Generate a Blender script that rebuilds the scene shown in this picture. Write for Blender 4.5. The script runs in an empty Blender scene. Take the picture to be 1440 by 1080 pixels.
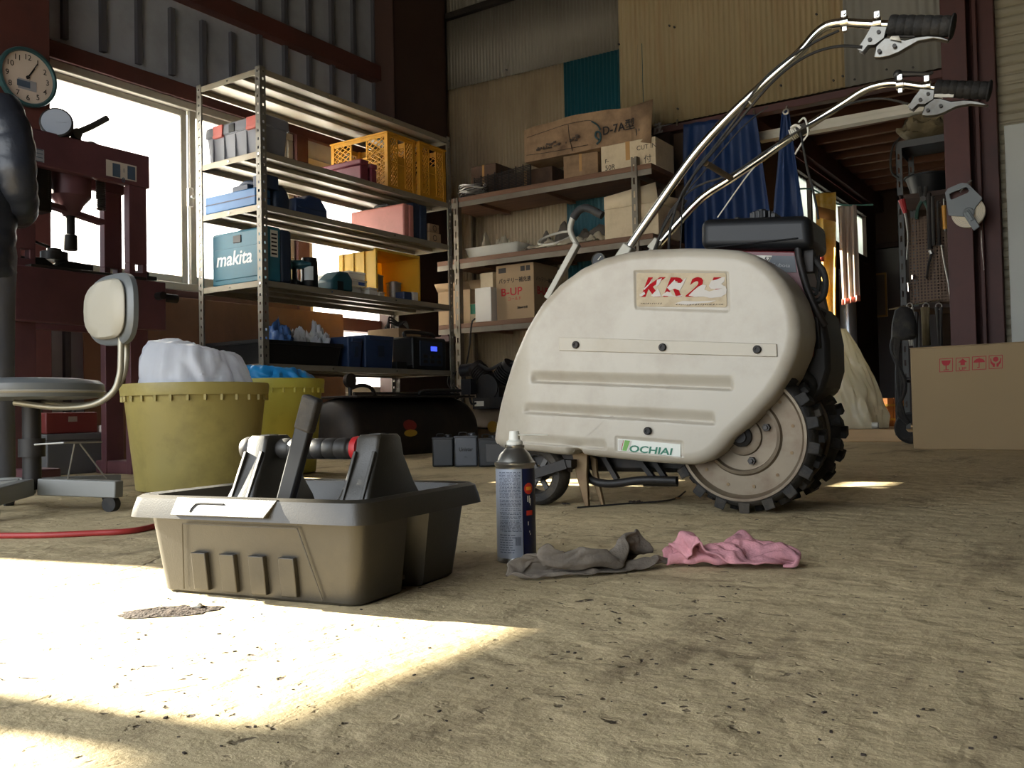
import bpy, bmesh, math, random
from mathutils import Vector, Matrix, noise as mnoise
from math import sin, cos, pi, radians, sqrt, atan2
random.seed(7)
scn = bpy.context.scene
COL = scn.collection
# ------------------------------------------------------------------ camera
F = 1300.0; CAM = Vector((0, 0, 0.25))
YAW = radians(33.8); PITCH = radians(1.63); ROLL = radians(1.2)
_r0 = Vector((cos(YAW), sin(YAW), 0)); _f0 = Vector((-sin(YAW), cos(YAW), 0)); _z = Vector((0, 0, 1))
FWD = _f0*cos(PITCH)+_z*sin(PITCH); _u0 = _z*cos(PITCH)-_f0*sin(PITCH)
UP = _u0*cos(ROLL)+_r0*sin(ROLL); RIGHT = _r0*cos(ROLL)-_u0*sin(ROLL)
cd = bpy.data.cameras.new('camera'); cam = bpy.data.objects.new('camera', cd); COL.objects.link(cam)
cd.sensor_width = 36; cd.lens = F/1440*36; cd.clip_start = 0.02; cd.clip_end = 200
m3 = Matrix((RIGHT, UP, -FWD)).transposed(); cam.matrix_world = Matrix.Translation(CAM) @ m3.to_4x4()
scn.camera = cam
# ------------------------------------------------------------------ light
scn.view_settings.view_transform = 'Standard'; scn.view_settings.look = 'None'
scn.view_settings.gamma = 1; scn.view_settings.use_curve_mapping = False
scn.view_settings.exposure = 0.66
w = bpy.data.worlds.new('sky'); scn.world = w; w.use_nodes = True
bg = w.node_tree.nodes['Background']; bg.inputs[0].default_value = (0.86, 0.93, 1.0, 1); bg.inputs[1].default_value = 3.6
sl = bpy.data.lights.new('sun', 'SUN'); sl.energy = 36; sl.angle = radians(0.53); sl.color = (1, .9, .74)
SUN = Vector((1, 0.2, -0.49)).normalized()
so = bpy.data.objects.new('sun', sl); COL.objects.link(so); so.rotation_euler = SUN.to_track_quat('-Z', 'Y').to_euler(); so.location = (-9, 0, 6)

# ------------------------------------------------------------------ pixel -> place
def ray(px, py): return FWD+RIGHT*((px-720)/F)-UP*((py-540)/F)
def PD(px, py, d): return CAM+ray(px, py)*d
def GP(px, py, z=0.0): r = ray(px, py); return CAM+r*((z-CAM.z)/r.z)
def XP(px, py, x): r = ray(px, py); return CAM+r*(x/r.x)
def YP(px, py, y): r = ray(px, py); return CAM+r*(y/r.y)
def NP(px, py, o, n): r = ray(px, py); return CAM+r*((o-CAM).dot(n)/r.dot(n))

# ------------------------------------------------------------------ materials
def lin(c):
    return tuple((v/255/12.92 if v/255 <= .04045 else ((v/255+.055)/1.055)**2.4) for v in c)
MATS = {}
def M(name, col, rough=.6, metal=0., var=.12, scale=9., bump=0., bscale=40., dirt=None, damt=.5, dscale=4., trans=0., sss=0., emit=None, es=0., coat=0., stretch=None, spec=None):
    if name in MATS: return MATS[name]
    m = bpy.data.materials.new(name); m.use_nodes = True; nt = m.node_tree; N = nt.nodes; L = nt.links
    b = N['Principled BSDF']; c = lin(col)
    b.inputs['Roughness'].default_value = rough; b.inputs['Metallic'].default_value = metal
    if coat: b.inputs['Coat Weight'].default_value = coat; b.inputs['Coat Roughness'].default_value = .15
    if spec is not None: b.inputs['Specular IOR Level'].default_value = spec
    tc = N.new('ShaderNodeTexCoord'); src = tc.outputs['Object']
    if stretch:
        mp = N.new('ShaderNodeMapping'); mp.inputs['Scale'].default_value = stretch; L.new(src, mp.inputs[0]); src = mp.outputs[0]
    n1 = N.new('ShaderNodeTexNoise'); n1.inputs['Scale'].default_value = scale; n1.inputs['Detail'].default_value = 5; L.new(src, n1.inputs[0])
    mx = N.new('ShaderNodeMix'); mx.data_type = 'RGBA'; L.new(n1.outputs[0], mx.inputs[0])
    mx.inputs[6].default_value = tuple(max(0, v*(1-var*1.6)) for v in c)+(1,); mx.inputs[7].default_value = tuple(min(1, v*(1+var*1.6)) for v in c)+(1,)
    out = mx.outputs[2]
    if dirt:
        n2 = N.new('ShaderNodeTexNoise'); n2.inputs['Scale'].default_value = dscale; n2.inputs['Detail'].default_value = 8; n2.inputs['Roughness'].default_value = .65; L.new(src, n2.inputs[0])
        rp = N.new('ShaderNodeValToRGB'); rp.color_ramp.elements[0].position = .5-.2*damt+.05; rp.color_ramp.elements[1].position = .75
        L.new(n2.outputs[0], rp.inputs[0]); mu = N.new('ShaderNodeMath'); mu.operation = 'MULTIPLY'; mu.inputs[1].default_value = min(1, damt*1.4); L.new(rp.outputs[0], mu.inputs[0])
        m2 = N.new('ShaderNodeMix'); m2.data_type = 'RGBA'; L.new(mu.outputs[0], m2.inputs[0]); L.new(out, m2.inputs[6]); m2.inputs[7].default_value = lin(dirt)+(1,); out = m2.outputs[2]
    L.new(out, b.inputs['Base Color'])
    if bump:
        n3 = N.new('ShaderNodeTexNoise'); n3.inputs['Scale'].default_value = bscale; n3.inputs['Detail'].default_value = 4; L.new(src, n3.inputs[0])
        bp = N.new('ShaderNodeBump'); bp.inputs['Strength'].default_value = bump; bp.inputs['Distance'].default_value = .01; L.new(n3.outputs[0], bp.inputs['Height']); L.new(bp.outputs[0], b.inputs['Normal'])
    if emit: b.inputs['Emission Color'].default_value = lin(emit)+(1,); b.inputs['Emission Strength'].default_value = es
    if trans:   # thin plastic film: part of the light goes straight through, part is scattered
        tr = N.new('ShaderNodeBsdfTranslucent'); L.new(out, tr.inputs[0]); ms = N.new('ShaderNodeMixShader'); ms.inputs[0].default_value = trans
        L.new(b.outputs[0], ms.inputs[1]); L.new(tr.outputs[0], ms.inputs[2]); last = ms.outputs[0]
        if sss:
            tp = N.new('ShaderNodeBsdfTransparent'); m4 = N.new('ShaderNodeMixShader'); m4.inputs[0].default_value = sss
            L.new(last, m4.inputs[1]); L.new(tp.outputs[0], m4.inputs[2]); last = m4.outputs[0]
        L.new(last, N['Material Output'].inputs[0])
    MATS[name] = m; return m
def glass_mat():
    m = bpy.data.materials.new('window_glass'); m.use_nodes = True; N = m.node_tree.nodes; L = m.node_tree.links
    tp = N.new('ShaderNodeBsdfTransparent'); tp.inputs[0].default_value = (.95, .97, .97, 1); gl = N.new('ShaderNodeBsdfGlossy'); gl.inputs['Roughness'].default_value = .02
    fr = N.new('ShaderNodeFresnel'); fr.inputs[0].default_value = 1.3; ms = N.new('ShaderNodeMixShader')
    L.new(fr.outputs[0], ms.inputs[0]); L.new(tp.outputs[0], ms.inputs[1]); L.new(gl.outputs[0], ms.inputs[2]); L.new(ms.outputs[0], N['Material Output'].inputs[0])
    MATS['glass'] = m; return m
GLASS = glass_mat()
def frosted_mat():     # figured pane: spreads the daylight, nothing can be seen through it
    m = bpy.data.materials.new('frosted_glass'); m.use_nodes = True; N = m.node_tree.nodes; L = m.node_tree.links
    t = N.new('ShaderNodeBsdfTranslucent'); t.inputs[0].default_value = (.70, .71, .72, 1); g = N.new('ShaderNodeBsdfGlossy'); g.inputs['Roughness'].default_value = .25
    ms = N.new('ShaderNodeMixShader'); ms.inputs[0].default_value = .06; L.new(t.outputs[0], ms.inputs[1]); L.new(g.outputs[0], ms.inputs[2]); L.new(ms.outputs[0], N['Material Output'].inputs[0]); return m
FROST = frosted_mat()

# ------------------------------------------------------------------ mesh builder
def frame(d):
    d = Vector(d).normalized(); a = Vector((0, 0, 1)) if abs(d.z) < .9 else Vector((1, 0, 0))
    x = a.cross(d).normalized(); y = d.cross(x); return x, y, d
def smooth_path(pts, k=6):
    P = [Vector(p) for p in pts]
    if len(P) < 3: return P
    P = [P[0]*2-P[1]]+P+[P[-1]*2-P[-2]]; out = []
    for i in range(1, len(P)-2):
        a, b, c, d = P[i-1:i+3]
        for j in range(k):
            t = j/k; out.append(.5*((2*b)+(c-a)*t+(2*a-5*b+4*c-d)*t*t+(3*b-a-3*c+d)*t**3))
    out.append(P[-2]); return out
class MB:
    def __init__(s): s.bm = bmesh.new()
    def V(s, p): return s.bm.verts.new(p)
    def face(s, vs):
        try: return s.bm.faces.new(vs)
        except ValueError: return None
    def bb(s, lo, hi, mat=None):
        c = [Vector((x, y, z)) for z in (lo[2], hi[2]) for y in (lo[1], hi[1]) for x in (lo[0], hi[0])]
        if mat is not None: c = [mat @ p for p in c]
        v = [s.V(p) for p in c]
        for f in ((0, 2, 3, 1), (4, 5, 7, 6), (0, 1, 5, 4), (2, 6, 7, 3), (0, 4, 6, 2), (1, 3, 7, 5)): s.face([v[i] for i in f])
        return s
    def box(s, c, d, mat=None):
        return s.bb([c[i]-d[i]/2 for i in range(3)], [c[i]+d[i]/2 for i in range(3)], mat)
    def bar(s, p0, p1, a, b, up=(0, 0, 1)):
        p0 = Vector(p0); p1 = Vector(p1); d = (p1-p0); L = d.length; d.normalize(); u = Vector(up)
        x = u.cross(d)
        if x.length < 1e-4: x = Vector((1, 0, 0)).cross(d)
        x.normalize(); y = d.cross(x); m = Matrix((x, y, d)).transposed().to_4x4(); m.translation = p0
        return s.bb((-a/2, -b/2, 0), (a/2, b/2, L), m)
    def ring(s, c, x, y, r, n, r2=None):
        return [s.V(c+x*(r*cos(2*pi*i/n))+y*((r2 if r2 else r)*sin(2*pi*i/n))) for i in range(n)]
    def skin(s, A, B, close=True):
        n = len(A)
        for i in range(n if close else n-1): s.face((A[i], A[(i+1) % n], B[(i+1) % n], B[i]))
    def cyl(s, p0, p1, r0, r1=None, n=16, cap=True):
        p0 = Vector(p0); p1 = Vector(p1); x, y, d = frame(p1-p0); A = s.ring(p0, x, y, r0, n); B = s.ring(p1, x, y, r0 if r1 is None else r1, n)
        s.skin(A, B)
        if cap: s.face(A[::-1]); s.face(B)
        return s
    def tube(s, pts, r, n=8, k=6, cap=True, sm=True):
        P = smooth_path(pts, k) if sm else [Vector(p) for p in pts]; rs = r if isinstance(r, (list, tuple)) else None; prev = None; nx = None; R0 = None
        for i, p in enumerate(P):
            t = (P[min(i+1, len(P)-1)]-P[max(i-1, 0)]).normalized()
            if nx is None: nx, ny, _ = frame(t)
            else: nx = (nx-t*nx.dot(t)).normalized(); ny = t.cross(nx)
            rr = r if rs is None else rs[0]+(rs[1]-rs[0])*i/(len(P)-1)
            R = s.ring(p, nx, ny, rr, n)
            if prev: s.skin(prev, R)
            else: R0 = R
            prev = R
        if cap: s.face(R0[::-1]); s.face(prev)
        return s
    def lathe(s, prof, n=24, mat=None, cap=True):
        prev = None; mat = mat or Matrix.Identity(4); first = None
        for (r, z) in prof:
            R = [s.V(mat @ Vector((r*cos(2*pi*i/n), r*sin(2*pi*i/n), z))) for i in range(n)]
            if prev: s.skin(prev, R)
            else: first = R
            prev = R
        if cap: s.face(first[::-1]); s.face(prev)
        return s
    def prism(s, poly, h0, h1, mat=None):
        mat = mat or Matrix.Identity(4)
        A = [s.V(mat @ Vector((x, y, h0))) for x, y in poly]; B = [s.V(mat @ Vector((x, y, h1))) for x, y in poly]
        s.skin(A, B); s.face(A[::-1]); s.face(B); return s
    def loft(s, rings, cap=True, close=True):
        prev = None; first = None
        for R in rings:
            R = [s.V(p) for p in R]
            if prev: s.skin(prev, R, close)
            else: first = R
            prev = R
        if cap and close: s.face(first[::-1]); s.face(prev)
        return s
    def grid(s, fn, nu, nv):
        g = [[s.V(fn(i/nu, j/nv)) for j in range(nv+1)] for i in range(nu+1)]
        for i in range(nu):
            for j in range(nv): s.face((g[i][j], g[i+1][j], g[i+1][j+1], g[i][j+1]))
        return s
    def ball(s, c, r, n=16, mat=None):
        r = (r, r, r) if not isinstance(r, (tuple, list)) else r; mat = mat or Matrix.Identity(4); h = n//2; c = Vector(c)
        rings = [[mat @ (c+Vector((r[0]*sin(pi*j/h)*cos(2*pi*i/n), r[1]*sin(pi*j/h)*sin(2*pi*i/n), r[2]*-cos(pi*j/h)))) for i in range(n)] for j in range(1, h)]
        return s.loft(rings)
    def build(s, name, mat, parent=None, bevel=0, seg=2, smooth=40, sub=0, solid=0, mw=None):
        bmesh.ops.recalc_face_normals(s.bm, faces=s.bm.faces) if not solid else None
        me = bpy.data.meshes.new(name); s.bm.to_mesh(me); s.bm.free()
        return fin(me, name, mat, parent, bevel, seg, smooth, sub, solid, mw)
def fin(me, name, mat, parent=None, bevel=0, seg=2, smooth=40, sub=0, solid=0, mw=None):
    me.materials.append(MATS[mat] if isinstance(mat, str) else mat)
    if smooth:
        me.polygons.foreach_set('use_smooth', [True]*len(me.polygons)); me.set_sharp_from_angle(angle=radians(smooth))
    o = bpy.data.objects.new(name, me); COL.objects.link(o)
    if parent: o.parent = parent
    if mw is not None: o.matrix_world = mw
    if solid: q = o.modifiers.new('thick', 'SOLIDIFY'); q.thickness = solid; q.offset = 0
    if bevel: q = o.modifiers.new('round', 'BEVEL'); q.width = bevel; q.segments = seg; q.limit_method = 'ANGLE'; q.angle_limit = radians(40)
    if sub: q = o.modifiers.new('sub', 'SUBSURF'); q.levels = q.render_levels = sub
    return o
def tag(o, label, cat, group=None):
    o['label'] = label; o['category'] = cat
    if group: o['group'] = group
    return o
def thing(name, label, cat, loc=(0, 0, 0), rz=0, group=None):
    o = bpy.data.objects.new(name, None); COL.objects.link(o); o.location = loc; o.rotation_euler = (0, 0, rz); o.empty_display_size = .05
    o.matrix_basis = Matrix.Translation(Vector(loc)) @ Matrix.Rotation(rz, 4, 'Z')
    return tag(o, label, cat, group)
def struct(o): o['kind'] = 'structure'; return o
def inv(t): return t.matrix_basis.inverted()
def dup(root, loc, rz, label, group=None):
    r = root.copy(); COL.objects.link(r); r.location = loc; r.rotation_euler = (0, 0, rz); r['label'] = label
    if group: r['group'] = group
    for ch in list(root.children):
        c = ch.copy(); COL.objects.link(c); c.parent = r
        for g in list(ch.children): d = g.copy(); COL.objects.link(d); d.parent = c
    return r
def axes(o, x, y):
    x = Vector(x).normalized(); z = x.cross(Vector(y)).normalized(); y = z.cross(x); m = Matrix((x, y, z)).transposed().to_4x4(); m.translation = Vector(o); return m
def text(name, body, size, mat, parent, o, x, y, align='LEFT', bold=0, shear=0, sx=1, extrude=.0004):
    c = bpy.data.curves.new(name, 'FONT'); c.body = body; c.size = size; c.extrude = extrude; c.offset = bold*size; c.shear = shear; c.align_x = align; c.resolution_u = 3
    t = bpy.data.objects.new(name, c); me = bpy.data.meshes.new_from_object(t); bpy.data.objects.remove(t); bpy.data.curves.remove(c)
    m = axes(o, x, y)
    me.transform(m @ Matrix.Diagonal((sx, 1, 1, 1))); me.name = name
    return fin(me, name, mat, parent, smooth=0)
def fbm(p, o=4): return mnoise.fractal(Vector(p), 1.0, 2.0, o)

# common materials
M('steel', (178, 176, 170), .38, .85, .1, 12, dirt=(120, 100, 80), damt=.25, dscale=14)
M('chrome', (225, 224, 220), .12, 1., .03, 12, dirt=(130, 105, 70), damt=.22, dscale=40)
M('dark_steel', (70, 68, 66), .5, .7, .15, 12)
M('black_plastic', (19, 20, 22), .45, 0, .15, 20, spec=.35)
M('lever_steel', (120, 117, 110), .3, 1., .08, 20, dirt=(84, 74, 60), damt=.35, dscale=40)
M('black_rubber', (27, 26, 25), .75, 0, .2, 20, bump=.2, bscale=120, dirt=(95, 85, 70), damt=.3, dscale=9)
M('black_iron', (30, 28, 27), .55, .3, .2, 10, dirt=(70, 55, 42), damt=.35, dscale=6)
M('red_oxide', (80, 43, 38), .6, 0, .18, 6, dirt=(50, 31, 28), damt=.6, dscale=3)
M('rust_dark', (62, 42, 36), .7, 0, .18, 6, dirt=(40, 28, 24), damt=.5, dscale=3)
M('carton', (160, 134, 102), .85, 0, .06, 5)
M('carton_aged', (150, 122, 92), .88, 0, .16, 6, dirt=(70, 50, 36), damt=.6, dscale=5, bump=.25, bscale=12)
M('white_card', (205, 200, 190), .8, 0, .06, 6)
M('ink_black', (28, 26, 26), .8)
M('ink_red', (178, 34, 40), .7)
M('paper', (215, 210, 196), .8, 0, .08, 10)
M('alu', (168, 163, 150), .45, .25, .08, 8)
M('white_plastic', (215, 212, 200), .4, 0, .06, 10)
M('wood_board', (140, 96, 64), .7, 0, .25, 5, stretch=(.6, 6, 6), dirt=(62, 42, 30), damt=.5, dscale=3)
M('dark_wood', (58, 40, 30), .75, 0, .25, 6, dirt=(28, 20, 16), damt=.5)
M('yellow_crate', (208, 150, 40), .5, 0, .1, 9, dirt=(120, 86, 30), damt=.35, dscale=7, trans=.18)
M('blue_plastic', (28, 50, 86), .5, 0, .15, 8, dirt=(40, 44, 50), damt=.3)
M('teal_plastic', (26, 78, 90), .5, 0, .12, 8, dirt=(60, 66, 66), damt=.25)
M('navy_plastic', (24, 40, 62), .5, 0, .15, 8)
M('maroon_plastic', (112, 40, 56), .5, 0, .12, 8)
# ================================================================== SETTING
WX = -4.95; BY = 6.25; XS = -4.1; XR = -4.67
# --- floor: worn earth-grey concrete
def floor_mat():
    m = bpy.data.materials.new('floor_concrete'); m.use_nodes = True; N = m.node_tree.nodes; L = m.node_tree.links; b = N['Principled BSDF']
    tc = N.new('ShaderNodeTexCoord'); s = tc.outputs['Object']
    def nz(sc, de=6, ro=.6, src=s): n = N.new('ShaderNodeTexNoise'); n.inputs['Scale'].default_value = sc; n.inputs['Detail'].default_value = de; n.inputs['Roughness'].default_value = ro; L.new(src, n.inputs[0]); return n.outputs[0]
    def ramp(src, p0, p1, c0=(0, 0, 0, 1), c1=(1, 1, 1, 1)): r = N.new('ShaderNodeValToRGB'); r.color_ramp.elements[0].position = p0; r.color_ramp.elements[1].position = p1; r.color_ramp.elements[0].color = c0; r.color_ramp.elements[1].color = c1; L.new(src, r.inputs[0]); return r.outputs[0]
    def mix(f, a, c): x = N.new('ShaderNodeMix'); x.data_type = 'RGBA'; L.new(f, x.inputs[0]); (L.new(a, x.inputs[6]) if not isinstance(a, tuple) else setattr(x.inputs[6], 'default_value', a)); (L.new(c, x.inputs[7]) if not isinstance(c, tuple) else setattr(x.inputs[7], 'default_value', c)); return x.outputs[2]
    base = ramp(nz(2.2, 9, .62), .3, .72, lin((158, 140, 106))+(1,), lin((206, 188, 148))+(1,))
    fine = ramp(nz(38, 6, .7), .35, .7); base = mix(fine, base, lin((194, 175, 138))+(1,))
    # oily stains, streaked along the room
    mp = N.new('ShaderNodeMapping'); mp.inputs['Scale'].default_value = (3.2, 1.1, 1); mp.inputs['Rotation'].default_value = (0, 0, .6); L.new(s, mp.inputs[0])
    st = ramp(nz(1.5, 9, .72, mp.outputs[0]), .53, .68); base = mix(st, base, lin((122, 106, 80))+(1,))
    # small dark pits
    vo = N.new('ShaderNodeTexVoronoi'); vo.inputs['Scale'].default_value = 38; vo.inputs['Randomness'].default_value = 1
    dv = N.new('ShaderNodeMapping'); L.new(s, dv.inputs[0]); wn = N.new('ShaderNodeTexNoise'); wn.inputs['Scale'].default_value = 14; wn.inputs['Detail'].default_value = 5; L.new(s, wn.inputs[0])
    va = N.new('ShaderNodeVectorMath'); va.operation = 'MULTIPLY_ADD'; L.new(wn.outputs[1], va.inputs[0]); va.inputs[1].default_value = (.12, .12, .12); L.new(s, va.inputs[2]); L.new(va.outputs[0], vo.inputs[0])
    pit = ramp(vo.outputs[0], .10, .20, (1, 1, 1, 1), (0, 0, 0, 1)); pm = ramp(nz(3.1, 5), .44, .56)
    mu = N.new('ShaderNodeMath'); mu.operation = 'MULTIPLY'; L.new(pit, mu.inputs[0]); L.new(pm, mu.inputs[1])
    base = mix(mu.outputs[0], base, lin((62, 50, 38))+(1,))
    # hairline cracks
    v2 = N.new('ShaderNodeTexVoronoi'); v2.feature = 'DISTANCE_TO_EDGE'; v2.inputs['Scale'].default_value = 1.5; L.new(va.outputs[0], v2.inputs[0])
    ck = ramp(v2.outputs[0], .002, .010, (1, 1, 1, 1), (0, 0, 0, 1)); cm = ramp(nz(1.7, 3), .5, .62); m3_ = N.new('ShaderNodeMath'); m3_.operation = 'MULTIPLY'; L.new(ck, m3_.inputs[0]); L.new(cm, m3_.inputs[1])
    m4 = N.new('ShaderNodeMath'); m4.operation = 'MULTIPLY'; L.new(m3_.outputs[0], m4.inputs[0]); m4.inputs[1].default_value = .6
    base = mix(m4.outputs[0], base, lin((78, 66, 52))+(1,))
    L.new(base, b.inputs['Base Color']); b.inputs['Roughness'].default_value = .72; b.inputs['Specular IOR Level'].default_value = .35
    # relief
    def madd(a, k, c=None): x = N.new('ShaderNodeMath'); x.operation = 'MULTIPLY_ADD'; L.new(a, x.inputs[0]); x.inputs[1].default_value = k; (L.new(c, x.inputs[2]) if c is not None else setattr(x.inputs[2], 'default_value', 0)); return x.outputs[0]
    vd = N.new('ShaderNodeTexVoronoi'); vd.feature = 'SMOOTH_F1'; vd.inputs['Scale'].default_value = 16; vd.inputs['Smoothness'].default_value = .6; L.new(va.outputs[0], vd.inputs[0])
    mq = N.new('ShaderNodeMapping'); mq.inputs['Scale'].default_value = (9, 1.6, 1); mq.inputs['Rotation'].default_value = (0, 0, -.9); L.new(s, mq.inputs[0])
    h = madd(nz(6, 8, .62), 1.3); h = madd(nz(60, 6, .7), .30, h); h = madd(ramp(vd.outputs[0], .1, .6), .45, h); h = madd(nz(2.2, 5, .6, mq.outputs[0]), .6, h); h = madd(mu.outputs[0], -.35, h); h = madd(m3_.outputs[0], -.3, h)
    bp = N.new('ShaderNodeBump'); bp.inputs['Strength'].default_value = .7; bp.inputs['Distance'].default_value = .012; L.new(h, bp.inputs['Height']); L.new(bp.outputs[0], b.inputs['Normal'])
    return m
MATS['floor'] = floor_mat()
b = MB(); b.bb((WX-.1, -2.6, -.12), (5.2, BY+.06, 0)); struct(b.build('floor', 'floor', smooth=0))
M('outside_ground', (150, 145, 135), .9)
b = MB(); b.bb((-40, -30, -.5), (WX-.15, 40, -.25)); g = b.build('ground', 'outside_ground', smooth=0); struct(g)
b = MB(); b.bb((-20, -40, -.5), (30, -2.65, -.13)); g = b.build('ground', 'outside_ground', smooth=0); struct(g)

# --- left wall: grey ribbed cladding with window openings
M('wall_clad', (150, 156, 168), .65, 0, .15, 3, dirt=(100, 102, 108), damt=.4, dscale=2)
M('clad_rib', (74, 76, 84), .6, 0, .1, 5)
def yl(px, py): return XP(px, py, WX).y
def zl(px, py): return XP(px, py, WX).z
W1 = (2.62, yl(408, 170)); W1Z = (zl(240, 408), zl(190, 122)); W2 = (yl(431, 350)-.02, yl(566, 350)); W2Z = (.36, 2.12)
W0 = (-.72, .33); W3 = (yl(262, 8)-.1, yl(322, 8)); W3Z = (zl(300, 12), zl(300, 12)+.9)
W7 = (1.84, 2.30)
W2U = yl(558, 350); W2L = 1.22
holes = [(W1, W1Z), ((W2[0], W2U), W2Z), ((W2U, W2[1]), (W2Z[0], W2L)), (W0, (.95, 2.22)), (W7, (.95, 2.22)), (W3, W3Z)]
def wall_holes(mb, y0, y1, z0, z1, x0, x1, holes):
    ys = sorted({y0, y1, *[v for h in holes for v in h[0]]}); zs = sorted({z0, z1, *[v for h in holes for v in h[1]]})
    for a, c in zip(ys[:-1], ys[1:]):
        for d, e in zip(zs[:-1], zs[1:]):
            my, mz = (a+c)/2, (d+e)/2
            if any(h[0][0] < my < h[0][1] and h[1][0] < mz < h[1][1] for h in holes): continue
            mb.bb((x0, a, d), (x1, c, e))
b = MB(); wall_holes(b, -2.6, BY+.06, 0, 5.0, WX-.12, WX, holes)
wl = struct(b.build('wall_left', 'wall_clad', smooth=0))
b = MB(); k = 0
y = -2.5
while y < BY-.1:     # standing seams between the cladding panels, interrupted by the openings
    segs = [(0.0, 5.0)]
    for h in holes:
        if h[0][0]-.06 < y < h[0][1]+.06:
            segs = [s_ for (a, c) in segs for s_ in ((a, min(c, h[1][0]-.12)), (max(a, h[1][1]+.14), c)) if s_[1]-s_[0] > .05]
    for a, c in segs: b.bb((WX, y-.017, a), (WX+.03, y+.017, c))
    y += .235
b.build('panel_seam', 'clad_rib', wl, smooth=0)
# --- right wall, rear wall with wide roller-door opening, roof
M('wall_dim', (120, 112, 100), .8, 0, .1, 2)
b = MB(); b.bb((5.2, -2.6, 0), (5.3, BY, 5.0)); struct(b.build('wall_right', 'wall_dim', smooth=0))
b = MB(); wall_holes(b, WX, 5.2, 0, 5.0, -1.5, -1.4, [((-4.7, .1), (0, 2.6))])
wr = b.build('wall_rear', 'wall_dim', smooth=0)
me = wr.data
for v in me.vertices: v.co = Vector((v.co.y, v.co.x, v.co.z))
me.flip_normals(); struct(wr)
M('roof_sheet', (84, 72, 64), .8, 0, .15, 3)
b = MB(); b.bb((WX-.1, -2.7, 5.0), (5.3, BY+.1, 5.08)); struct(b.build('ceiling', 'roof_sheet', smooth=0))
# --- window frames
def window(name, y0, y1, z0, z1, mull, rail=None, fr=.05, glass=None):
    w_ = bpy.data.objects.new(name, None); COL.objects.link(w_); struct(w_)
    x = WX-.02
    b = MB()
    b.bb((x-.06, y0, z0), (x+.05, y1, z0+fr)); b.bb((x-.06, y0, z1-fr), (x+.05, y1, z1)); b.bb((x-.06, y0, z0+fr), (x+.05, y0+fr, z1-fr)); b.bb((x-.06, y1-fr, z0+fr), (x+.05, y1, z1-fr))
    b.build('window_frame', 'alu', w_, bevel=.006)
    n = len(mull)-1
    for i in range(n):
        a, c = mull[i], mull[i+1]; xo = x-.02+(.03 if i % 2 else 0); b = MB()
        b.bb((xo, a, z0+fr), (xo+.028, a+.045, z1-fr)); b.bb((xo, c-.045, z0+fr), (xo+.028, c, z1-fr)); b.bb((xo, a+.045, z0+fr), (xo+.028, c-.045, z0+fr+.05)); b.bb((xo, a+.045, z1-fr-.04), (xo+.028, c-.045, z1-fr))
        if rail: b.bb((xo, a+.045, rail), (xo+.028, c-.045, rail+.05))
        s_ = b.build('sash', 'alu', w_, bevel=.004)
        b = MB(); b.bb((xo+.011, a+.04, z0+fr+.04), (xo+.016, c-.04, z1-fr-.03)); b.build('pane', glass or FROST, s_, smooth=0)
    return w_
ym = yl(262, 300)
w1 = window('window_1', W1[0], W1[1], W1Z[0], W1Z[1], [W1[0]+.05, ym+.02, W1[1]-.05])
b = MB(); b.bb((WX+.03, ym-.02, 1.58), (WX+.055, ym+.015, 1.7)); b.cyl((WX+.055, ym, 1.64), (WX+.075, ym, 1.64), .012); b.build('latch', 'steel', w1, bevel=.004)
window('window_2', W2[0], W2U, W2Z[0], W2Z[1], [W2[0]+.05, W2U-.05])
window('window_6', W2U, W2[1], W2Z[0], W2L, [W2U+.03, W2[1]-.04], fr=.035)
window('window_3', W0[0], W0[1], .95, 2.22, [W0[0]+.05, -.41, W0[1]-.05], glass=GLASS)
window('window_7', W7[0], W7[1], .95, 2.22, [W7[0]+.05, W7[1]-.05], glass=GLASS)
window('window_4', W3[0], W3[1], W3Z[0], W3Z[1], [W3[0]+.05, W3[1]-.05])
# --- red steel trim of the left wall
def trim(n, mb, mat='red_oxide', bevel=.004): return struct(mb.build('trim_%d' % n, mat, bevel=bevel))
b = MB(); b.bb((WX, -2.4, W1Z[1]), (WX+.05, BY-.3, W1Z[1]+.10)); trim(1, b)
b = MB(); z0 = zl(400, 62); b.bb((WX, -2.4, z0-.02), (WX+.09, BY-.35, z0+.10)); trim(2, b)
b = MB(); b.bb((WX, -2.4, W1Z[0]-.09), (WX+.04, W1[1]+.02, W1Z[0])); trim(3, b)
b = MB(); b.bb((WX, W1[1]+.005, 0.0), (WX+.06, W2[0]-.005, W1Z[1])); trim(4, b)
zb = zl(500, 458); b = MB(); b.bb((WX-.06, W2[0]+.05, zb-.05), (WX+.045, W2[1]-.05, zb+.05)); trim(5, b)
b = MB(); b.bb((WX, W2[1]+.005, 0), (WX+.05, W2[1]+.12, W1Z[1])); trim(6, b)
# red column left of the first window (carries the clock), H section
b = MB(); yc1 = W1[0]+.02; xf = -4.62
b.bb((xf-.012, yc1-.31, 0), (xf, yc1, zl(60, 30)+.2)); b.bb((WX, yc1-.31, 0), (WX+.015, yc1, 2.75)); b.bb((WX+.015, yc1-.186, 0), (xf-.012, yc1-.174, 2.6)); trim(7, b)
# corner column
b = MB(); c0 = XP(548, 60, -4.75); b.bb((WX+.02, c0.y+.02, 0), (-4.72, c0.y+.035, 5)); b.bb((-4.735, c0.y+.02, 0), (-4.72, BY-.1, 5)); b.bb((WX+.02, BY-.12, 0), (-4.72, BY-.105, 5)); trim(8, b, 'rust_dark')

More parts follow.
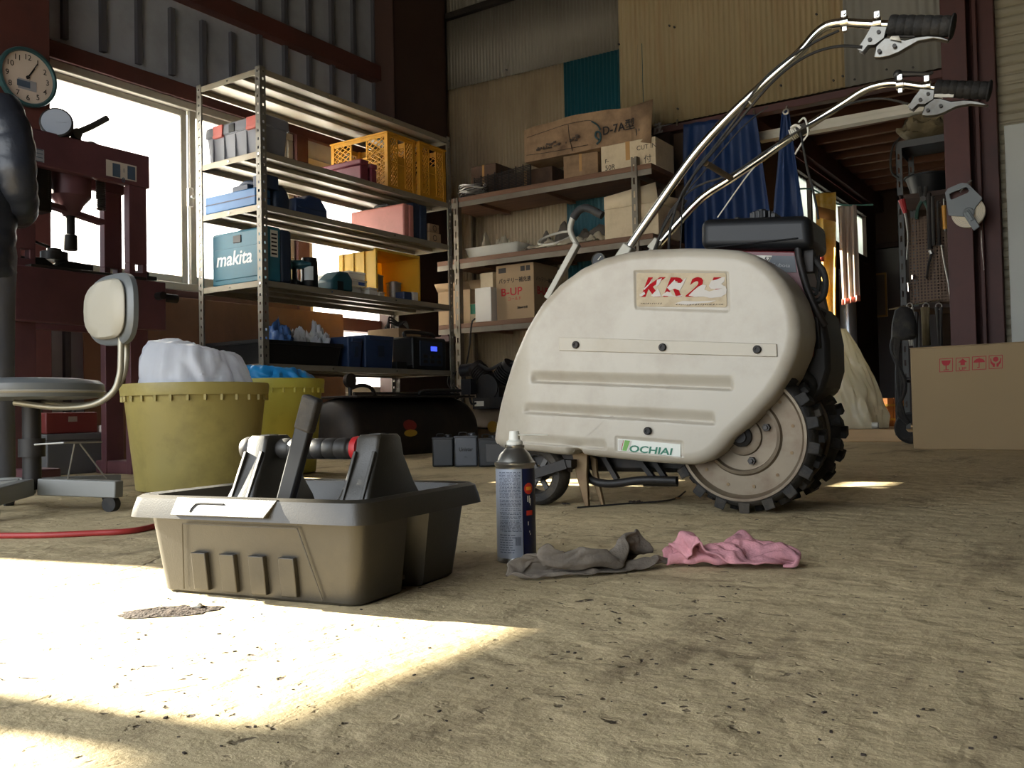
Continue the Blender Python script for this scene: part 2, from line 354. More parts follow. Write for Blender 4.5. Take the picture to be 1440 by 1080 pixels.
# --- back wall of small-wave corrugated sheets, with the opening to the back room
def xb(px, py): return YP(px, py, BY).x
def zbk(px, py): return YP(px, py, BY).z
JX0 = xb(930, 400); CX0 = xb(1345, 300); ZH = zbk(1150, 136)
M('sheet_grey', (108, 104, 94), .6, .15, .12, 2, dirt=(84, 76, 66), damt=.4, dscale=2.5, stretch=(1, 1, .35))
M('sheet_tan', (166, 150, 122), .6, .1, .14, 2, dirt=(104, 84, 66), damt=.45, dscale=2.5, stretch=(1, 1, .3))
M('sheet_teal', (22, 78, 88), .6, .05, .1, 3)
M('sheet_cream', (150, 134, 100), .6, .05, .1, 2.5, dirt=(130, 96, 62), damt=.45, dscale=5, stretch=(3, 1, .25))
M('sheet_slate', (118, 116, 108), .6, .1, .1, 2.5)
def sheet(mb, xa, xc, z0, z1, y, amp=.0045, pitch=.032, z0b=None, z1b=None, xa2=None, xc2=None):
    n = max(2, int((xc-xa)/pitch*6)); rows = []
    for t in (0, 1):
        row = []
        for i in range(n+1):
            u = i/n; xa_, xc_ = (xa, xc) if t == 0 else (xa if xa2 is None else xa2, xc if xc2 is None else xc2)
            x = xa_+(xc_-xa_)*u; za = z0+((z0b-z0)*u if z0b is not None else 0); zc = z1+((z1b-z1)*u if z1b is not None else 0)
            row.append(mb.V((x, y+amp*cos(2*pi*x/pitch), zc if t else za)))
        rows.append(row)
    for i in range(n): mb.face((rows[0][i], rows[0][i+1], rows[1][i+1], rows[1][i]))
wb = bpy.data.objects.new('wall_back', None); COL.objects.link(wb); struct(wb)
b = MB(); sheet(b, WX+.02, JX0, 0, 3.06, BY-.02); b.build('lower_sheet', 'sheet_tan', wb, solid=.0012)
zu = zbk(700, 112)
b = MB(); sheet(b, WX+.02, xb(880, 60)+.1, zbk(617, 131)-.01, zbk(617, 38)+.03, BY-.036, z0b=zbk(868, 74)); b.build('upper_sheet', 'sheet_grey', wb, solid=.0012)
b = MB(); sheet(b, WX+.02, xb(745, 10), zbk(617, 38)+.02, 4.9, BY-.028); b.build('gable_sheet', 'sheet_grey', wb, solid=.0012)
b = MB(); sheet(b, xb(798, 120), xb(917, 100), .9, zbk(797, 91), BY-.05, z1b=zbk(917, 62)); b.build('teal_sheet', 'sheet_teal', wb, solid=.0012)
b = MB(); sheet(b, xb(874, 30), xb(1064, 100), ZH+.005, 4.4, BY-.058, pitch=.038, amp=.005); b.build('cream_sheet', 'sheet_cream', wb, solid=.0012)
b = MB(); sheet(b, xb(1058, 100), xb(1197, 100), ZH+.005, 4.4, BY-.066, pitch=.038, amp=.005); b.build('cream_sheet', 'sheet_cream', wb, solid=.0012)
b = MB(); sheet(b, xb(1192, 100), xb(1363, 95), ZH-.0, 3.6, BY-.074, pitch=.05, amp=.004, xc2=xb(1340, -90)); b.build('slate_sheet', 'sheet_slate', wb, solid=.0012)
b = MB()
for px, py in ((941, 36), (948, 38), (1172, 113), (1185, 107), (953, 153), (1148, 20), (1202, 112), (1247, 98), (1284, 95), (1357, 86), (1098, 120), (870, 62), (712, 98)):
    p = YP(px, py, BY-.075); b.cyl(p+Vector((0, -.006, 0)), p+Vector((0, .01, 0)), .007, n=8)
b.build('nail_head', 'dark_steel', wb)
# solid backing (boards behind the sheets keep daylight out)
b = MB(); b.bb((WX-.1, BY+.0, 0), (JX0, BY+.05, 5.0)); b.bb((JX0, BY+.0, ZH+.02), (5.3, BY+.05, 5.0)); b.bb((xb(1404, 300), BY, 0), (5.3, BY+.05, ZH+.02)); b.build('backing_board', 'dark_wood', wb, smooth=0)
b = MB(); zr_ = zbk(617, 38); b.bb((WX+.02, BY-.09, zr_), (xb(745, 10), BY-.042, zr_+.05)); b.build('rail_plate', 'black_iron', wb)
# timber and steel round the opening
b = MB(); b.bb((JX0-.02, BY-.05, 0), (JX0+.12, BY+.1, ZH)); trim(9, b, 'dark_wood')
b = MB(); b.bb((JX0, BY-.06, ZH-.055), (CX0, BY+.02, ZH-.005)); trim(10, b)
# red H column right of the opening
b = MB(); x0 = xb(1343, 350); x1 = xb(1402, 350)
cx1 = x0+.6*(x1-x0)
b.bb((x0, BY-.28, 0), (cx1, BY-.268, 4.9)); b.bb(((x0+cx1)/2-.005, BY-.268, 0), ((x0+cx1)/2+.005, BY-.09, 4.9)); b.bb((x0, BY-.09, 0), (cx1, BY-.078, 4.9)); b.bb((cx1+.004, BY-.14, 0), (x1+.04, BY-.02, 4.9)); b.bb((cx1+.02, BY-.2, 0), (cx1+.045, BY-.14, 4.9)); trim(11, b)
# horizontally ribbed shutter right of the column
M('shutter', (150, 142, 120), .6, .1, .08, 3)
b = MB(); xa = xb(1404, 200); rows = []
for i in range(0, 561):
    z = i/560*4.5; zz = (z/.058) % 1; dy = .012 if zz < .55 else .012*(1-(zz-.55)/.2) if zz < .75 else .012*(zz-.75)/.25
    rows.append((b.V((xa, BY-.05-dy, z)), b.V((5.1, BY-.05-dy, z))))
for a, c in zip(rows[:-1], rows[1:]): b.face((a[0], a[1], c[1], c[0]))
b.build('shutter_curtain', 'shutter', wb, smooth=0, solid=.001)
M('pale_panel', (176, 178, 170), .5, 0, .04, 3)
xp = YP(1417, 300, BY-.16); zp = YP(1417, 178, BY-.16).z
b = MB(); b.bb((xp.x, BY-.19, 0.0), (xp.x+1.1, BY-.13, zp)); tag(b.build('panel', 'pale_panel', bevel=.004), 'tall pale grey flat panel standing right of the red column', 'panel')
# --- back room behind the opening
AX = -2.2; AY = 10.3; AZ = .075; AC = 2.42
M('annex_floor', (120, 96, 66), .6, 0, .15, 4)
M('annex_wall', (78, 60, 46), .8, 0, .15, 3)
b = MB(); b.bb((AX-.06, BY+.06, -.05), (1.6, AY, AZ)); struct(b.build('floor', 'annex_floor', smooth=0))
M('sill_wood', (176, 140, 88), .45, 0, .12, 5, stretch=(1, 6, 6))
b = MB(); b.bb((JX0+.12, BY-.03, 0), (x0, BY+.06, AZ+.005)); trim(12, b, 'sill_wood')
tz0 = 1.72; tz1 = 2.14; ty0 = 7.2; ty1 = AY-.5
b = MB(); wall_holes(b, BY+.06, AY, AZ, AC+.4, AX-.06, AX, [((ty0, ty1), (tz0, tz1)), ((6.42, 7.15), (.4, 1.68))]); wa = struct(b.build('wall_left_annex', 'annex_wall', smooth=0))
M('translucent_sheet', (190, 196, 194), .5, 0, .1, 4, trans=.45, stretch=(1, 12, .6))
b = MB(); rows = []
for i in range(241):
    y = ty0-.05+(ty1-ty0+.1)*i/240; dx = .008*cos(2*pi*y/.076); rows.append((b.V((AX-.03+dx, y, tz0-.04)), b.V((AX-.03+dx, y, tz1+.04))))
for a, c in zip(rows[:-1], rows[1:]): b.face((a[0], c[0], c[1], a[1]))
o = b.build('window_5', 'translucent_sheet', solid=.001); struct(o)
w8 = bpy.data.objects.new('added_window', None); COL.objects.link(w8); struct(w8)  # unseen window, added so sun reaches the film bag and towels
b = MB(); b.bb((AX-.05, 6.42, .4), (AX+.01, 7.15, .45)); b.bb((AX-.05, 6.42, 1.63), (AX+.01, 7.15, 1.68)); b.bb((AX-.05, 6.42, .45), (AX+.01, 6.47, 1.63)); b.bb((AX-.05, 7.10, .45), (AX+.01, 7.15, 1.63)); b.build('window_frame', 'alu', w8)
b = MB(); b.bb((AX-.03, 6.46, .44), (AX-.025, 7.11, 1.64)); b.build('pane', GLASS, w8, smooth=0)
b = MB()
for i in range(5): y = ty0+(ty1-ty0)*i/4; b.bb((AX-.015, y-.02, tz0-.05), (AX+.02, y+.02, tz1+.05))
b.bb((AX-.02, ty0, tz1), (AX+.03, ty1, tz1+.06)); b.bb((AX-.02, ty0, tz0-.06), (AX+.03, ty1, tz0)); struct(b.build('trim_13', 'dark_wood'))
b = MB(); b.bb((AX-.06, AY, 0), (1.6, AY+.06, AC+.4)); b.bb((1.54, BY+.06, 0), (1.6, AY, AC+.4)); struct(b.build('wall_back_annex', 'annex_wall', smooth=0))
b = MB(); b.bb((AX-.06, BY+.06, AC+.12), (1.6, AY, AC+.16)); ca = struct(b.build('ceiling_annex', 'dark_wood', smooth=0))
M('joist', (104, 66, 46), .7, 0, .2, 4, stretch=(.5, 5, 5))
y = BY+.35
while y < AY-.1:
    b = MB(); b.bb((AX+.02, y, AC), (1.53, y+.05, AC+.115)); b.build('joist', 'joist', ca, smooth=0); y += .3
b = MB(); b.bb((AX, BY+.06, AC-.16), (AX+.09, AY-.01, AC-.005)); trim(14, b)
M('white_metal', (214, 208, 190), .45, 0, .06, 6)
p = YP(1128, 178, BY+.16); p2 = YP(1268, 152, BY+.16)
b = MB(); b.bb((p.x-.3, BY+.12, p.z-.055), (p2.x+.5, BY+.2, p.z-.02)); b.bb((p.x-.3, BY+.13, p.z-.018), (p2.x+.5, BY+.19, p.z+.012)); trim(15, b, 'white_metal', .002)
# brown door of the back room
M('door_brown', (52, 30, 18), .35, 0, .12, 3, stretch=(6, 6, .6))
d0 = YP(1205, 400, AY-.05).x; dz = YP(1240, 350, AY-.05).z
dr = bpy.data.objects.new('door_1', None); COL.objects.link(dr); struct(dr)
b = MB(); b.bb((d0, AY-.05, AZ), (d0+.8, AY-.005, dz)); b.build('door_leaf', 'door_brown', dr, bevel=.004)
M('door_window', (92, 74, 50), .3, 0, .06, 4)
pa = YP(1222, 388, AY-.055); pc = YP(1246, 443, AY-.055); b = MB(); b.bb((pa.x, AY-.058, pc.z), (pc.x, AY-.05, pa.z)); b.build('vision_panel', 'door_window', dr)
M('brass', (150, 110, 55), .35, .7, .08, 8)
b = MB(); f_ = .018
for lo, hi in (((pa.x-f_, pc.z-f_), (pc.x+f_, pc.z)), ((pa.x-f_, pa.z), (pc.x+f_, pa.z+f_)), ((pa.x-f_, pc.z), (pa.x, pa.z)), ((pc.x, pc.z), (pc.x+f_, pa.z))): b.bb((lo[0], AY-.064, lo[1]), (hi[0], AY-.05, hi[1]))
b.build('panel_trim', 'brass', dr)
pk = YP(1258, 483, AY-.1); b = MB(); b.cyl((pk.x, AY-.05, pk.z), (pk.x, AY-.09, pk.z), .014); b.ball((pk.x, AY-.11, pk.z), .032); b.build('knob', 'chrome', dr)
b = MB(); b.bb((d0-.07, AY-.06, AZ), (d0-.005, AY-.004, dz+.06)); b.bb((d0-.005, AY-.06, dz+.004), (d0+.86, AY-.004, dz+.06)); trim(16, b, 'dark_wood')
b = MB(); b.bb((JX0+.1, BY+.02, 0), (AX, BY+.1, AC+.4)); struct(b.build('wall_partition', 'annex_wall', smooth=0))
# ================================================================== WALK-BEHIND MACHINE
import numpy as np
RZM = radians(4)
o0 = GP(1043, 719)
mach = thing('walking_cultivator', 'white covered walk-behind tea field machine with tall chrome handles on the floor', 'machine', o0, RZM)
TI = inv(mach); NY = Matrix.Rotation(RZM, 3, 'Z') @ Vector((0, 1, 0))
def mp(px, py, y): return TI @ NP(px, py, o0+NY*y, NY)
M('cover_white', (172, 164, 149), .42, 0, .03, 4, dirt=(136, 122, 102), damt=.4, dscale=5, coat=.12)
M('cover_trim', (178, 170, 154), .5, 0, .03, 6, dirt=(150, 134, 112), damt=.25, dscale=7)
M('plate_cream', (176, 160, 132), .65, 0, .05, 12, dirt=(120, 100, 74), damt=.35, dscale=30)
M('letter_red', (150, 10, 20), .8, 0, .06, 20, spec=.2)
M('worn_white', (186, 180, 172), .7, 0, .04, 30)
M('letter_green', (18, 104, 78), .5)
M('leaf_green', (96, 150, 60), .5)
M('machine_red', (96, 26, 28), .4, 0, .1, 8, dirt=(40, 24, 22), damt=.35)
M('rim_grey', (118, 106, 88), .5, .4, .15, 10, dirt=(80, 56, 38), damt=.55, dscale=12)
M('arm_grey', (150, 146, 134), .5, .3, .12, 10, dirt=(96, 80, 60), damt=.4)
M('tyre', (34, 32, 30), .8, 0, .2, 16, bump=.25, bscale=90, dirt=(104, 92, 74), damt=.35, dscale=12)
M('tine', (112, 92, 64), .5, .5, .2, 20, dirt=(80, 54, 34), damt=.5, dscale=18)
# --- cover shell
oz = [(40,716),(46,690),(60,645),(78,590),(95,540),(140,420),(190,315),(245,225),(310,155),(390,97),(470,60),(560,37),(650,28),(760,24),(880,26),(960,33),(1020,52),(1075,90),(1120,140),(1155,200),(1175,270),(1180,340),(1165,410),(1130,490),(1085,560),(1030,620),(985,665),(935,710),(890,760),(850,790),(800,806),(740,804),(650,798),(540,787),(440,776),(404,771),(393,768),(386,752),(366,750),(356,754),(350,768),(338,771),(300,768),(200,757),(120,750),(70,745),(48,735)]
opx = [(x/2.5714+670, y/2.5714+340) for x, y in oz]
YC = -.105; YE = -.075
def recede(px): t = max(0, 752-px)/65; return .055*t*t*(1.2-.2*t)
def bend(X, X0, sc): t = np.maximum(0, X0-X)/sc; return .055*t*t*(1.2-.2*np.minimum(t, 1))
O = np.array([tuple(mp(px, py, YE+recede(px)))[0::2] for px, py in opx])
def resample(P, n):
    Q = np.vstack([P, P[:1]]); d = np.sqrt(((Q[1:]-Q[:-1])**2).sum(1)); c = np.concatenate([[0], np.cumsum(d)]); s = np.linspace(0, c[-1], n, endpoint=False)
    return np.stack([np.interp(s, c, Q[:, k]) for k in (0, 1)], 1)
NA, NR = 640, 100
R_ = resample(O, NA)
ker = np.array([1, 2, 3, 2, 1])/9.; Rs = np.stack([sum(k*np.roll(R_[:, j], i-2) for i, k in enumerate(ker)) for j in (0, 1)], 1)
cen = np.array(tuple(mp(930, 520, YC)))[0::2]
sv = np.concatenate([1-np.linspace(0, .18, 34)**1.0, np.linspace(.82, .0, NR-33)[1:]])
sv = sv[:-1]
X = cen[0]+(Rs[None, :, 0]-cen[0])*sv[:, None]; Z = cen[1]+(Rs[None, :, 1]-cen[1])*sv[:, None]
# distance to the rim
P0 = Rs; P1 = np.roll(Rs, -1, 0); dist = np.empty_like(X)
for i in range(X.shape[0]):
    q = np.stack([X[i], Z[i]], 1)[:, None, :]; d = P1-P0; t = np.clip(((q-P0[None])*d[None]).sum(2)/((d*d).sum(1)[None]+1e-12), 0, 1); c = P0[None]+d[None]*t[..., None]
    dist[i] = np.sqrt(((q-c)**2).sum(2)).min(1)
RR = .03; dd = np.minimum(dist, RR); Y = YC+RR-np.sqrt(np.maximum(0, RR*RR-(RR-dd)**2))
XB = mp(752, 520, YC).x; XE = mp(687, 520, YC).x; Y = Y+bend(X, XB, XB-XE)
def groove(x0, yt0, yb0, x1, yt1, yb1, D):
    global Y
    a = mp(x0, yt0, YC); b_ = mp(x0, yb0, YC); c = mp(x1, yt1, YC); d = mp(x1, yb1, YC)
    u = (X-a.x)/(c.x-a.x); zt = a.z+(c.z-a.z)*u; zb_ = b_.z+(d.z-b_.z)*u; v = (zt-Z)/(zt-zb_)
    ss = lambda t: np.clip(t, 0, 1)**2*(3-2*np.clip(t, 0, 1))
    fx = ss((X-a.x)/.014)*ss((c.x-X)/.009); fv = np.where(v < .8, ss(v/.8), ss((1-v)/.2)); fv = np.where((v > 0) & (v < 1), fv, 0)
    Y = Y+D*fx*fv
groove(745, 520, 539, 1031, 527, 551, .012); groove(734, 564, 582, 1006, 577, 599, .012); groove(730, 608, 624, 853, 616, 634, .007)
a = mp(893, 382, YC); c = mp(1024, 434, YC)
ssx = lambda t: np.clip(t, 0, 1)
sk1 = (mp(1021, 384, YC).z-a.z)/(c.x-a.x); Zk = Z-sk1*(X-a.x); Y = Y+.004*ssx((X-a.x)/.003+1)*ssx((c.x-X)/.003+1)*ssx((a.z-Zk)/.003+1)*ssx((Zk-mp(893, 433, YC).z)/.003+1)
a2 = mp(866, 615, YC); c2 = mp(960, 644, YC); skew = (mp(957, 640, YC).z-mp(869, 632, YC).z)/(c2.x-a2.x)
Zs = Z-skew*(X-a2.x)
Y = Y+.003*ssx((X-a2.x)/.003+1)*ssx((c2.x-X)/.003+1)*ssx((a2.z-Zs)/.003+1)*ssx((Zs-mp(869, 634, YC).z)/.003+1)
b = MB(); vs = [[b.V((X[i, j], Y[i, j], Z[i, j])) for j in range(NA)] for i in range(X.shape[0])]
back = [[b.V((Rs[j, 0], Y[0, j]+k, Rs[j, 1])) for j in range(NA)] for k in (.06, .14)]
back2 = [[b.V((cen[0]+(Rs[j, 0]-cen[0])*.985, Y[0, j]+k, cen[1]+(Rs[j, 1]-cen[1])*.985)) for j in range(NA)] for k in (.14, .012)]
for A, B in [(back[1], back[0]), (back[0], vs[0])]+list(zip(vs[:-1], vs[1:]))+[(back2[0], back[1]), (back2[1], back2[0])]: b.skin(A, B)
b.face(vs[-1]); b.face(back2[1])
b.build('side_cover', 'cover_white', mach, smooth=50)
# raised strip with its three screws, lower screw
pts = [(786, 474), (1092, 483.5), (1093, 502), (786, 493)]
P = [mp(x, y, YC-.004) for x, y in pts]
b = MB(); A = [b.V(p) for p in P]; B = [b.V(p+Vector((0, .006, 0))) for p in P]; b.skin(A, B); b.face(A); b.face(B[::-1]); b.build('trim_strip', 'cover_trim', mach, bevel=.0015)
for px, py in ((810, 485), (932, 488.5), (1065, 491.5), (911, 606)):
    p = mp(px, py, YC-.004); b = MB(); m = axes(p, (1, 0, 0), (0, 0, 1)); b.lathe([(.0095, -.003), (.0095, .004), (.0075, .006), (.0045, .006), (.004, .003)], 16, m); b.build('screw', 'black_iron', mach)
# number plate: worn red lettering
def quad(name, pts, y, mat, par=mach, th=.001, bevel=0):
    P = [mp(x, yy, y) for x, yy in pts]; b = MB(); A = [b.V(p) for p in P]; B = [b.V(p+Vector((0, th, 0))) for p in P]; b.skin(A, B); b.face(A); b.face(B[::-1]); return b.build(name, mat, par, bevel=bevel)
pl = quad('name_plate', [(897, 384), (1019, 384), (1021, 386), (1022, 430), (1020, 432), (897, 431), (895, 429), (895, 386)], YC+.002, 'plate_cream', th=.003)
def mtext(name, body, px, py, pxr, pyr, hpx, mat, par, yoff, **k):
    p = mp(px, py, yoff); q = mp(pxr, pyr, yoff); h = (mp(px, py-hpx, yoff)-p).length; return text(name, body, h/.72, mat, par, p, q-p, (0, 0, 1), **k)
for body, px, w_ in (('K', 900, 1.15), ('R', 931, 1.2), ('2', 964, 1.1), ('5', 991, 1.1)):
    mtext('lettering', body, px, 416.3, px+40, 416.5, 26.5, 'letter_red', pl, YC+.0017, bold=.03, shear=.3, sx=w_)
def blob(pts, mat='worn_white', off=.0008): quad('worn_patch', [(x/7.2+860, y/7.2+360) for x, y in pts], YC+off, mat, pl, th=.0004)
blob([(780,400),(830,350),(880,310),(920,290),(960,300),(940,340),(990,360),(1040,345),(1110,330),(1150,300),(1165,340),(1160,380),(1110,415),(1000,425),(930,410),(840,415)])
blob([(985,300),(1010,250),(1060,240),(1120,215),(1150,215),(1140,260),(1110,285),(1150,310),(1100,330),(1040,335),(1000,330)])
blob([(560,320),(610,270),(640,240),(650,270),(700,275),(740,230),(755,225),(720,300),(690,350),(640,330),(590,350)]); blob([(505,400),(560,360),(600,370),(620,400),(660,405),(720,395),(700,412),(600,408)])
blob([(325,330),(380,280),(410,230),(400,270),(350,325),(330,345)]); blob([(400,400),(450,350),(470,330),(490,370),(500,410),(430,412)]); blob([(280,395),(330,360),(340,385),(300,410)]); blob([(460,240),(510,225),(480,290),(450,310)])
blob([(640,480),(720,455),(860,460),(960,455),(1060,450),(1000,470),(900,478),(760,492)])
for body, px, py, h in (('~SUTEKI', 901, 428, 4.0), ('OCHIAI CUTLERY MFG', 949, 429, 3.2)): pass
rn = random.Random(3); b = MB()
for x0, x1, y0 in ((901, 931, 426.5), (950, 1015, 428)):
    x = x0
    while x < x1:
        dx = rn.uniform(1.2, 3.2); h = rn.uniform(.8, 2.6); P = [mp(x+a_, y0+b_, YC+.0012) for a_, b_ in ((0, h/2), (dx*.4, h/2-1), (dx, -h/2), (dx*.7, h/2))]; b.face([b.V(p) for p in P]); x += dx+rn.uniform(.2, 1.3)
b.build('worn_script', 'ink_black', pl, smooth=0)
# maker's badge
M('badge_white', (208, 210, 200), .5, 0, .04, 20)
bd = quad('maker_badge', [(869, 617), (957, 625), (957, 642.5), (869, 633.5)], YC+.0012, 'badge_white', th=.003)
quad('badge_mark', [(869.5, 618.5), (876, 619), (872, 633), (869.5, 633)], YC+.0006, 'worn_white', bd, th=.0005)
quad('badge_mark', [(876.6, 619), (877.4, 619), (873.8, 633.5), (873, 633.3)], YC+.0005, 'letter_red', bd, th=.0005)
quad('badge_mark', [(878.5, 619), (886, 619.8), (881, 634), (875, 633.5)], YC+.0005, 'leaf_green', bd, th=.0005)
quad('badge_mark', [(886, 620.2), (888.5, 620.4), (884.5, 634.5), (882, 634.2)], YC+.0005, 'worn_white', bd, th=.0005)
mtext('lettering', 'OCHIAI', 884, 635, 950, 640.3, 9.5, 'letter_green', bd, YC+.0004, bold=.022, shear=.12, sx=1.42)
# --- rear wheels
c = mp(1043, 614, -.04); RW = max(.17, c.z); CXW = c.x; TW = .044
def ym(cx, cy, cz): m = Matrix(((1, 0, 0), (0, 0, 1), (0, 1, 0))).to_4x4(); m.translation = (cx, cy, cz); return m   # lathe axis along +y
def rear_wheel(y):
    w_ = MB(); rc = RW-.015
    m = ym(CXW, y, RW)
    w_.lathe([(.143, -TW+.002), (.150, -TW-.002), (rc-.008, -TW), (rc, -TW+.014), (rc+.002, 0), (rc, TW-.014), (rc-.008, TW), (.143, TW-.002)], 64, m, cap=False)
    n = 18
    for i in range(n):
        for sd in (-1, 1):
            th = 2*pi*(i+(.5 if sd > 0 else 0))/n
            R3 = Matrix.Translation((CXW, y, RW)) @ Matrix.Rotation(th, 4, 'Y')
            p = [(-.017, sd*(TW+.003), rc-.010), (.011, sd*(TW+.003), rc-.010), (.016, sd*.004, rc-.004), (-.002, sd*.004, rc-.004)]; q = [(-.015, sd*(TW+.001), RW), (.009, sd*(TW+.001), RW), (.017, sd*.006, RW), (.0, sd*.006, RW)]
            A = [w_.V(R3 @ Vector(v)) for v in p]; B = [w_.V(R3 @ Vector(v)) for v in q]; w_.skin(A, B); w_.face(A[::-1]); w_.face(B)
    t = w_.build('rear_wheel', 'tyre', mach, bevel=.002)
    w_ = MB(); w_.lathe([(.151, -TW-.001), (.150, -TW-.006), (.144, -TW-.006), (.142, -TW+.006), (.136, -TW+.012), (.092, -TW+.013), (.088, -TW+.005), (.081, -TW+.003), (.078, -TW+.016), (.045, -TW+.017), (.043, -TW+.010), (.034, -TW+.008), (.02, -TW+.008)], 64, m, cap=False); w_.build('rim', 'rim_grey', t)
    w_ = MB(); w_.lathe([(.024, -TW+.010), (.024, -TW-.004), (.015, -TW-.008), (.014, -TW-.014)], 20, m); w_.build('hub', 'black_iron', t)
    for k in range(4):
        a_ = k*pi/2+.35; p = Vector((CXW+.060*cos(a_), y, RW+.060*sin(a_))); w_ = MB(); w_.cyl(p+Vector((0, -TW+.018, 0)), p+Vector((0, -TW+.004, 0)), .0095, n=6); w_.cyl(p+Vector((0, -TW+.004, 0)), p+Vector((0, -TW-.002, 0)), .005, n=10); w_.build('wheel_bolt', 'dark_steel', t, bevel=.0008)
    b2 = MB()
    for k in range(12): a_ = k*pi/6+.2; p = Vector((CXW+.118*cos(a_), y, RW+.118*sin(a_))); b2.cyl(p+Vector((0, -TW+.014, 0)), p+Vector((0, -TW+.0105, 0)), .004, n=8)
    b2.build('rivet', 'tine', t)
YF = .26
rear_wheel(0); rear_wheel(YF)
b = MB(); b.cyl((CXW, .03, RW), (CXW, YF-.03, RW), .02); b.build('axle', 'black_iron', mach)
# --- front wheel
FY = -.02; c = mp(752, 667, FY-.03); RF = c.z
b = MB(); m = ym(c.x, FY, RF); b.lathe([(RF*.62, -.026), (RF*.70, -.032), (RF*.86, -.030), (RF*.96, -.02), (RF, 0), (RF*.96, .02), (RF*.86, .03), (RF*.70, .032), (RF*.62, .026)], 48, m, cap=False); fw = b.build('front_wheel', 'tyre', mach)
b = MB(); b.lathe([(RF*.64, -.024), (RF*.60, -.026), (RF*.57, -.01), (RF*.57, .02)], 40, m, cap=False); b.lathe([(.02, -.024), (.02, .02)], 16, m)
for k in range(6): a_ = k*pi/3; b.bar((c.x, FY-.006, RF), (c.x+RF*.6*cos(a_), FY-.004, RF+RF*.6*sin(a_)), .012, .008, (0, 1, 0))
b.build('rim', 'dark_steel', fw)
b = MB(); q = mp(818, 652, FY+.05)
for sd in (-.042, .042): b.bar((c.x, FY+sd, RF), (q.x, FY+sd, q.z+.005), .025, .007, (0, 1, 0))
b.cyl((c.x, FY-.05, RF), (c.x, FY+.05, RF), .008); b.bar((q.x, FY-.042, q.z+.005), (q.x, .12, q.z+.005), .03, .02)
q2 = mp(684, 637, FY); b.bar((c.x-.03, FY, q2.z), (q2.x, FY, q2.z), .05, .006, (0, 1, 0)); b.bar((c.x-.03, FY, q2.z), (q.x, FY, q.z+.005), .05, .006, (0, 1, 0)); b.build('fork', 'black_iron', mach, bevel=.001)
# --- tines and under-frame
for pts, y in (([(803, 632), (826, 632), (825, 668), (828, 719), (825, 721), (822, 712), (811, 672)], -.03), ([(829, 640), (838, 645), (839, 664), (845, 692), (849.5, 712), (845, 710), (835, 682)], .0)):
    b = MB(); P = [mp(px, py, y) for px, py in pts]; P = [Vector((p.x, p.y, max(p.z, .001))) for p in P]; A = [b.V(p) for p in P]; B = [b.V(p+Vector((0, .012, 0))) for p in P]; b.skin(A, B); b.face(A); b.face(B[::-1]); b.build('tine', 'tine', mach, bevel=.002)
b = MB()
b.tube([mp(823, 650, 0), mp(825, 667, 0), mp(836, 677, 0), mp(862, 680, 0), mp(905, 675, 0), mp(952, 676, .0)], .0105, 12)
b.tube([mp(905, 677, .015), mp(953, 677, .03)], .013, 12)
for a_, c_ in (((848, 640), (868, 674)), ((898, 645), (921, 675)), ((918, 645), (936, 673))): b.bar(mp(*a_, .03), mp(*c_, .03), .016, .012)
b.build('skid_frame', 'black_iron', mach)
lo = mp(826, 663, .05); hi = mp(980, 560, .05)
b = MB(); b.bb((lo.x, .05, lo.z), (hi.x, .24, hi.z)); b.bb((lo.x-.1, .07, lo.z+.05), (lo.x, .2, lo.z+.14)); b.bb((hi.x, .06, RW-.05), (CXW+.05, .2, RW+.12)); b.build('gear_case', 'black_iron', mach, bevel=.012)
# --- engine
ye = .07
lo = mp(984, 351, ye); hi = mp(1140, 303, ye)
TKD = .19
tp = [mp(px, py, ye) for px, py in ((984, 307), (1139, 301), (1143, 349), (984, 351))]; tilt = (tp[1].z-tp[0].z)/(tp[1].x-tp[0].x)
b = MB(); A = [b.V(p) for p in tp]; B = [b.V(p+Vector((0, TKD, 0))) for p in tp]; b.skin(A, B); b.face(A); b.face(B[::-1]); tk = b.build('fuel_tank', 'black_plastic', mach, bevel=.022, seg=5)
hi.z = tp[0].z+tilt*.5*(tp[1].x-tp[0].x)
b = MB(); 
for k in (.33, .66): b.box((lo.x+(hi.x-lo.x)*k, ye+TKD/2, hi.z+.001), (.012, TKD*.8, .012))
b.bb((lo.x+.02, ye-.003, (lo.z+hi.z)/2-.034), (hi.x-.03, ye+.002, (lo.z+hi.z)/2-.030)); b.build('tank_ridge', 'black_plastic', tk, bevel=.003)
cp = mp(1071, 300, ye+.08); b = MB(); b.cyl((cp.x, ye+.08, hi.z-.004), (cp.x, ye+.08, hi.z+.006), .024, n=24); b.cyl((cp.x, ye+.08, hi.z+.005), (cp.x, ye+.08, hi.z+.024), .026, n=24)
for k in range(12): a_ = k*pi/6; b.box((cp.x+.026*cos(a_), ye+.08+.026*sin(a_), hi.z+.014), (.006, .006, .017), None)
b.cyl((cp.x, ye+.08, hi.z+.024), (cp.x, ye+.08, hi.z+.03), .012); b.build('tank_cap', 'black_plastic', tk, bevel=.001)
b = MB(); cq = mp(1118, 300, ye+.12); b.cyl((cq.x, ye+.12, hi.z-.004), (cq.x, ye+.12, hi.z+.007), .018); b.build('breather', 'black_plastic', tk)
def mprism(name, pts, y0, y1, mat, par=mach, bevel=.004, yref=None):
    P = [mp(px, py, y0 if yref is None else yref) for px, py in pts]; b = MB(); A = [b.V((p.x, y0, p.z)) for p in P]; B = [b.V((p.x, y1, p.z)) for p in P]; b.skin(A, B); b.face(A); b.face(B[::-1]); return b.build(name, mat, par, bevel=bevel)
sh = mprism('engine_shroud', [(1000, 351), (1118, 353), (1130, 392), (1148, 445), (1144, 500), (1120, 540), (1000, 540)], .095, .27, 'machine_red')
M('label_grey', (70, 74, 78), .5, 0, .05, 10)
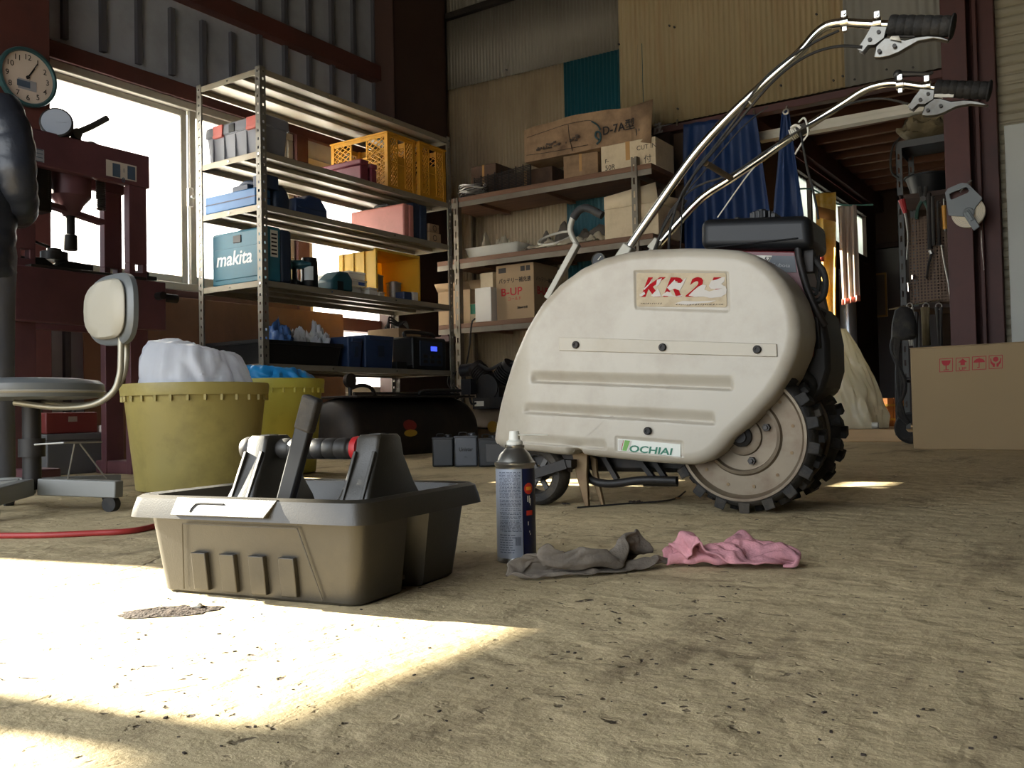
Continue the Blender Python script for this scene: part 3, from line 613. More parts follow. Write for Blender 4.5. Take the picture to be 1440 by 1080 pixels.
lb = mprism('engine_label', [(1060, 359), (1117, 360), (1120, 383), (1060, 383)], .093, .096, 'label_grey', sh, bevel=0)
mprism('label_patch', [(1064, 359), (1086, 359.5), (1081, 368), (1064, 368)], .0925, .0935, 'paper', sh, bevel=0)
M('letter_grey', (150, 150, 150), .5)
mtext('lettering', 'Kubota', 1085, 374.5, 1113, 376, 5, 'letter_grey', lb, .0922, bold=.01, sx=1.25)
mtext('lettering', '57', 1074, 367, 1086, 367.3, 6, 'ink_black', lb, .0918, bold=.01, shear=.2)
mprism('engine_block', [(1118, 440), (1143, 425), (1158, 440), (1166, 480), (1167, 520), (1158, 552), (1120, 575), (1080, 575), (1080, 500)], .10, .30, 'black_iron', bevel=.012)
b = MB(); b.tube([mp(1122, 346, .09), mp(1125, 368, .09), mp(1135, 405, .09), mp(1150, 440, .09), mp(1160, 458, .10)], .009, 10); b.build('guard_tube', 'black_iron', mach)
b = MB(); b.tube([mp(1140, 352, .12), mp(1146, 366, .12), mp(1157, 380, .12), mp(1161, 398, .12), mp(1158, 416, .12), mp(1148, 424, .12), mp(1139, 418, .12)], .0075, 10)
b.build('hose', 'black_rubber', mach)
b = MB(); b.tube([mp(1150, 360, .14), mp(1153, 378, .14), mp(1150, 410, .14)], .005, 8); b.build('hose', 'black_rubber', mach)
b = MB(); b.tube([mp(1134, 405, .11), mp(1146, 407, .11), mp(1148, 413, .11), mp(1136, 416, .11)], .004, 8)
b.build('hose', 'black_rubber', mach)
b = MB(); b.tube([mp(1080, 548, .06), mp(1110, 535, .07), mp(1130, 528, .08), mp(1142, 540, .09), mp(1138, 556, .1)], .012, 10); b.build('hose', 'black_rubber', mach)
b = MB(); b.tube([mp(1115, 520, .07), mp(1128, 508, .08), mp(1140, 500, .09)], .008, 8)
b.build('hose', 'black_rubber', mach)
b = MB(); b.bar(mp(1134, 428, .09), mp(1158, 444, .12), .022, .012); b.build('bracket', 'black_iron', mach, bevel=.002)
b = MB(); b.bar(mp(1137, 352, .12), mp(1137, 384, .12), .03, .03); b.build('bracket', 'black_iron', mach, bevel=.002)
b = MB(); b.bar(mp(1146, 446, .09), mp(1150, 490, .1), .018, .01); b.build('bracket', 'black_iron', mach, bevel=.002)
mprism('exhaust_guard', [(1133, 447), (1142, 440), (1146, 452), (1141, 476), (1134, 486)], .09, .12, 'machine_red')
# muffler / far side body of the engine
mprism('air_cleaner', [(1040, 352), (1135, 352), (1150, 400), (1158, 440), (1040, 440)], .27, .36, 'black_iron', bevel=.01)
# --- handles
YN = .05
def pix_path(L_, y): return [mp(px, py, y) for px, py in L_]
nearp = [(876, 360), (923, 292), (977, 217), (1027, 162), (1073, 119), (1123, 75), (1146, 49), (1164, 36), (1186, 32.5), (1215, 34), (1254, 35.5)]
farp = [(915, 356), (952, 315), (973, 292), (994, 273), (1027, 252), (1073, 221), (1127, 183), (1182, 148), (1215, 127), (1240, 119), (1261, 117.5), (1290, 121), (1318, 124.5)]
YH = .40
hn = None
H = []
for path, y, r in ((nearp, YN, .0108), (farp, YH, .0108)):
    b = MB(); b.tube(pix_path(path, y), r, 16, 8); H.append(b.build('handlebar', 'chrome', mach, smooth=60))
b = MB(); b.tube([mp(992, 229, YN), mp(1028, 251, YH)], .0085, 10, sm=False); b.build('cross_brace', 'tine', mach)
# mounts where the bars leave the machine
b = MB(); b.bar(mp(872, 368, YN), mp(886, 346, YN), .034, .03); b.bar(mp(917, 352, YH), mp(928, 338, YH), .03, .03); p = mp(872, 380, YN); q = mp(915, 372, YH); b.bar(p, q, .04, .04); b.bar((p.x, YN, p.z), (p.x, YN+.05, .3), .05, .04); b.bar((q.x, YH, q.z), (q.x-.02, .2, .3), .05, .04); b.build('handle_mount', 'arm_grey', mach, bevel=.003)
def grip(a_, c_, y, par, r):
    p = mp(*a_, y); q = mp(*c_, y); d = (q-p); L_ = d.length; x_, y_, z_ = frame(d); m = Matrix((x_, y_, z_)).transposed().to_4x4(); m.translation = p
    prof = [(r*.7, -.002), (r*.95, 0)]; n = 7
    for i in range(n):
        s0 = L_*(i/n); prof += [(r, s0+.002), (r*1.03, s0+L_/n*.5), (r, s0+L_/n-.003), (r*.955, s0+L_/n-.0005)]
    prof += [(r*1.22, L_+.001), (r*1.25, L_+.004), (r*1.1, L_+.007), (r*.5, L_+.009)]
    b = MB(); b.lathe(prof, 28, m); return b.build('grip', 'black_rubber', par)
grip((1251, 35.5), (1337, 37), YN, H[0], .0225); grip((1316, 124.3), (1389, 127.5), YH, H[1], .0215)
def zp_(L_, sx=4.8, ox=1140, oy=0): return [(x/sx+ox, y/sx+oy) for x, y in L_]
def lever_set(par, y, br, lv, bolts, clamps, r=.0108):
    yb_ = y-.006
    pr = lambda pts, y0, y1, nm, mat, bv=.001: (lambda b: (b, [mp(px, py, y) for px, py in pts]))(MB())
    def pp(nm, pts, y0, y1, mat, bv):
        b = MB(); P = [mp(px, py, y) for px, py in pts]; A = [b.V((p.x, y0, p.z)) for p in P]; B = [b.V((p.x, y1, p.z)) for p in P]; b.skin(A, B); b.face(A); b.face(B[::-1]); return b.build(nm, mat, par, bevel=bv)
    pp('lever_bracket', zp_(br), y-.014, y-.011, 'lever_steel', .0006); pp('lever_bracket', zp_(br), y+.009, y+.012, 'lever_steel', .0006)
    pp('brake_lever', zp_(lv), y-.009, y+.007, 'lever_steel', .003)
    for px, py in zp_(bolts): b = MB(); p = mp(px, py, y); b.cyl((p.x, y-.018, p.z), (p.x, y+.014, p.z), .0045, n=10); b.build('lever_bolt', 'dark_steel', par)
    for px, py in zp_(clamps):
        p = mp(px, py, y); b = MB(); b.cyl((p.x-.009, y, p.z), (p.x+.009, y, p.z-.0006), r*1.35, n=18); b.box((p.x, y-.004, p.z+r*1.6), (.012, .014, .014)); b.cyl((p.x, y-.014, p.z+r*1.6), (p.x, y+.012, p.z+r*1.6), .0045, n=8); b.ball((p.x, y-.004, p.z+r*2.05), .0055, 10); b.box((p.x, y-.002, p.z-r*1.5), (.01, .012, .012)); b.build('clamp', 'chrome', par, bevel=.0006)
lever_set(H[0], YN, [(415, 190), (520, 195), (500, 270), (440, 315), (392, 318), (358, 362), (320, 345), (370, 270)], [(428, 398), (440, 320), (500, 262), (560, 258), (640, 275), (720, 254), (800, 246), (880, 252), (940, 272), (928, 290), (830, 272), (730, 290), (660, 330), (600, 365), (530, 392), (470, 402)], [(470, 360), (572, 325), (466, 232), (407, 283)], [(230, 152), (452, 158)])
lever_set(H[1], YH, [(745, 610), (840, 618), (830, 680), (772, 714), (728, 712), (692, 748), (660, 732), (700, 668)], [(752, 786), (768, 722), (830, 668), (880, 668), (950, 688), (1040, 680), (1120, 686), (1205, 712), (1190, 722), (1080, 712), (985, 728), (900, 770), (850, 786), (790, 792)], [(795, 755), (882, 725), (798, 645), (745, 685)], [(605, 572), (786, 582)])
b = MB(); b.tube([mp(1255, 51, YN), mp(1287, 51, YN)], .004, 8, sm=False); b.build('lever_catch', 'black_iron', H[0])
quadp = zp_([(530, 262), (545, 245), (595, 242), (612, 280)]); b = MB(); P = [mp(px, py, YN-.016) for px, py in quadp]; b.face([b.V(p) for p in P]); b.build('tag', 'paper', H[0], solid=.0006)
b = MB(); b.bar(mp(1314, 134.5, YH-.012), mp(1341, 134.5, YH-.012), .0035, .008); b.build('lever_catch', 'white_plastic', H[1])
b = MB(); p = mp(1263, 105, YH); b.ball(p, .013, 12); b.tube([mp(1266, 104, YH), mp(1285, 104, YH), mp(1305, 104, YH), mp(1312, 101, YH)], [.008, .004], 8); b.build('throttle_lever', 'dark_steel', H[1])
# decals: gold script on the bar tops
M('gold', (190, 150, 60), .4, .4)
# --- cables
def cable(path, y, r=.0032, par=None, mat='black_rubber', y1=None):
    n = len(path); b = MB(); b.tube([mp(px, py, y if y1 is None else y+(y1-y)*i/(n-1)) for i, (px, py) in enumerate(path)], r, 8, 5); b.build('cable', mat, par or mach)
cable([(1212, 66), (1180, 65), (1145, 74), (1112, 93), (1080, 122), (1050, 157), (1003, 213), (975, 247), (955, 281), (943, 320), (940, 356)], YN-.016, .0035)
cable([(1180, 43), (1150, 57), (1112, 80), (1080, 106), (1058, 132), (1040, 160), (1006, 205), (982, 235), (964, 268), (934, 318), (918, 356)], YN-.012)
cable([(1277, 146), (1245, 139), (1215, 141), (1185, 150), (1130, 180), (1075, 214), (1030, 244), (985, 260), (955, 282), (935, 312), (922, 352)], YH-.02)
cable([(1067, 228), (1050, 248), (1030, 276), (1009, 306)], YH, .002, mat='paper'); cable([(967, 258), (960, 285), (958, 330), (957, 352)], .3, .002)
cable([(1126, 186), (1131, 215), (1136, 240), (1142, 262), (1148, 290), (1151, 308)], .3, .003)
cable([(1080, 150), (1045, 178), (1003, 226), (967, 268)], .3, .002)
# tape and string on the far bar
b = MB(); p = mp(1121, 187, YH); q = mp(1135, 178, YH); b.cyl(p, q, .0145, n=18); b.build('tape', 'black_rubber', H[1])
b = MB()
for k in range(4): p = mp(1113+k*2.5, 190-k*1.6, YH); x_, y_, _ = frame(mp(1135, 178, YH)-mp(1113, 190, YH)); b.tube([p+(x_*cos(t)+y_*sin(t))*.0145 for t in [i*pi/6 for i in range(13)]], .0022, 6, sm=False)
b.tube([mp(1123, 172, YH-.016), mp(1130, 166, YH-.018), mp(1134, 172, YH-.018), mp(1136, 188, YH-.018), mp(1128, 200, YH-.018), mp(1118, 217, YH-.018)], .0026, 8); b.tube([mp(1112, 180, YH-.016), mp(1119, 176, YH-.018), mp(1126, 180, YH-.017)], .0035, 8)
b.build('string', 'paper', H[1])
b = MB(); x_, y_, _ = frame(mp(1060, 130, YN)-mp(1045, 147, YN)); p = mp(1053, 143, YN); b.tube([p+(x_*cos(t)+y_*sin(t))*.0125 for t in [i*pi/8 for i in range(17)]], .002, 6, sm=False); b.build('string', 'paper', H[0])
# --- front lifting arm behind the cover
yA = .22
b = MB(); b.bar(mp(770, 420, yA), mp(812, 343, yA), .018, .02, (0, 1, 0)); b.build('lift_arm', 'arm_grey', mach, bevel=.002)
b = MB(); b.tube([mp(812, 346, yA), mp(806, 335, yA), mp(802, 322, yA), mp(807, 304, yA), mp(818, 294, yA), mp(828, 293, yA), mp(844, 301, yA)], .0085, 12); la = b.build('arm_handle', 'arm_grey', mach)
b = MB(); b.tube([mp(806, 307, yA), mp(813, 297, yA), mp(822, 292.5, yA), mp(832, 295, yA), mp(847, 303, yA)], .0115, 12); b.build('grip', 'black_rubber', la)
p = mp(842, 366, yA); b = MB(); b.lathe([(.02, -.004), (.02, .012)], 24, ym(p.x, yA, p.z)); gg = b.build('gauge', 'black_plastic', mach)
b = MB(); b.lathe([(.0205, -.006), (.0205, .002), (.0185, .002), (.0185, -.006)], 28, ym(p.x, yA, p.z), cap=False); b.tube([p+Vector((0, -.006, 0)), p+Vector((.01, -.006, .01))], .0012, 6, sm=False); b.build('gauge_ring', 'paper', gg)
b = MB(); b.bar(p+Vector((0, .008, 0)), mp(800, 400, yA), .012, .008); b.build('gauge_bracket', 'black_iron', mach)
# ================================================================== FOREGROUND
# --- tool tote
M('tote', (47, 44, 38), .38, 0, .08, 10, bump=.05, bscale=420, dirt=(76, 68, 54), damt=.3, dscale=7)
M('tote_grip', (48, 46, 44), .5, 0, .08, 20)
TR = radians(8.5)
tote = thing('tool_tote', 'dark grey plastic tool tote with a carrying handle standing in the sunlight', 'tool tote', (-1.003, .855, 0), TR)
def rrect(x0, x1, y0, y1, r, n=5):
    out = []
    for cx_, cy_, a0 in ((x1-r, y1-r, 0), (x0+r, y1-r, pi/2), (x0+r, y0+r, pi), (x1-r, y0+r, 3*pi/2)):
        for i in range(n+1): a_ = a0+pi/2*i/n; out.append((cx_+r*cos(a_), cy_+r*sin(a_)))
    return out
def waist(x0, x1, y0, y1, r, wx, wy0, wy1):
    P = rrect(x0, x1, y0, y1, r); out = []
    q = len(P)//4
    A, B, C, D = P[:q], P[q:2*q], P[2*q:3*q], P[3*q:]
    e = .008
    return D+[(x1, wy0-e), (x1-wx, wy0+e), (x1-wx, wy1-e), (x1, wy1+e)]+A+B+[(x0, wy1+e), (x0+wx, wy1-e), (x0+wx, wy0+e), (x0, wy0-e)]+C
DX, DY, BZ = .1725, .262, .116
def wr_(f, z, ins=0): return [Vector((x, y, z)) for x, y in waist(-DX-f+ins, DX+f-ins, -f+ins, DY+f-ins, .022, .032, .108+ins, .150-ins)]
b = MB(); b.loft([wr_(-.004, .0), wr_(0, .004), wr_(.014, BZ), wr_(.010, BZ, 0), wr_(-.004, .008, .0)]); b.build('tub', 'tote', tote, smooth=30)
def rr_(f, z, r=.03): return [Vector((x, y, z)) for x, y in rrect(-DX-f, DX+f, -f, DY+f, r)]
b = MB(); b.loft([rr_(.012, .112), rr_(.036, .110), rr_(.034, .122), rr_(.030, .137), rr_(.024, .141), rr_(.010, .139), rr_(.004, .124), rr_(-.002, .104), rr_(.002, .104), rr_(.012, .112)], cap=False); rim = b.build('rim', 'tote', tote, smooth=30)
def fpt(u, v, off=0): f = .004+.014*v; return Vector((u, -f*1.0-off, .004+(BZ-.006)*v))
def fpatch(mb, pts, off):
    A = [mb.V(fpt(u, v, off)) for u, v in pts]; B = [mb.V(fpt(u, v, -.004)) for u, v in pts]; mb.skin(A, B); mb.face(A); mb.face(B[::-1])
for i in range(4):
    u = -.100+i*.051; b = MB(); fpatch(b, [(u, .04), (u+.026, .04), (u+.026, .52), (u, .52)], .0035); b.build('rib', 'tote', tote, bevel=.0012)
b = MB()
for p_, q_ in (((-.122, .03), (-.112, .88)), ((-.112, .88), (.088, .88)), ((.088, .88), (.118, .03))): b.bar(fpt(*p_, .0003), fpt(*q_, .0003), .0016, .0014)
b.build('moulding_line', 'tote', tote)
b = MB(); A = [(-.108, .1385), (.068, .1385), (.055, .116), (-.108, .116)]
v0 = [b.V((x, -.030 if z > .13 else -.044, z+(.001 if z > .13 else 0))) for x, z in A]; v1 = [b.V((x, -.018, z-.002)) for x, z in A]; b.skin(v0, v1); b.face(v0); b.face(v1[::-1]); b.build('label_pad', 'tote', rim, bevel=.0012)
b = MB(); b.tube([(-.075, -.0412, .121), (-.071, -.0366, .129), (-.062, -.0347, .132), (-.02, -.0347, .132)], .0011, 6); b.build('moulding_line', 'tote', rim)
def post(x0, x1):
    b = MB(); yc = .131
    rings = []
    for z, hw, xo in ((.100, .080, .012), (.125, .072, .008), (.150, .058, .003), (.190, .036, 0), (.214, .030, 0), (.2195, .026, -.003)):
        rings.append([Vector((x, y, z)) for x, y in rrect(x0-xo, x1+xo, yc-hw, yc+hw, .006, 3)])
    b.loft(rings); p_ = b.build('handle_post', 'tote', tote, smooth=30)
    b = MB(); b.box(((x0+x1)/2, yc, .2192), ((x1-x0)*.45, .022, .003)); b.build('slot', 'black_plastic', p_)
    b = MB()     # recessed panel frame on the front slope
    for sx in (x0+.004, x1-.004): b.bar((sx, yc-.077, .113), (sx, yc-.0355, .196), .005, .006, (0, 1, 0))
    b.build('rib', 'tote', p_, bevel=.001)
post(-.098, -.060); post(.100, .140)
b = MB(); hy, hz = .131, .199; m = axes((-.128, hy, hz), (0, 1, 0), (0, 0, 1))
b.lathe([(.010, .0), (.0165, .002), (.0185, .008), (.0185, .016), (.016, .020)], 24, m); b.lathe([(.0125, .02), (.0125, .26)], 20, m); hd = b.build('handle', 'tote_grip', tote)
prof = [(.0125, .070)]
for k in range(6): s0 = .072+k*.021; prof += [(.0155, s0+.001), (.0158, s0+.010), (.0155, s0+.019), (.0146, s0+.020)]
b = MB(); b.lathe(prof+[(.0125, .199)], 24, m); b.build('grip', 'tote_grip', hd)
M('red_ring', (176, 34, 38), .45)
b = MB(); b.lathe([(.013, .205), (.0175, .206), (.0185, .211), (.0175, .216), (.013, .217)], 24, m); b.build('collar', 'red_ring', hd)
b = MB(); b.box((0, .131, .014), (.30, .20, .006)); b.build('tray_bottom', 'tote', tote)
# --- bar leaning in the tote
bar = thing('flat_bar', 'black flat bar leaning upright inside the tool tote', 'tool bar', tote.matrix_basis @ Vector((-.03, .062, .0235)), TR)
b = MB(); m = Matrix.Rotation(radians(19), 4, 'Y'); b.bb((-.013, -.007, 0), (.013, .007, .262), m); bo = b.build('shaft', 'black_plastic', bar, bevel=.003)
b = MB(); b.bb((-.0145, -.0085, .215), (.0145, .0085, .266), m); b.build('head', 'black_rubber', bar, bevel=.004)
cl = thing('cloth_scrap', 'small blue cloth scrap lying inside the tool tote', 'cloth', tote.matrix_basis @ Vector((.0, .20, .019)), TR)
M('blue_cloth', (70, 110, 150), .8)
b = MB(); b.grid(lambda u, v: (u*.14-.07, v*.05-.025, .08+.018*fbm((u*4, v*4, 1))*1.0+.0), 20, 16); b.bb((-.05, -.02, 0), (.05, .02, .07)); b.build('fold', 'blue_cloth', cl, solid=.002)
# --- spray can
cp_ = GP(727, 789)
can = thing('spray_can', 'silver and navy spray can with white nozzle standing on the floor', 'spray can', (cp_.x, cp_.y, 0), atan2(-cp_.y, -cp_.x))   # +x of the can faces the viewer
M('can_tin', (150, 148, 142), .28, .9, .08, 20, dirt=(90, 78, 62), damt=.3, dscale=30)
M('can_silver', (150, 156, 168), .42, .2, .05, 20, dirt=(120, 112, 100), damt=.3, dscale=22)
M('can_navy', (18, 26, 60), .35, .2, .25, 16)
CR = .0325
b = MB(); b.lathe([(CR-.003, 0), (CR, .002), (CR, .006), (CR-.0008, .008), (CR-.0008, .155), (CR, .158), (CR+.0016, .160), (CR+.0016, .1635), (CR-.001, .165)], 48); body = b.build('can_body', 'can_tin', can)
b = MB(); b.lathe([(CR-.001, .164), (CR-.003, .168), (CR-.008, .178), (CR-.014, .184), (.0155, .187), (.0165, .189), (.0165, .192), (.014, .193)], 40); b.build('dome', 'can_tin', can)
b = MB(); b.lathe([(.0135, .191), (.0135, .198), (.0095, .201), (.0085, .212), (.0078, .2155)], 24); nz = b.build('nozzle', 'white_plastic', can)
dr_ = lambda t: Vector((cos(t), -sin(t), 0))    # image right is towards -y of the can frame... turned below
def arc(mb, t0, t1, z0, z1, r, n=None):
    n = n or max(1, int(abs(t1-t0)/.12)); rows = []
    for i in range(n+1): t = t0+(t1-t0)*i/n; rows.append((mb.V((r*cos(t), r*sin(t), z0)), mb.V((r*cos(t), r*sin(t), z1))))
    for a_, c_ in zip(rows[:-1], rows[1:]): mb.face((a_[0], c_[0], c_[1], a_[1]))
b = MB(); arc(b, -2.4, .33, .009, .154, CR, 40); lab = b.build('label', 'can_silver', can)
b = MB(); arc(b, .36, 2.2, .009, .154, CR, 30); nav = b.build('label', 'can_navy', can)
nav['label'] = 'navy blue front label'
M('can_print', (70, 76, 90), .5)
rn = random.Random(5); b = MB(); z = .148
while z > .05:
    t = -.95+rn.uniform(0, .05)
    while t < .22:
        L_ = rn.uniform(.03, .2); arc(b, t, min(t+L_, .26), z, z+.0011, CR+.0003); t += L_+rn.uniform(.02, .06)
    z -= rn.choice((.0024, .0024, .0024, .0042))
for k in range(16): t = -.05+k*.018; arc(b, t, t+rn.uniform(.006, .012), .030, .044, CR+.0003)
z = .046
while z > .014:
    t = -.95
    while t < -.2:
        L_ = rn.uniform(.05, .22); arc(b, t, t+L_, z, z+.0014, CR+.0003); t += L_+.05
    z -= .004
b.build('fine_print', 'can_print', lab, smooth=0)
M('can_red', (196, 52, 34), .45); M('can_orange', (224, 150, 40), .45)
b = MB()
for k in range(-6, 7): w2 = sqrt(max(0, 1-(k/6.5)**2))*.28; arc(b, .72-w2, .72+w2, .121+k*.0014, .1224+k*.0014, CR+.0004, 5)
arc(b, .55, .95, .078, .086, CR+.0004); b.build('flash_mark', 'can_red', nav, smooth=0)
b = MB(); arc(b, .55, .88, .119, .1245, CR+.0006); b.build('flash_mark', 'can_orange', nav, smooth=0)
b = MB()
for t, z, h in ((.62, .10, .010), (.72, .098, .012), (.8, .094, .012), (.70, .05, .003), (.75, .046, .003), (.62, .062, .006)): arc(b, t, t+.05, z, z+h, CR+.0004)
b.build('brand_mark', 'paper', nav, smooth=0)
b = MB(); b.tube([(.006, .004, .2085), (.004, .03, .2085), (.003, .056, .2075)], .0012, 8); b.build('straw', 'white_plastic', nz)
# --- rags
M('rag_pink', (206, 144, 150), .95, 0, .1, 14, bump=.2, bscale=300, dirt=(104, 76, 84), damt=.6, dscale=16)
M('rag_grey', (128, 118, 106), .95, 0, .16, 12, bump=.2, bscale=300, dirt=(44, 38, 34), damt=.6, dscale=11)
def rag(name, label, px, py, q, NX, mat, sc):   # crumpled cloths: grid of points in half millimetres
    c = GP(px, py); t = thing(name, label, 'rag', (c.x, c.y, 0), YAW)
    n = len(q)//3; NY = n//(NX+1)-1
    vs = [(q[3*i]/2e3*sc[0], q[3*i+1]/2e3*sc[1], q[3*i+2]/2e3*sc[2]+.002) for i in range(n)]
    fs = [(j*(NX+1)+i, j*(NX+1)+i+1, (j+1)*(NX+1)+i+1, (j+1)*(NX+1)+i) for j in range(NY) for i in range(NX)]
    me = bpy.data.meshes.new('folded_cloth'); me.from_pydata(vs, [], fs); o = fin(me, 'folded_cloth', mat, t, smooth=180, sub=2)
    m_ = o.modifiers.new('thick', 'SOLIDIFY'); m_.thickness = .003; m_.offset = 0
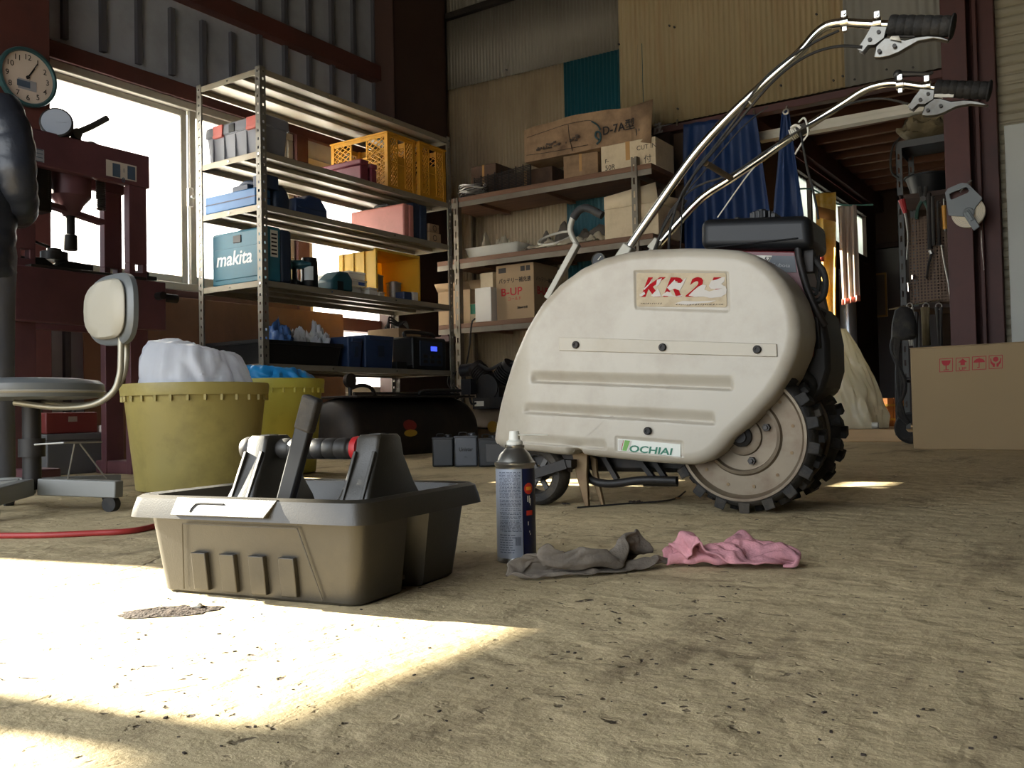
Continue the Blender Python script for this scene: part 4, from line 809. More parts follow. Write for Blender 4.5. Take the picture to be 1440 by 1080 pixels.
RAG_A = (
-158,-20,11,-146,-10,20,-138,6,8,-127,12,10,-116,20,11,-98,30,25,-95,42,11,-82,55,27,-76,53,5,-47,47,7,-14,43,7,18,44,6,41,55,17,54,72,5,56,94,6,63,114,24,70,138,29,82,153,11,90,167,13,96,180,16,108,182,6,114,192,31,96,210,47,90,193,66,78,194,56,70,179,58,76,175,70,85,177,76,
-185,-15,5,-169,-3,14,-164,18,6,-152,36,14,-132,48,9,-115,67,16,-102,80,24,-96,88,5,-82,88,10,-54,80,13,-21,72,12,7,74,11,27,89,10,37,94,26,41,113,32,38,141,12,54,162,28,61,186,16,70,189,28,78,209,16,104,214,18,125,209,4,126,211,35,118,190,51,108,187,44,88,175,30,102,175,47,105,167,55,
-205,4,5,-194,15,8,-184,32,29,-173,53,11,-153,72,6,-134,93,5,-125,110,24,-101,111,20,-88,119,8,-55,114,12,-31,92,19,-6,102,12,12,111,19,21,125,32,26,150,24,29,172,37,56,174,43,48,202,53,65,200,58,78,220,52,105,227,43,134,225,28,147,202,9,136,182,26,132,164,46,126,169,23,122,153,29,114,140,37,
-226,13,5,-218,14,27,-212,42,20,-194,69,10,-173,95,15,-154,115,18,-136,119,29,-117,132,29,-96,135,30,-71,117,35,-42,116,29,-20,119,27,-9,127,30,-1,139,36,22,152,52,31,177,66,52,188,73,68,199,75,69,213,83,93,203,76,108,213,67,136,208,52,159,196,35,152,173,17,148,157,21,144,141,37,142,140,10,136,133,31,
-248,10,11,-242,29,24,-231,50,27,-212,79,30,-182,106,34,-164,122,40,-139,121,42,-118,128,45,-94,143,53,-66,120,52,-35,122,52,-23,120,50,-13,128,55,4,138,61,32,142,63,35,164,86,52,178,93,64,186,102,84,194,103,90,190,78,116,194,85,130,184,58,157,176,44,172,163,30,165,148,15,166,138,21,161,122,24,147,108,32,
-247,3,32,-255,29,42,-234,46,50,-207,74,55,-184,96,54,-166,115,58,-142,113,54,-118,113,54,-93,118,52,-64,109,60,-37,107,71,-18,95,57,-7,104,58,2,119,77,24,133,88,51,147,86,63,157,92,73,162,104,89,164,108,105,174,89,109,170,67,140,163,71,149,151,51,175,146,41,188,138,30,187,123,12,181,111,30,160,96,25,
-265,3,56,-253,14,64,-233,45,68,-199,58,60,-177,76,60,-164,91,58,-140,87,68,-119,92,49,-91,90,46,-61,82,51,-37,82,57,-20,75,73,-6,83,69,7,90,69,30,107,81,54,121,93,72,141,86,82,144,86,95,139,86,107,138,88,125,139,72,138,134,65,162,130,67,172,112,45,186,111,45,202,123,39,192,102,34,183,81,23,
-259,-20,46,-234,-4,55,-220,18,63,-199,43,61,-179,54,60,-154,56,60,-143,61,42,-118,58,39,-88,50,55,-60,49,41,-41,48,46,-31,44,56,-6,47,62,6,66,54,30,83,63,50,108,60,61,110,67,72,116,64,82,117,60,99,111,70,120,110,46,141,95,62,153,93,64,178,93,77,191,95,57,213,107,63,219,101,46,212,85,22,
-262,-6,20,-231,-14,31,-206,2,44,-189,12,54,-177,19,56,-164,31,33,-142,23,35,-115,18,50,-86,16,31,-59,14,26,-35,8,38,-22,17,24,-12,22,42,-4,46,32,19,66,32,45,80,36,60,74,55,73,77,59,86,85,45,111,70,54,138,74,57,162,70,34,173,58,59,188,59,60,201,61,64,223,73,63,243,90,53,244,96,24,
-256,-32,14,-225,-18,7,-204,-16,25,-183,-2,27,-174,-3,35,-160,-9,36,-132,-14,40,-107,-18,32,-77,-17,12,-52,-26,16,-38,-31,26,-23,-23,28,-8,-10,21,-4,15,10,12,34,30,38,42,36,62,52,32,79,50,33,102,50,32,122,52,32,146,45,26,161,43,32,174,32,41,187,36,38,197,42,33,219,52,35,241,56,48,265,70,35,
-254,-42,6,-223,-39,20,-194,-34,22,-182,-33,24,-165,-35,28,-151,-36,28,-124,-41,23,-95,-45,14,-68,-57,13,-51,-60,6,-26,-59,3,-20,-60,24,-10,-42,11,2,-18,12,16,2,24,32,24,13,51,29,12,72,25,19,95,25,20,114,24,28,132,14,17,148,16,13,160,18,10,183,21,10,198,26,7,216,36,11,240,36,23,261,36,32,
-248,-69,8,-223,-48,12,-195,-50,6,-180,-54,14,-165,-53,6,-146,-58,19,-117,-64,19,-88,-72,16,-61,-85,2,-37,-86,21,-22,-88,5,-16,-77,22,-1,-70,4,16,-39,9,17,-11,25,40,-1,15,51,6,18,66,2,13,86,6,26,112,-5,23,126,-12,24,146,-11,24,158,-11,4,172,-5,19,198,4,19,218,10,3,239,14,5,247,9,28,
-250,-70,22,-214,-63,15,-188,-52,25,-185,-75,11,-160,-72,11,-145,-82,6,-113,-79,21,-84,-93,19,-56,-110,5,-38,-114,10,-16,-116,14,-20,-94,27,7,-83,26,23,-52,21,33,-27,31,40,-15,37,52,-7,38,63,-14,34,86,-18,18,113,-18,30,122,-31,4,150,-26,5,162,-25,12,181,-22,2,198,-14,21,221,-7,6,238,-7,8,254,-8,10,
-245,-72,48,-212,-71,42,-181,-77,33,-162,-66,31,-159,-89,31,-142,-88,29,-121,-101,37,-88,-101,29,-64,-121,27,-50,-119,32,-30,-111,42,-24,-100,45,-13,-70,38,12,-45,36,31,-34,51,34,-18,59,50,-5,63,75,-10,53,82,-35,37,108,-41,18,137,-37,27,146,-54,7,171,-48,14,183,-46,9,206,-32,13,218,-27,15,231,-28,18,244,-29,18,
-238,-52,37,-200,-49,50,-179,-59,56,-161,-57,57,-156,-78,61,-145,-68,42,-118,-73,36,-91,-83,45,-74,-92,22,-63,-100,42,-49,-88,49,-38,-74,43,-23,-49,52,-4,-20,54,17,-22,74,36,-36,73,49,-36,70,70,-22,82,93,-29,61,112,-42,44,128,-45,34,144,-59,40,156,-39,36,184,-34,41,200,-52,35,214,-49,34,221,-38,50,236,-51,32,
-224,-25,37,-197,-31,50,-175,-40,66,-167,-51,86,-153,-58,87,-140,-53,66,-130,-52,48,-106,-59,33,-86,-61,21,-73,-70,32,-62,-58,38,-44,-55,44,-33,-29,57,-4,-43,78,18,-49,99,29,-52,92,51,-57,93,65,-53,94,88,-47,75,116,-47,75,129,-61,60,150,-60,58,168,-52,71,178,-70,53,192,-74,54,212,-71,60,222,-78,42,237,-79,54,
-219,-18,53,-190,-2,62,-175,-16,87,-166,-18,98,-148,-31,98,-141,-39,90,-143,-28,61,-120,-31,40,-93,-31,34,-78,-37,31,-74,-31,42,-56,-38,65,-45,-54,88,-13,-61,78,12,-71,75,28,-81,82,38,-69,62,59,-81,77,87,-79,85,103,-79,81,124,-75,64,138,-81,80,157,-91,67,184,-91,83,204,-98,78,220,-104,65,223,-111,54,233,-109,40,
-231,-16,64,-207,-16,83,-195,-13,112,-182,-35,116,-167,-40,116,-137,-40,116,-127,-46,84,-126,-46,57,-105,-42,68,-94,-50,66,-82,-56,67,-60,-68,66,-44,-84,78,-10,-97,76,12,-104,73,26,-97,59,40,-96,62,52,-97,51,80,-96,60,102,-107,73,116,-110,70,136,-110,70,154,-119,79,185,-127,86,199,-134,56,220,-144,72,240,-144,57,239,-138,42,
-242,-26,71,-214,-30,84,-198,-35,105,-203,-43,127,-179,-48,118,-153,-63,118,-132,-69,100,-129,-74,69,-118,-70,73,-104,-78,70,-84,-84,85,-66,-97,75,-35,-104,63,-10,-123,72,8,-117,73,17,-118,51,33,-121,61,48,-118,39,74,-120,44,93,-127,53,111,-130,48,134,-137,62,162,-142,68,193,-153,65,217,-161,63,234,-173,44,250,-180,58,245,-166,35,
-237,-50,82,-214,-43,72,-212,-54,96,-188,-54,101,-191,-73,121,-160,-75,112,-142,-83,91,-120,-97,85,-118,-97,58,-101,-108,80,-87,-112,72,-59,-122,78,-40,-132,50,-8,-131,43,1,-142,66,24,-139,72,28,-136,43,45,-136,32,70,-137,40,95,-142,30,114,-154,48,130,-156,46,162,-166,57,192,-178,56,211,-190,61,226,-205,44,238,-201,38,240,-194,28,
-229,-69,67,-212,-66,80,-195,-58,72,-179,-62,92,-192,-85,96,-171,-93,114,-141,-98,104,-136,-122,80,-118,-127,60,-100,-132,63,-81,-135,54,-59,-147,66,-32,-150,64,-10,-148,58,2,-150,56,18,-159,60,31,-161,54,38,-160,28,63,-158,23,82,-162,42,105,-160,39,121,-179,56,159,-189,57,197,-194,41,216,-198,43,213,-221,49,237,-230,40,231,-210,34,
-203,-68,55,-202,-79,67,-184,-80,71,-168,-76,68,-177,-100,78,-162,-111,95,-139,-118,113,-129,-133,87,-117,-142,70,-102,-150,54,-80,-157,68,-56,-164,54,-31,-168,56,-18,-170,57,-8,-174,61,3,-170,38,22,-171,31,38,-174,27,65,-175,20,80,-182,39,101,-180,44,127,-171,31,154,-181,36,190,-188,30,218,-196,22,226,-213,21,209,-225,22,230,-216,7,
-183,-84,43,-200,-94,50,-183,-94,49,-164,-96,56,-154,-112,68,-151,-137,93,-143,-149,112,-133,-156,88,-121,-161,71,-106,-167,58,-83,-176,48,-53,-176,44,-39,-179,42,-21,-194,47,-10,-197,41,1,-195,39,13,-193,24,42,-197,13,65,-199,30,86,-201,22,105,-200,26,133,-195,36,157,-171,23,190,-160,33,218,-171,25,223,-184,6,206,-196,14,199,-198,1,
-170,-96,26,-176,-110,29,-174,-125,41,-156,-124,44,-169,-142,63,-159,-157,77,-142,-165,88,-129,-185,94,-128,-178,71,-109,-186,57,-83,-197,57,-62,-204,47,-49,-204,28,-31,-201,20,-21,-211,20,-2,-216,20,21,-223,23,49,-219,27,63,-226,15,84,-229,23,106,-228,25,137,-218,18,168,-198,18,175,-162,8,203,-148,11,196,-164,11,186,-170,11,168,-186,4)
RAG_B = (
-280,-304,21,-257,-292,40,-231,-316,26,-202,-313,5,-179,-311,6,-170,-306,18,-161,-272,8,-122,-244,4,-85,-238,17,-72,-231,10,-60,-228,14,-46,-204,17,-18,-192,4,-9,-167,3,16,-167,14,39,-143,16,74,-109,6,107,-70,8,121,-38,3,139,-22,12,139,-6,7,171,18,2,214,51,25,217,100,32,212,123,23,230,126,21,258,160,23,292,203,10,
-290,-291,14,-270,-290,25,-239,-305,11,-206,-302,11,-192,-297,27,-177,-285,8,-161,-257,26,-124,-239,28,-92,-213,29,-82,-210,22,-72,-207,17,-53,-194,4,-25,-180,6,0,-172,23,12,-154,15,29,-128,4,61,-90,13,99,-58,3,110,-35,27,121,-28,26,140,-11,21,170,18,16,201,73,29,232,100,50,233,117,41,218,140,42,237,171,14,272,215,4,
-284,-296,38,-259,-280,31,-240,-287,9,-215,-280,2,-198,-276,21,-189,-268,14,-167,-240,17,-125,-218,20,-99,-196,15,-90,-196,5,-77,-192,8,-54,-181,20,-23,-165,19,-5,-165,34,8,-145,30,23,-116,20,46,-78,12,87,-45,14,97,-14,11,110,-21,29,123,4,28,158,33,31,192,69,55,209,104,40,214,121,63,233,139,57,250,171,26,266,225,16,
-279,-284,53,-263,-272,39,-247,-269,8,-221,-260,4,-212,-256,23,-203,-246,12,-173,-225,19,-136,-205,20,-117,-191,22,-106,-180,9,-84,-173,6,-52,-164,9,-28,-153,18,-18,-145,26,-10,-138,18,9,-103,23,37,-62,19,76,-36,12,90,-32,34,98,-12,43,116,4,39,153,34,43,184,82,62,193,118,33,202,130,44,209,152,56,245,184,45,278,228,27,
-280,-275,62,-258,-263,45,-256,-252,17,-238,-240,1,-229,-240,21,-213,-228,16,-180,-213,17,-146,-192,18,-126,-179,3,-114,-168,24,-89,-161,12,-58,-156,15,-37,-144,17,-33,-130,34,-21,-121,30,1,-96,29,29,-55,22,68,-24,18,81,-22,46,84,-1,37,104,15,41,140,42,41,168,86,48,169,124,37,191,132,32,200,157,43,232,199,38,257,241,26,
-287,-257,66,-258,-255,53,-250,-241,30,-257,-227,14,-238,-219,4,-218,-217,17,-185,-200,21,-152,-180,14,-134,-168,20,-119,-153,4,-94,-148,13,-61,-153,40,-60,-133,14,-44,-122,30,-42,-110,32,-12,-87,16,21,-45,24,51,-19,31,72,-5,28,68,6,51,93,26,44,130,53,46,164,86,27,189,117,19,189,133,22,203,160,26,221,205,32,250,243,4,
-267,-254,81,-257,-241,66,-239,-241,45,-236,-233,26,-226,-224,26,-224,-197,31,-191,-185,24,-161,-167,8,-141,-157,26,-126,-150,28,-94,-132,29,-62,-128,50,-75,-118,29,-66,-112,23,-48,-104,8,-20,-75,17,14,-32,27,48,-6,31,66,12,21,65,20,45,86,36,43,125,57,36,153,97,26,172,120,16,183,139,0,204,165,5,214,216,20,247,257,23,
-254,-264,89,-236,-255,67,-230,-239,50,-216,-232,44,-232,-210,50,-216,-198,42,-190,-178,34,-172,-147,24,-146,-134,17,-129,-128,22,-96,-119,44,-57,-108,56,-74,-97,41,-65,-88,20,-51,-94,25,-32,-57,13,7,-17,7,34,8,27,45,16,29,56,31,44,79,46,28,118,69,17,143,100,12,161,122,5,169,148,5,186,175,17,207,225,6,236,268,6,
-235,-268,94,-230,-244,82,-226,-222,70,-204,-234,61,-216,-211,71,-196,-205,55,-184,-173,46,-151,-162,32,-150,-136,43,-128,-115,42,-94,-96,36,-66,-87,61,-64,-85,50,-64,-67,36,-41,-87,46,-30,-48,30,-5,-8,8,26,19,22,33,32,41,48,42,25,74,58,21,108,90,26,138,116,33,150,134,20,163,150,16,168,187,8,195,231,16,222,275,25,
-238,-244,94,-207,-248,85,-206,-231,84,-202,-210,82,-195,-207,65,-187,-186,73,-157,-180,49,-153,-150,47,-125,-147,41,-116,-121,58,-96,-87,58,-67,-67,53,-46,-74,70,-49,-60,59,-30,-64,60,-14,-35,42,-5,3,29,9,33,25,23,42,23,36,47,16,72,69,10,106,103,20,138,127,11,137,142,35,149,158,18,170,186,33,182,238,21,203,277,5,
-220,-249,108,-205,-224,97,-183,-229,97,-179,-234,78,-175,-213,72,-162,-201,72,-148,-174,56,-137,-151,64,-124,-134,62,-93,-127,55,-76,-92,67,-65,-64,77,-55,-42,69,-34,-47,74,-25,-39,65,-9,-16,54,-26,19,21,0,44,14,10,53,20,33,66,19,65,86,18,98,117,22,126,137,25,139,154,7,131,167,30,156,195,32,178,240,40,200,277,30,
-203,-252,96,-182,-231,110,-180,-206,103,-168,-213,90,-157,-223,73,-145,-204,56,-136,-176,47,-121,-158,52,-109,-142,65,-90,-123,80,-59,-98,72,-50,-68,91,-51,-58,97,-34,-47,86,-20,-33,78,-16,1,68,-22,36,38,-18,53,5,8,66,2,25,74,21,57,105,7,90,131,22,113,151,8,119,163,27,129,178,11,149,203,21,165,237,22,185,274,20,
-185,-260,98,-169,-235,86,-162,-218,94,-147,-206,98,-140,-212,81,-126,-200,60,-123,-170,60,-108,-159,50,-91,-147,46,-73,-125,66,-47,-100,78,-32,-77,81,-33,-57,78,-18,-55,101,-7,-31,85,-1,11,77,-6,45,44,-7,52,16,-6,79,18,26,99,16,66,112,30,80,153,16,92,159,4,100,172,14,119,186,8,134,213,30,156,242,13,174,271,13,
-173,-251,118,-160,-240,106,-145,-232,94,-136,-224,81,-122,-218,75,-113,-198,66,-101,-171,54,-98,-163,74,-77,-157,63,-58,-128,58,-37,-95,61,-12,-82,83,-15,-69,70,-9,-52,75,11,-35,89,10,12,82,10,42,49,4,56,40,17,73,29,23,107,41,53,139,23,88,163,34,95,179,20,83,190,9,109,193,19,123,230,11,146,253,8,163,265,0,
-164,-268,111,-145,-255,96,-133,-248,102,-115,-238,93,-101,-220,83,-104,-200,56,-94,-180,50,-86,-173,50,-71,-172,70,-38,-142,68,-22,-100,55,-3,-76,58,13,-58,76,0,-53,51,22,-36,76,28,8,66,33,38,56,27,60,48,35,74,47,44,104,53,55,150,46,76,178,40,99,183,39,91,197,31,100,215,33,120,239,23,132,271,5,153,278,15,
-166,-259,90,-137,-268,87,-118,-255,83,-128,-244,71,-106,-232,64,-84,-204,62,-83,-195,35,-65,-187,55,-58,-173,45,-33,-144,49,-3,-107,53,23,-82,69,27,-74,60,24,-64,48,23,-29,52,41,7,72,41,44,71,46,60,57,40,77,68,66,103,48,76,145,52,84,181,56,95,199,56,106,205,50,107,220,50,113,259,34,128,282,17,146,297,10,
-160,-239,74,-139,-251,72,-127,-268,67,-118,-249,56,-109,-238,54,-85,-211,42,-59,-211,46,-60,-202,36,-43,-183,37,-18,-149,60,9,-109,38,38,-97,58,42,-85,47,41,-68,42,38,-36,61,48,8,52,47,46,58,56,57,80,65,76,64,69,117,72,92,152,58,91,178,83,96,190,79,114,195,66,108,230,64,110,270,46,128,295,36,142,310,20,
-165,-237,53,-151,-258,67,-139,-262,62,-135,-257,44,-112,-246,42,-83,-233,31,-61,-228,30,-45,-225,25,-32,-194,34,-1,-158,46,36,-116,44,56,-101,38,56,-87,38,65,-66,50,55,-29,45,57,7,76,74,39,65,68,64,55,74,74,80,80,116,88,101,156,78,115,172,80,114,185,97,122,194,76,121,231,70,126,277,63,147,289,45,152,307,33,
-163,-258,71,-173,-274,48,-149,-279,54,-135,-282,55,-109,-260,43,-71,-247,46,-63,-235,47,-42,-223,53,-13,-209,44,20,-171,43,47,-130,29,70,-100,17,74,-88,20,80,-68,37,76,-32,47,75,7,71,81,41,84,83,59,72,85,71,80,99,111,77,110,154,88,136,169,74,135,184,89,134,196,78,132,238,69,145,277,50,146,309,59,164,306,41,
-171,-268,84,-173,-287,71,-162,-291,71,-143,-299,49,-98,-284,47,-71,-252,57,-44,-248,60,-33,-246,51,-9,-215,57,29,-174,57,61,-132,39,88,-111,32,100,-88,24,97,-71,26,92,-31,46,87,0,84,93,36,81,93,49,88,92,68,92,115,104,96,118,152,102,125,173,99,147,179,96,153,194,77,145,231,63,154,266,45,163,298,53,171,316,62,
-184,-271,95,-183,-295,86,-171,-313,82,-136,-304,75,-99,-288,64,-69,-254,74,-60,-238,73,-43,-228,72,-5,-217,70,36,-179,64,71,-133,52,83,-105,48,97,-88,48,100,-69,49,114,-34,59,108,13,75,96,31,104,116,44,94,101,65,112,111,108,112,139,148,110,147,163,108,142,187,112,141,207,94,159,233,66,171,269,55,176,294,56,185,307,44,
-185,-268,112,-188,-298,108,-172,-289,96,-139,-295,83,-105,-266,67,-70,-250,91,-43,-248,95,-45,-224,83,-6,-210,91,32,-168,81,75,-127,75,75,-103,63,85,-83,62,90,-66,62,108,-28,73,127,9,90,124,40,111,104,53,113,113,65,120,114,115,126,147,147,121,148,184,123,164,193,111,162,206,105,168,234,73,182,268,65,191,288,52,199,300,65,
-175,-272,134,-166,-302,124,-154,-293,109,-136,-279,91,-93,-266,86,-72,-225,88,-54,-227,101,-36,-227,106,-19,-189,91,30,-157,90,57,-118,74,68,-93,78,60,-75,66,80,-57,76,103,-30,84,110,14,103,123,25,128,110,42,133,100,73,142,110,121,140,132,160,136,143,192,135,168,198,135,161,225,120,184,224,80,202,256,56,202,279,61,218,290,52,
-166,-294,145,-152,-278,120,-133,-299,119,-122,-264,110,-93,-251,104,-61,-228,113,-57,-203,101,-38,-211,121,2,-201,107,24,-144,101,62,-107,95,45,-86,73,60,-69,91,71,-54,89,86,-21,106,100,15,130,103,33,129,111,42,146,122,76,151,128,122,152,135,173,152,164,193,158,153,215,152,179,224,132,189,245,96,223,252,73,221,267,76,215,281,79,
-150,-296,157,-130,-288,134,-127,-268,124,-97,-265,111,-96,-223,104,-67,-207,114,-49,-209,129,-42,-196,130,-15,-176,110,36,-146,116,44,-104,103,34,-77,97,41,-62,81,53,-31,95,75,-2,103,81,29,124,88,38,144,94,54,142,112,83,170,150,128,161,159,177,161,149,206,175,166,222,168,168,239,140,198,238,112,207,265,94,197,253,72,194,268,79)
rag('pink_rag', 'crumpled pink rag lying on the floor', 1026, 795, RAG_A, 27, 'rag_pink', (.80, .50, .90))
rag('grey_rag', 'dirty grey rag lying on the floor between spray can and pink rag', 834, 806, RAG_B, 27, 'rag_grey', (.92, .36, .68))
# --- red hose, wire, debris
M('hose_red', (150, 44, 40), .5, 0, .1, 20)
b = MB(); pts = [GP(-60, 758), GP(0, 757.5), GP(60, 757), GP(130, 754), GP(190, 750), GP(240, 738), GP(300, 724), GP(420, 712)]
b.tube([p+Vector((0, 0, .0065)) for p in pts], .0065, 10); tag(b.build('hose', 'hose_red'), 'thin red hose lying along the floor behind the tool tote', 'hose')
b = MB(); pts = [GP(812, 716), GP(850, 713), GP(885, 710), GP(925, 707.5), GP(950, 703), GP(964, 697)]
b.tube([p+Vector((0, 0, .004+(.008 if i == 5 else 0))) for i, p in enumerate(pts)], .0022, 8); tag(b.build('wire', 'black_rubber'), 'thin dark wire lying on the floor beside the big tyre', 'wire')
M('leaf_dry', (52, 42, 34), .9, 0, .2, 30); M('leaf_tan', (140, 100, 60), .9)
def leaf(px, py, s, label, mat, seed):
    c = GP(px, py); b = MB(); b.grid(lambda u, v: (s*(u-.5)*2, s*.7*(v-.5)*2*(1-abs(u-.5)*1.2), .004+s*.45*abs(mnoise.noise(Vector((u*3+seed, v*3, 1))))), 14, 10); o = b.build('dry_leaf', mat, solid=.0012); o.location = (c.x, c.y, 0); o.rotation_euler = (0, 0, seed); tag(o, label, 'leaf', None)
leaf(894, 709, .021, 'curled dark dry leaf on the floor under the machine', 'leaf_dry', 1.3); leaf(953, 703, .012, 'small tan leaf on the floor beside the big tyre', 'leaf_tan', 2.2); leaf(928, 708, .007, 'tiny dark crumpled leaf on the floor between two leaves', 'leaf_dry', 4.1); leaf(796, 711, .012, 'flat dark leaf on the floor beside the small front tyre', 'leaf_dry', 6.0)
M('soil', (44, 29, 17), .95, 0, .3, 40, bump=.8, bscale=160)  # brown darkened to hold the shade inside the shallow floor pit
c = GP(238, 861); b = MB()
rows = []
for j in range(9):
    r = j/8; rows.append([Vector(((.062*r*(1+.35*mnoise.noise(Vector((cos(t)*2, sin(t)*2, 3)))))*cos(t), .030*r*(1+.35*mnoise.noise(Vector((cos(t)*2, sin(t)*2, 3))))*sin(t), .001+.0045*(1-r*r)*(1+.8*mnoise.noise(Vector((r*cos(t)*6, r*sin(t)*6, 1)))))) for t in [2*pi*i/40 for i in range(40)]])
b.loft(rows, cap=False); bmesh.ops.remove_doubles(b.bm, verts=b.bm.verts, dist=1e-5); o = b.build('soil_pit', 'soil'); o.location = (c.x, c.y, 0); o.rotation_euler = (0, 0, YAW+.25); tag(o, 'shallow soil-filled pit before the tool tote, shade put into its dark brown', 'soil')
c = GP(276, 857); b = MB(); b.ball((0, 0, .004), (.010, .007, .005), 10); o = b.build('stone_chip', 'paper'); o.location = (c.x, c.y, 0.001); tag(o, 'pale stone chip beside the dark soil pit', 'stone')
rn = random.Random(21); b = MB()
for k in range(190):
    px = rn.uniform(150, 1440); py = rn.uniform(725, 1075); c = GP(px, py); s = rn.uniform(.0004, .0014); m = Matrix.Translation((c.x, c.y, s*.4)) @ Matrix.Rotation(rn.uniform(0, 6), 4, 'Z'); b.bb((-s*rn.uniform(.8, 2), -s, -s*.5), (s*rn.uniform(.8, 2), s*.7, s*.5), m)
o = b.build('crumbs', 'leaf_dry', smooth=0); o['kind'] = 'stuff'; o['label'] = 'small dark crumbs scattered over the floor'; o['category'] = 'crumbs'
# ================================================================== LEFT SIDE
# --- wall clock on the red column
cc = XP(36, 110, xf+.004); CRD = .148
clock = thing('wall_clock', 'round wall clock with pale dial hanging on the red column', 'clock', cc, 0)
M('clock_rim', (52, 84, 88), .35, .3, .1, 20); M('clock_dial', (196, 184, 170), .45, 0, .05, 12)
mx_ = Matrix(((0, 0, 1), (1, 0, 0), (0, 1, 0))).to_4x4()   # lathe axis -> +x, dial x -> +y
b = MB(); b.lathe([(CRD-.03, -.002), (CRD, .0), (CRD+.004, .018), (CRD, .034), (CRD-.012, .036), (CRD-.018, .022)], 48, mx_, cap=False); b.lathe([(CRD-.002, .001), (.01, .001)], 40, mx_); b.build('rim', 'clock_rim', clock)
b = MB(); b.lathe([(CRD-.014, .018), (.01, .0195)], 48, mx_); dial = b.build('dial', 'clock_dial', clock)
for h in range(1, 13):
    a_ = pi/2-h*pi/6; text('numeral', str(h), .040, 'ink_black', dial, (.021, .103*cos(a_), .103*sin(a_)-.014), (0, 1, 0), (0, 0, 1), align='CENTER')
for nm, a_, L_, w_ in (('hour_hand', pi/2-pi/6*1.1, .062, .007), ('minute_hand', pi/2-2*pi*5.2/60, .098, .005)):
    b = MB(); b.bar((.0235, -.012*cos(a_), -.012*sin(a_)), (.0235, L_*cos(a_), L_*sin(a_)), w_, .0015, (1, 0, 0)); b.build(nm, 'ink_black', clock)
b = MB(); b.cyl((.02, 0, 0), (.0255, 0, 0), .009); b.build('hub', 'ink_black', clock)
M('dial_blue', (66, 82, 100), .5); M('dial_grey', (140, 142, 146), .5)
b = MB(); b.bb((.0205, -.055, -.055), (.0215, .012, -.022)); b.build('maker_patch', 'dial_blue', dial); b = MB(); b.bb((.0203, -.05, -.066), (.021, .045, -.014)); b.build('maker_patch', 'dial_grey', dial)
# --- hydraulic shop press
PX = -3.70
y1 = XP(211, 250, PX).y; yc = XP(99, 310, PX-.12).y; y0 = 2*yc-y1; zt = XP(150, 205, PX).z; zbm = XP(160, 255, PX).z
lz1 = XP(180, 393, PX).z; lz0 = XP(180, 463, PX).z
M('press_red', (96, 58, 62), .5, .1, .15, 6, dirt=(70, 44, 50), damt=.5, dscale=4)
press = thing('shop_press', 'dark red hydraulic shop press standing before the bright window', 'press', (PX-.12, yc, 0), 0)
def LP(x, y, z): return (x-(PX-.12), y-yc, z)
b = MB()
for xx in (PX-.045, PX-.24): b.bb(LP(xx, y0, zbm), LP(xx+.045, y1, zt))
b.bb(LP(PX-.24, y0, zt-.012), LP(PX, y1, zt)); hb = b.build('top_beam', 'press_red', press, bevel=.008)
for ya in (y0+.005, y1-.105):
    for xx in (PX-.045, PX-.235):
        b = MB(); wz = zbm; hzc = XP(203, 378, PX).z
        mbz = [(0, hzc-.02), (hzc+.02, wz)]
        for a_, c_ in mbz: b.bb(LP(xx, ya, a_), LP(xx+.04, ya+.09, c_))
        b.bb(LP(xx, ya, hzc-.02), LP(xx+.04, ya+.03, hzc+.02)); b.bb(LP(xx, ya+.065, hzc-.02), LP(xx+.04, ya+.09, hzc+.02)); b.build('upright', 'press_red', press, bevel=.003)
b = MB()
for xx in (PX+.002, PX-.285): b.bb(LP(xx, y0-.02, lz0), LP(xx+.045, y1+.045, lz1))
bed = b.build('bed_beam', 'press_red', press, bevel=.006)
b = MB(); b.bb(LP(PX-.24, y0+.05, lz1+.0), LP(PX+.04, y1-.05, lz1+.012)); b.build('bed_plate', 'black_iron', bed, bevel=.003)
b = MB(); zc = XP(215, 418, PX).z; b.cyl(LP(PX-.30, y1+.0, zc), LP(PX+.09, y1+.0, zc), .018); b.cyl(LP(PX+.02, y1+.01, zc), LP(PX+.02, y1+.12, zc), .02); b.build('bed_pin', 'black_iron', press)
for ya in (y0-.02, y1-.12):
    b = MB(); b.bb(LP(PX-.29, ya+.02, 0), LP(PX+.18, ya+.11, .06)); b.build('foot', 'press_red', press, bevel=.006)
b = MB(); zj = XP(98, 304, PX-.12).z
b.lathe([(.03, zj), (.055, zj+.05), (.085, zj+.085), (.085, zt-.02)], 24); b.build('cylinder', 'press_red', press)
b = MB(); zr = XP(98, 352, PX-.12).z; b.lathe([(.026, zr), (.028, zr+.003), (.028, zr+.065), (.019, zr+.07), (.019, zj+.02)], 20); b.build('ram', 'black_iron', press)
b = MB(); b.bar((0, -.17, zj+.045), (0, .15, zj-.005), .05, .022, (0, 0, 1)); b.build('cross_plate', 'press_red', press, bevel=.003)
for yy in (-.125, .125):
    b = MB(); zs0 = zj+.045; zs1 = zbm+.02
    b.tube([(.03+.017*cos(t), yy+.017*sin(t), zs0+(zs1-zs0)*t/(2*pi*16)) for t in [i*pi/5 for i in range(161)]], .0045, 6, sm=False); b.build('return_spring', 'dark_steel', press)
b = MB(); b.bb((-.03, -.21, zbm-.17), (.05, -.11, zbm+.05)); b.build('pump_box', 'black_iron', press, bevel=.005)
gp = Vector((.09, XP(80, 175, PX-.03).y-yc, XP(80, 175, PX-.03).z)); gd = Vector((.75, -.55, .15)).normalized(); gx, gy, _ = frame(gd); mg = Matrix((gx, gy, gd)).transposed().to_4x4(); mg.translation = gp
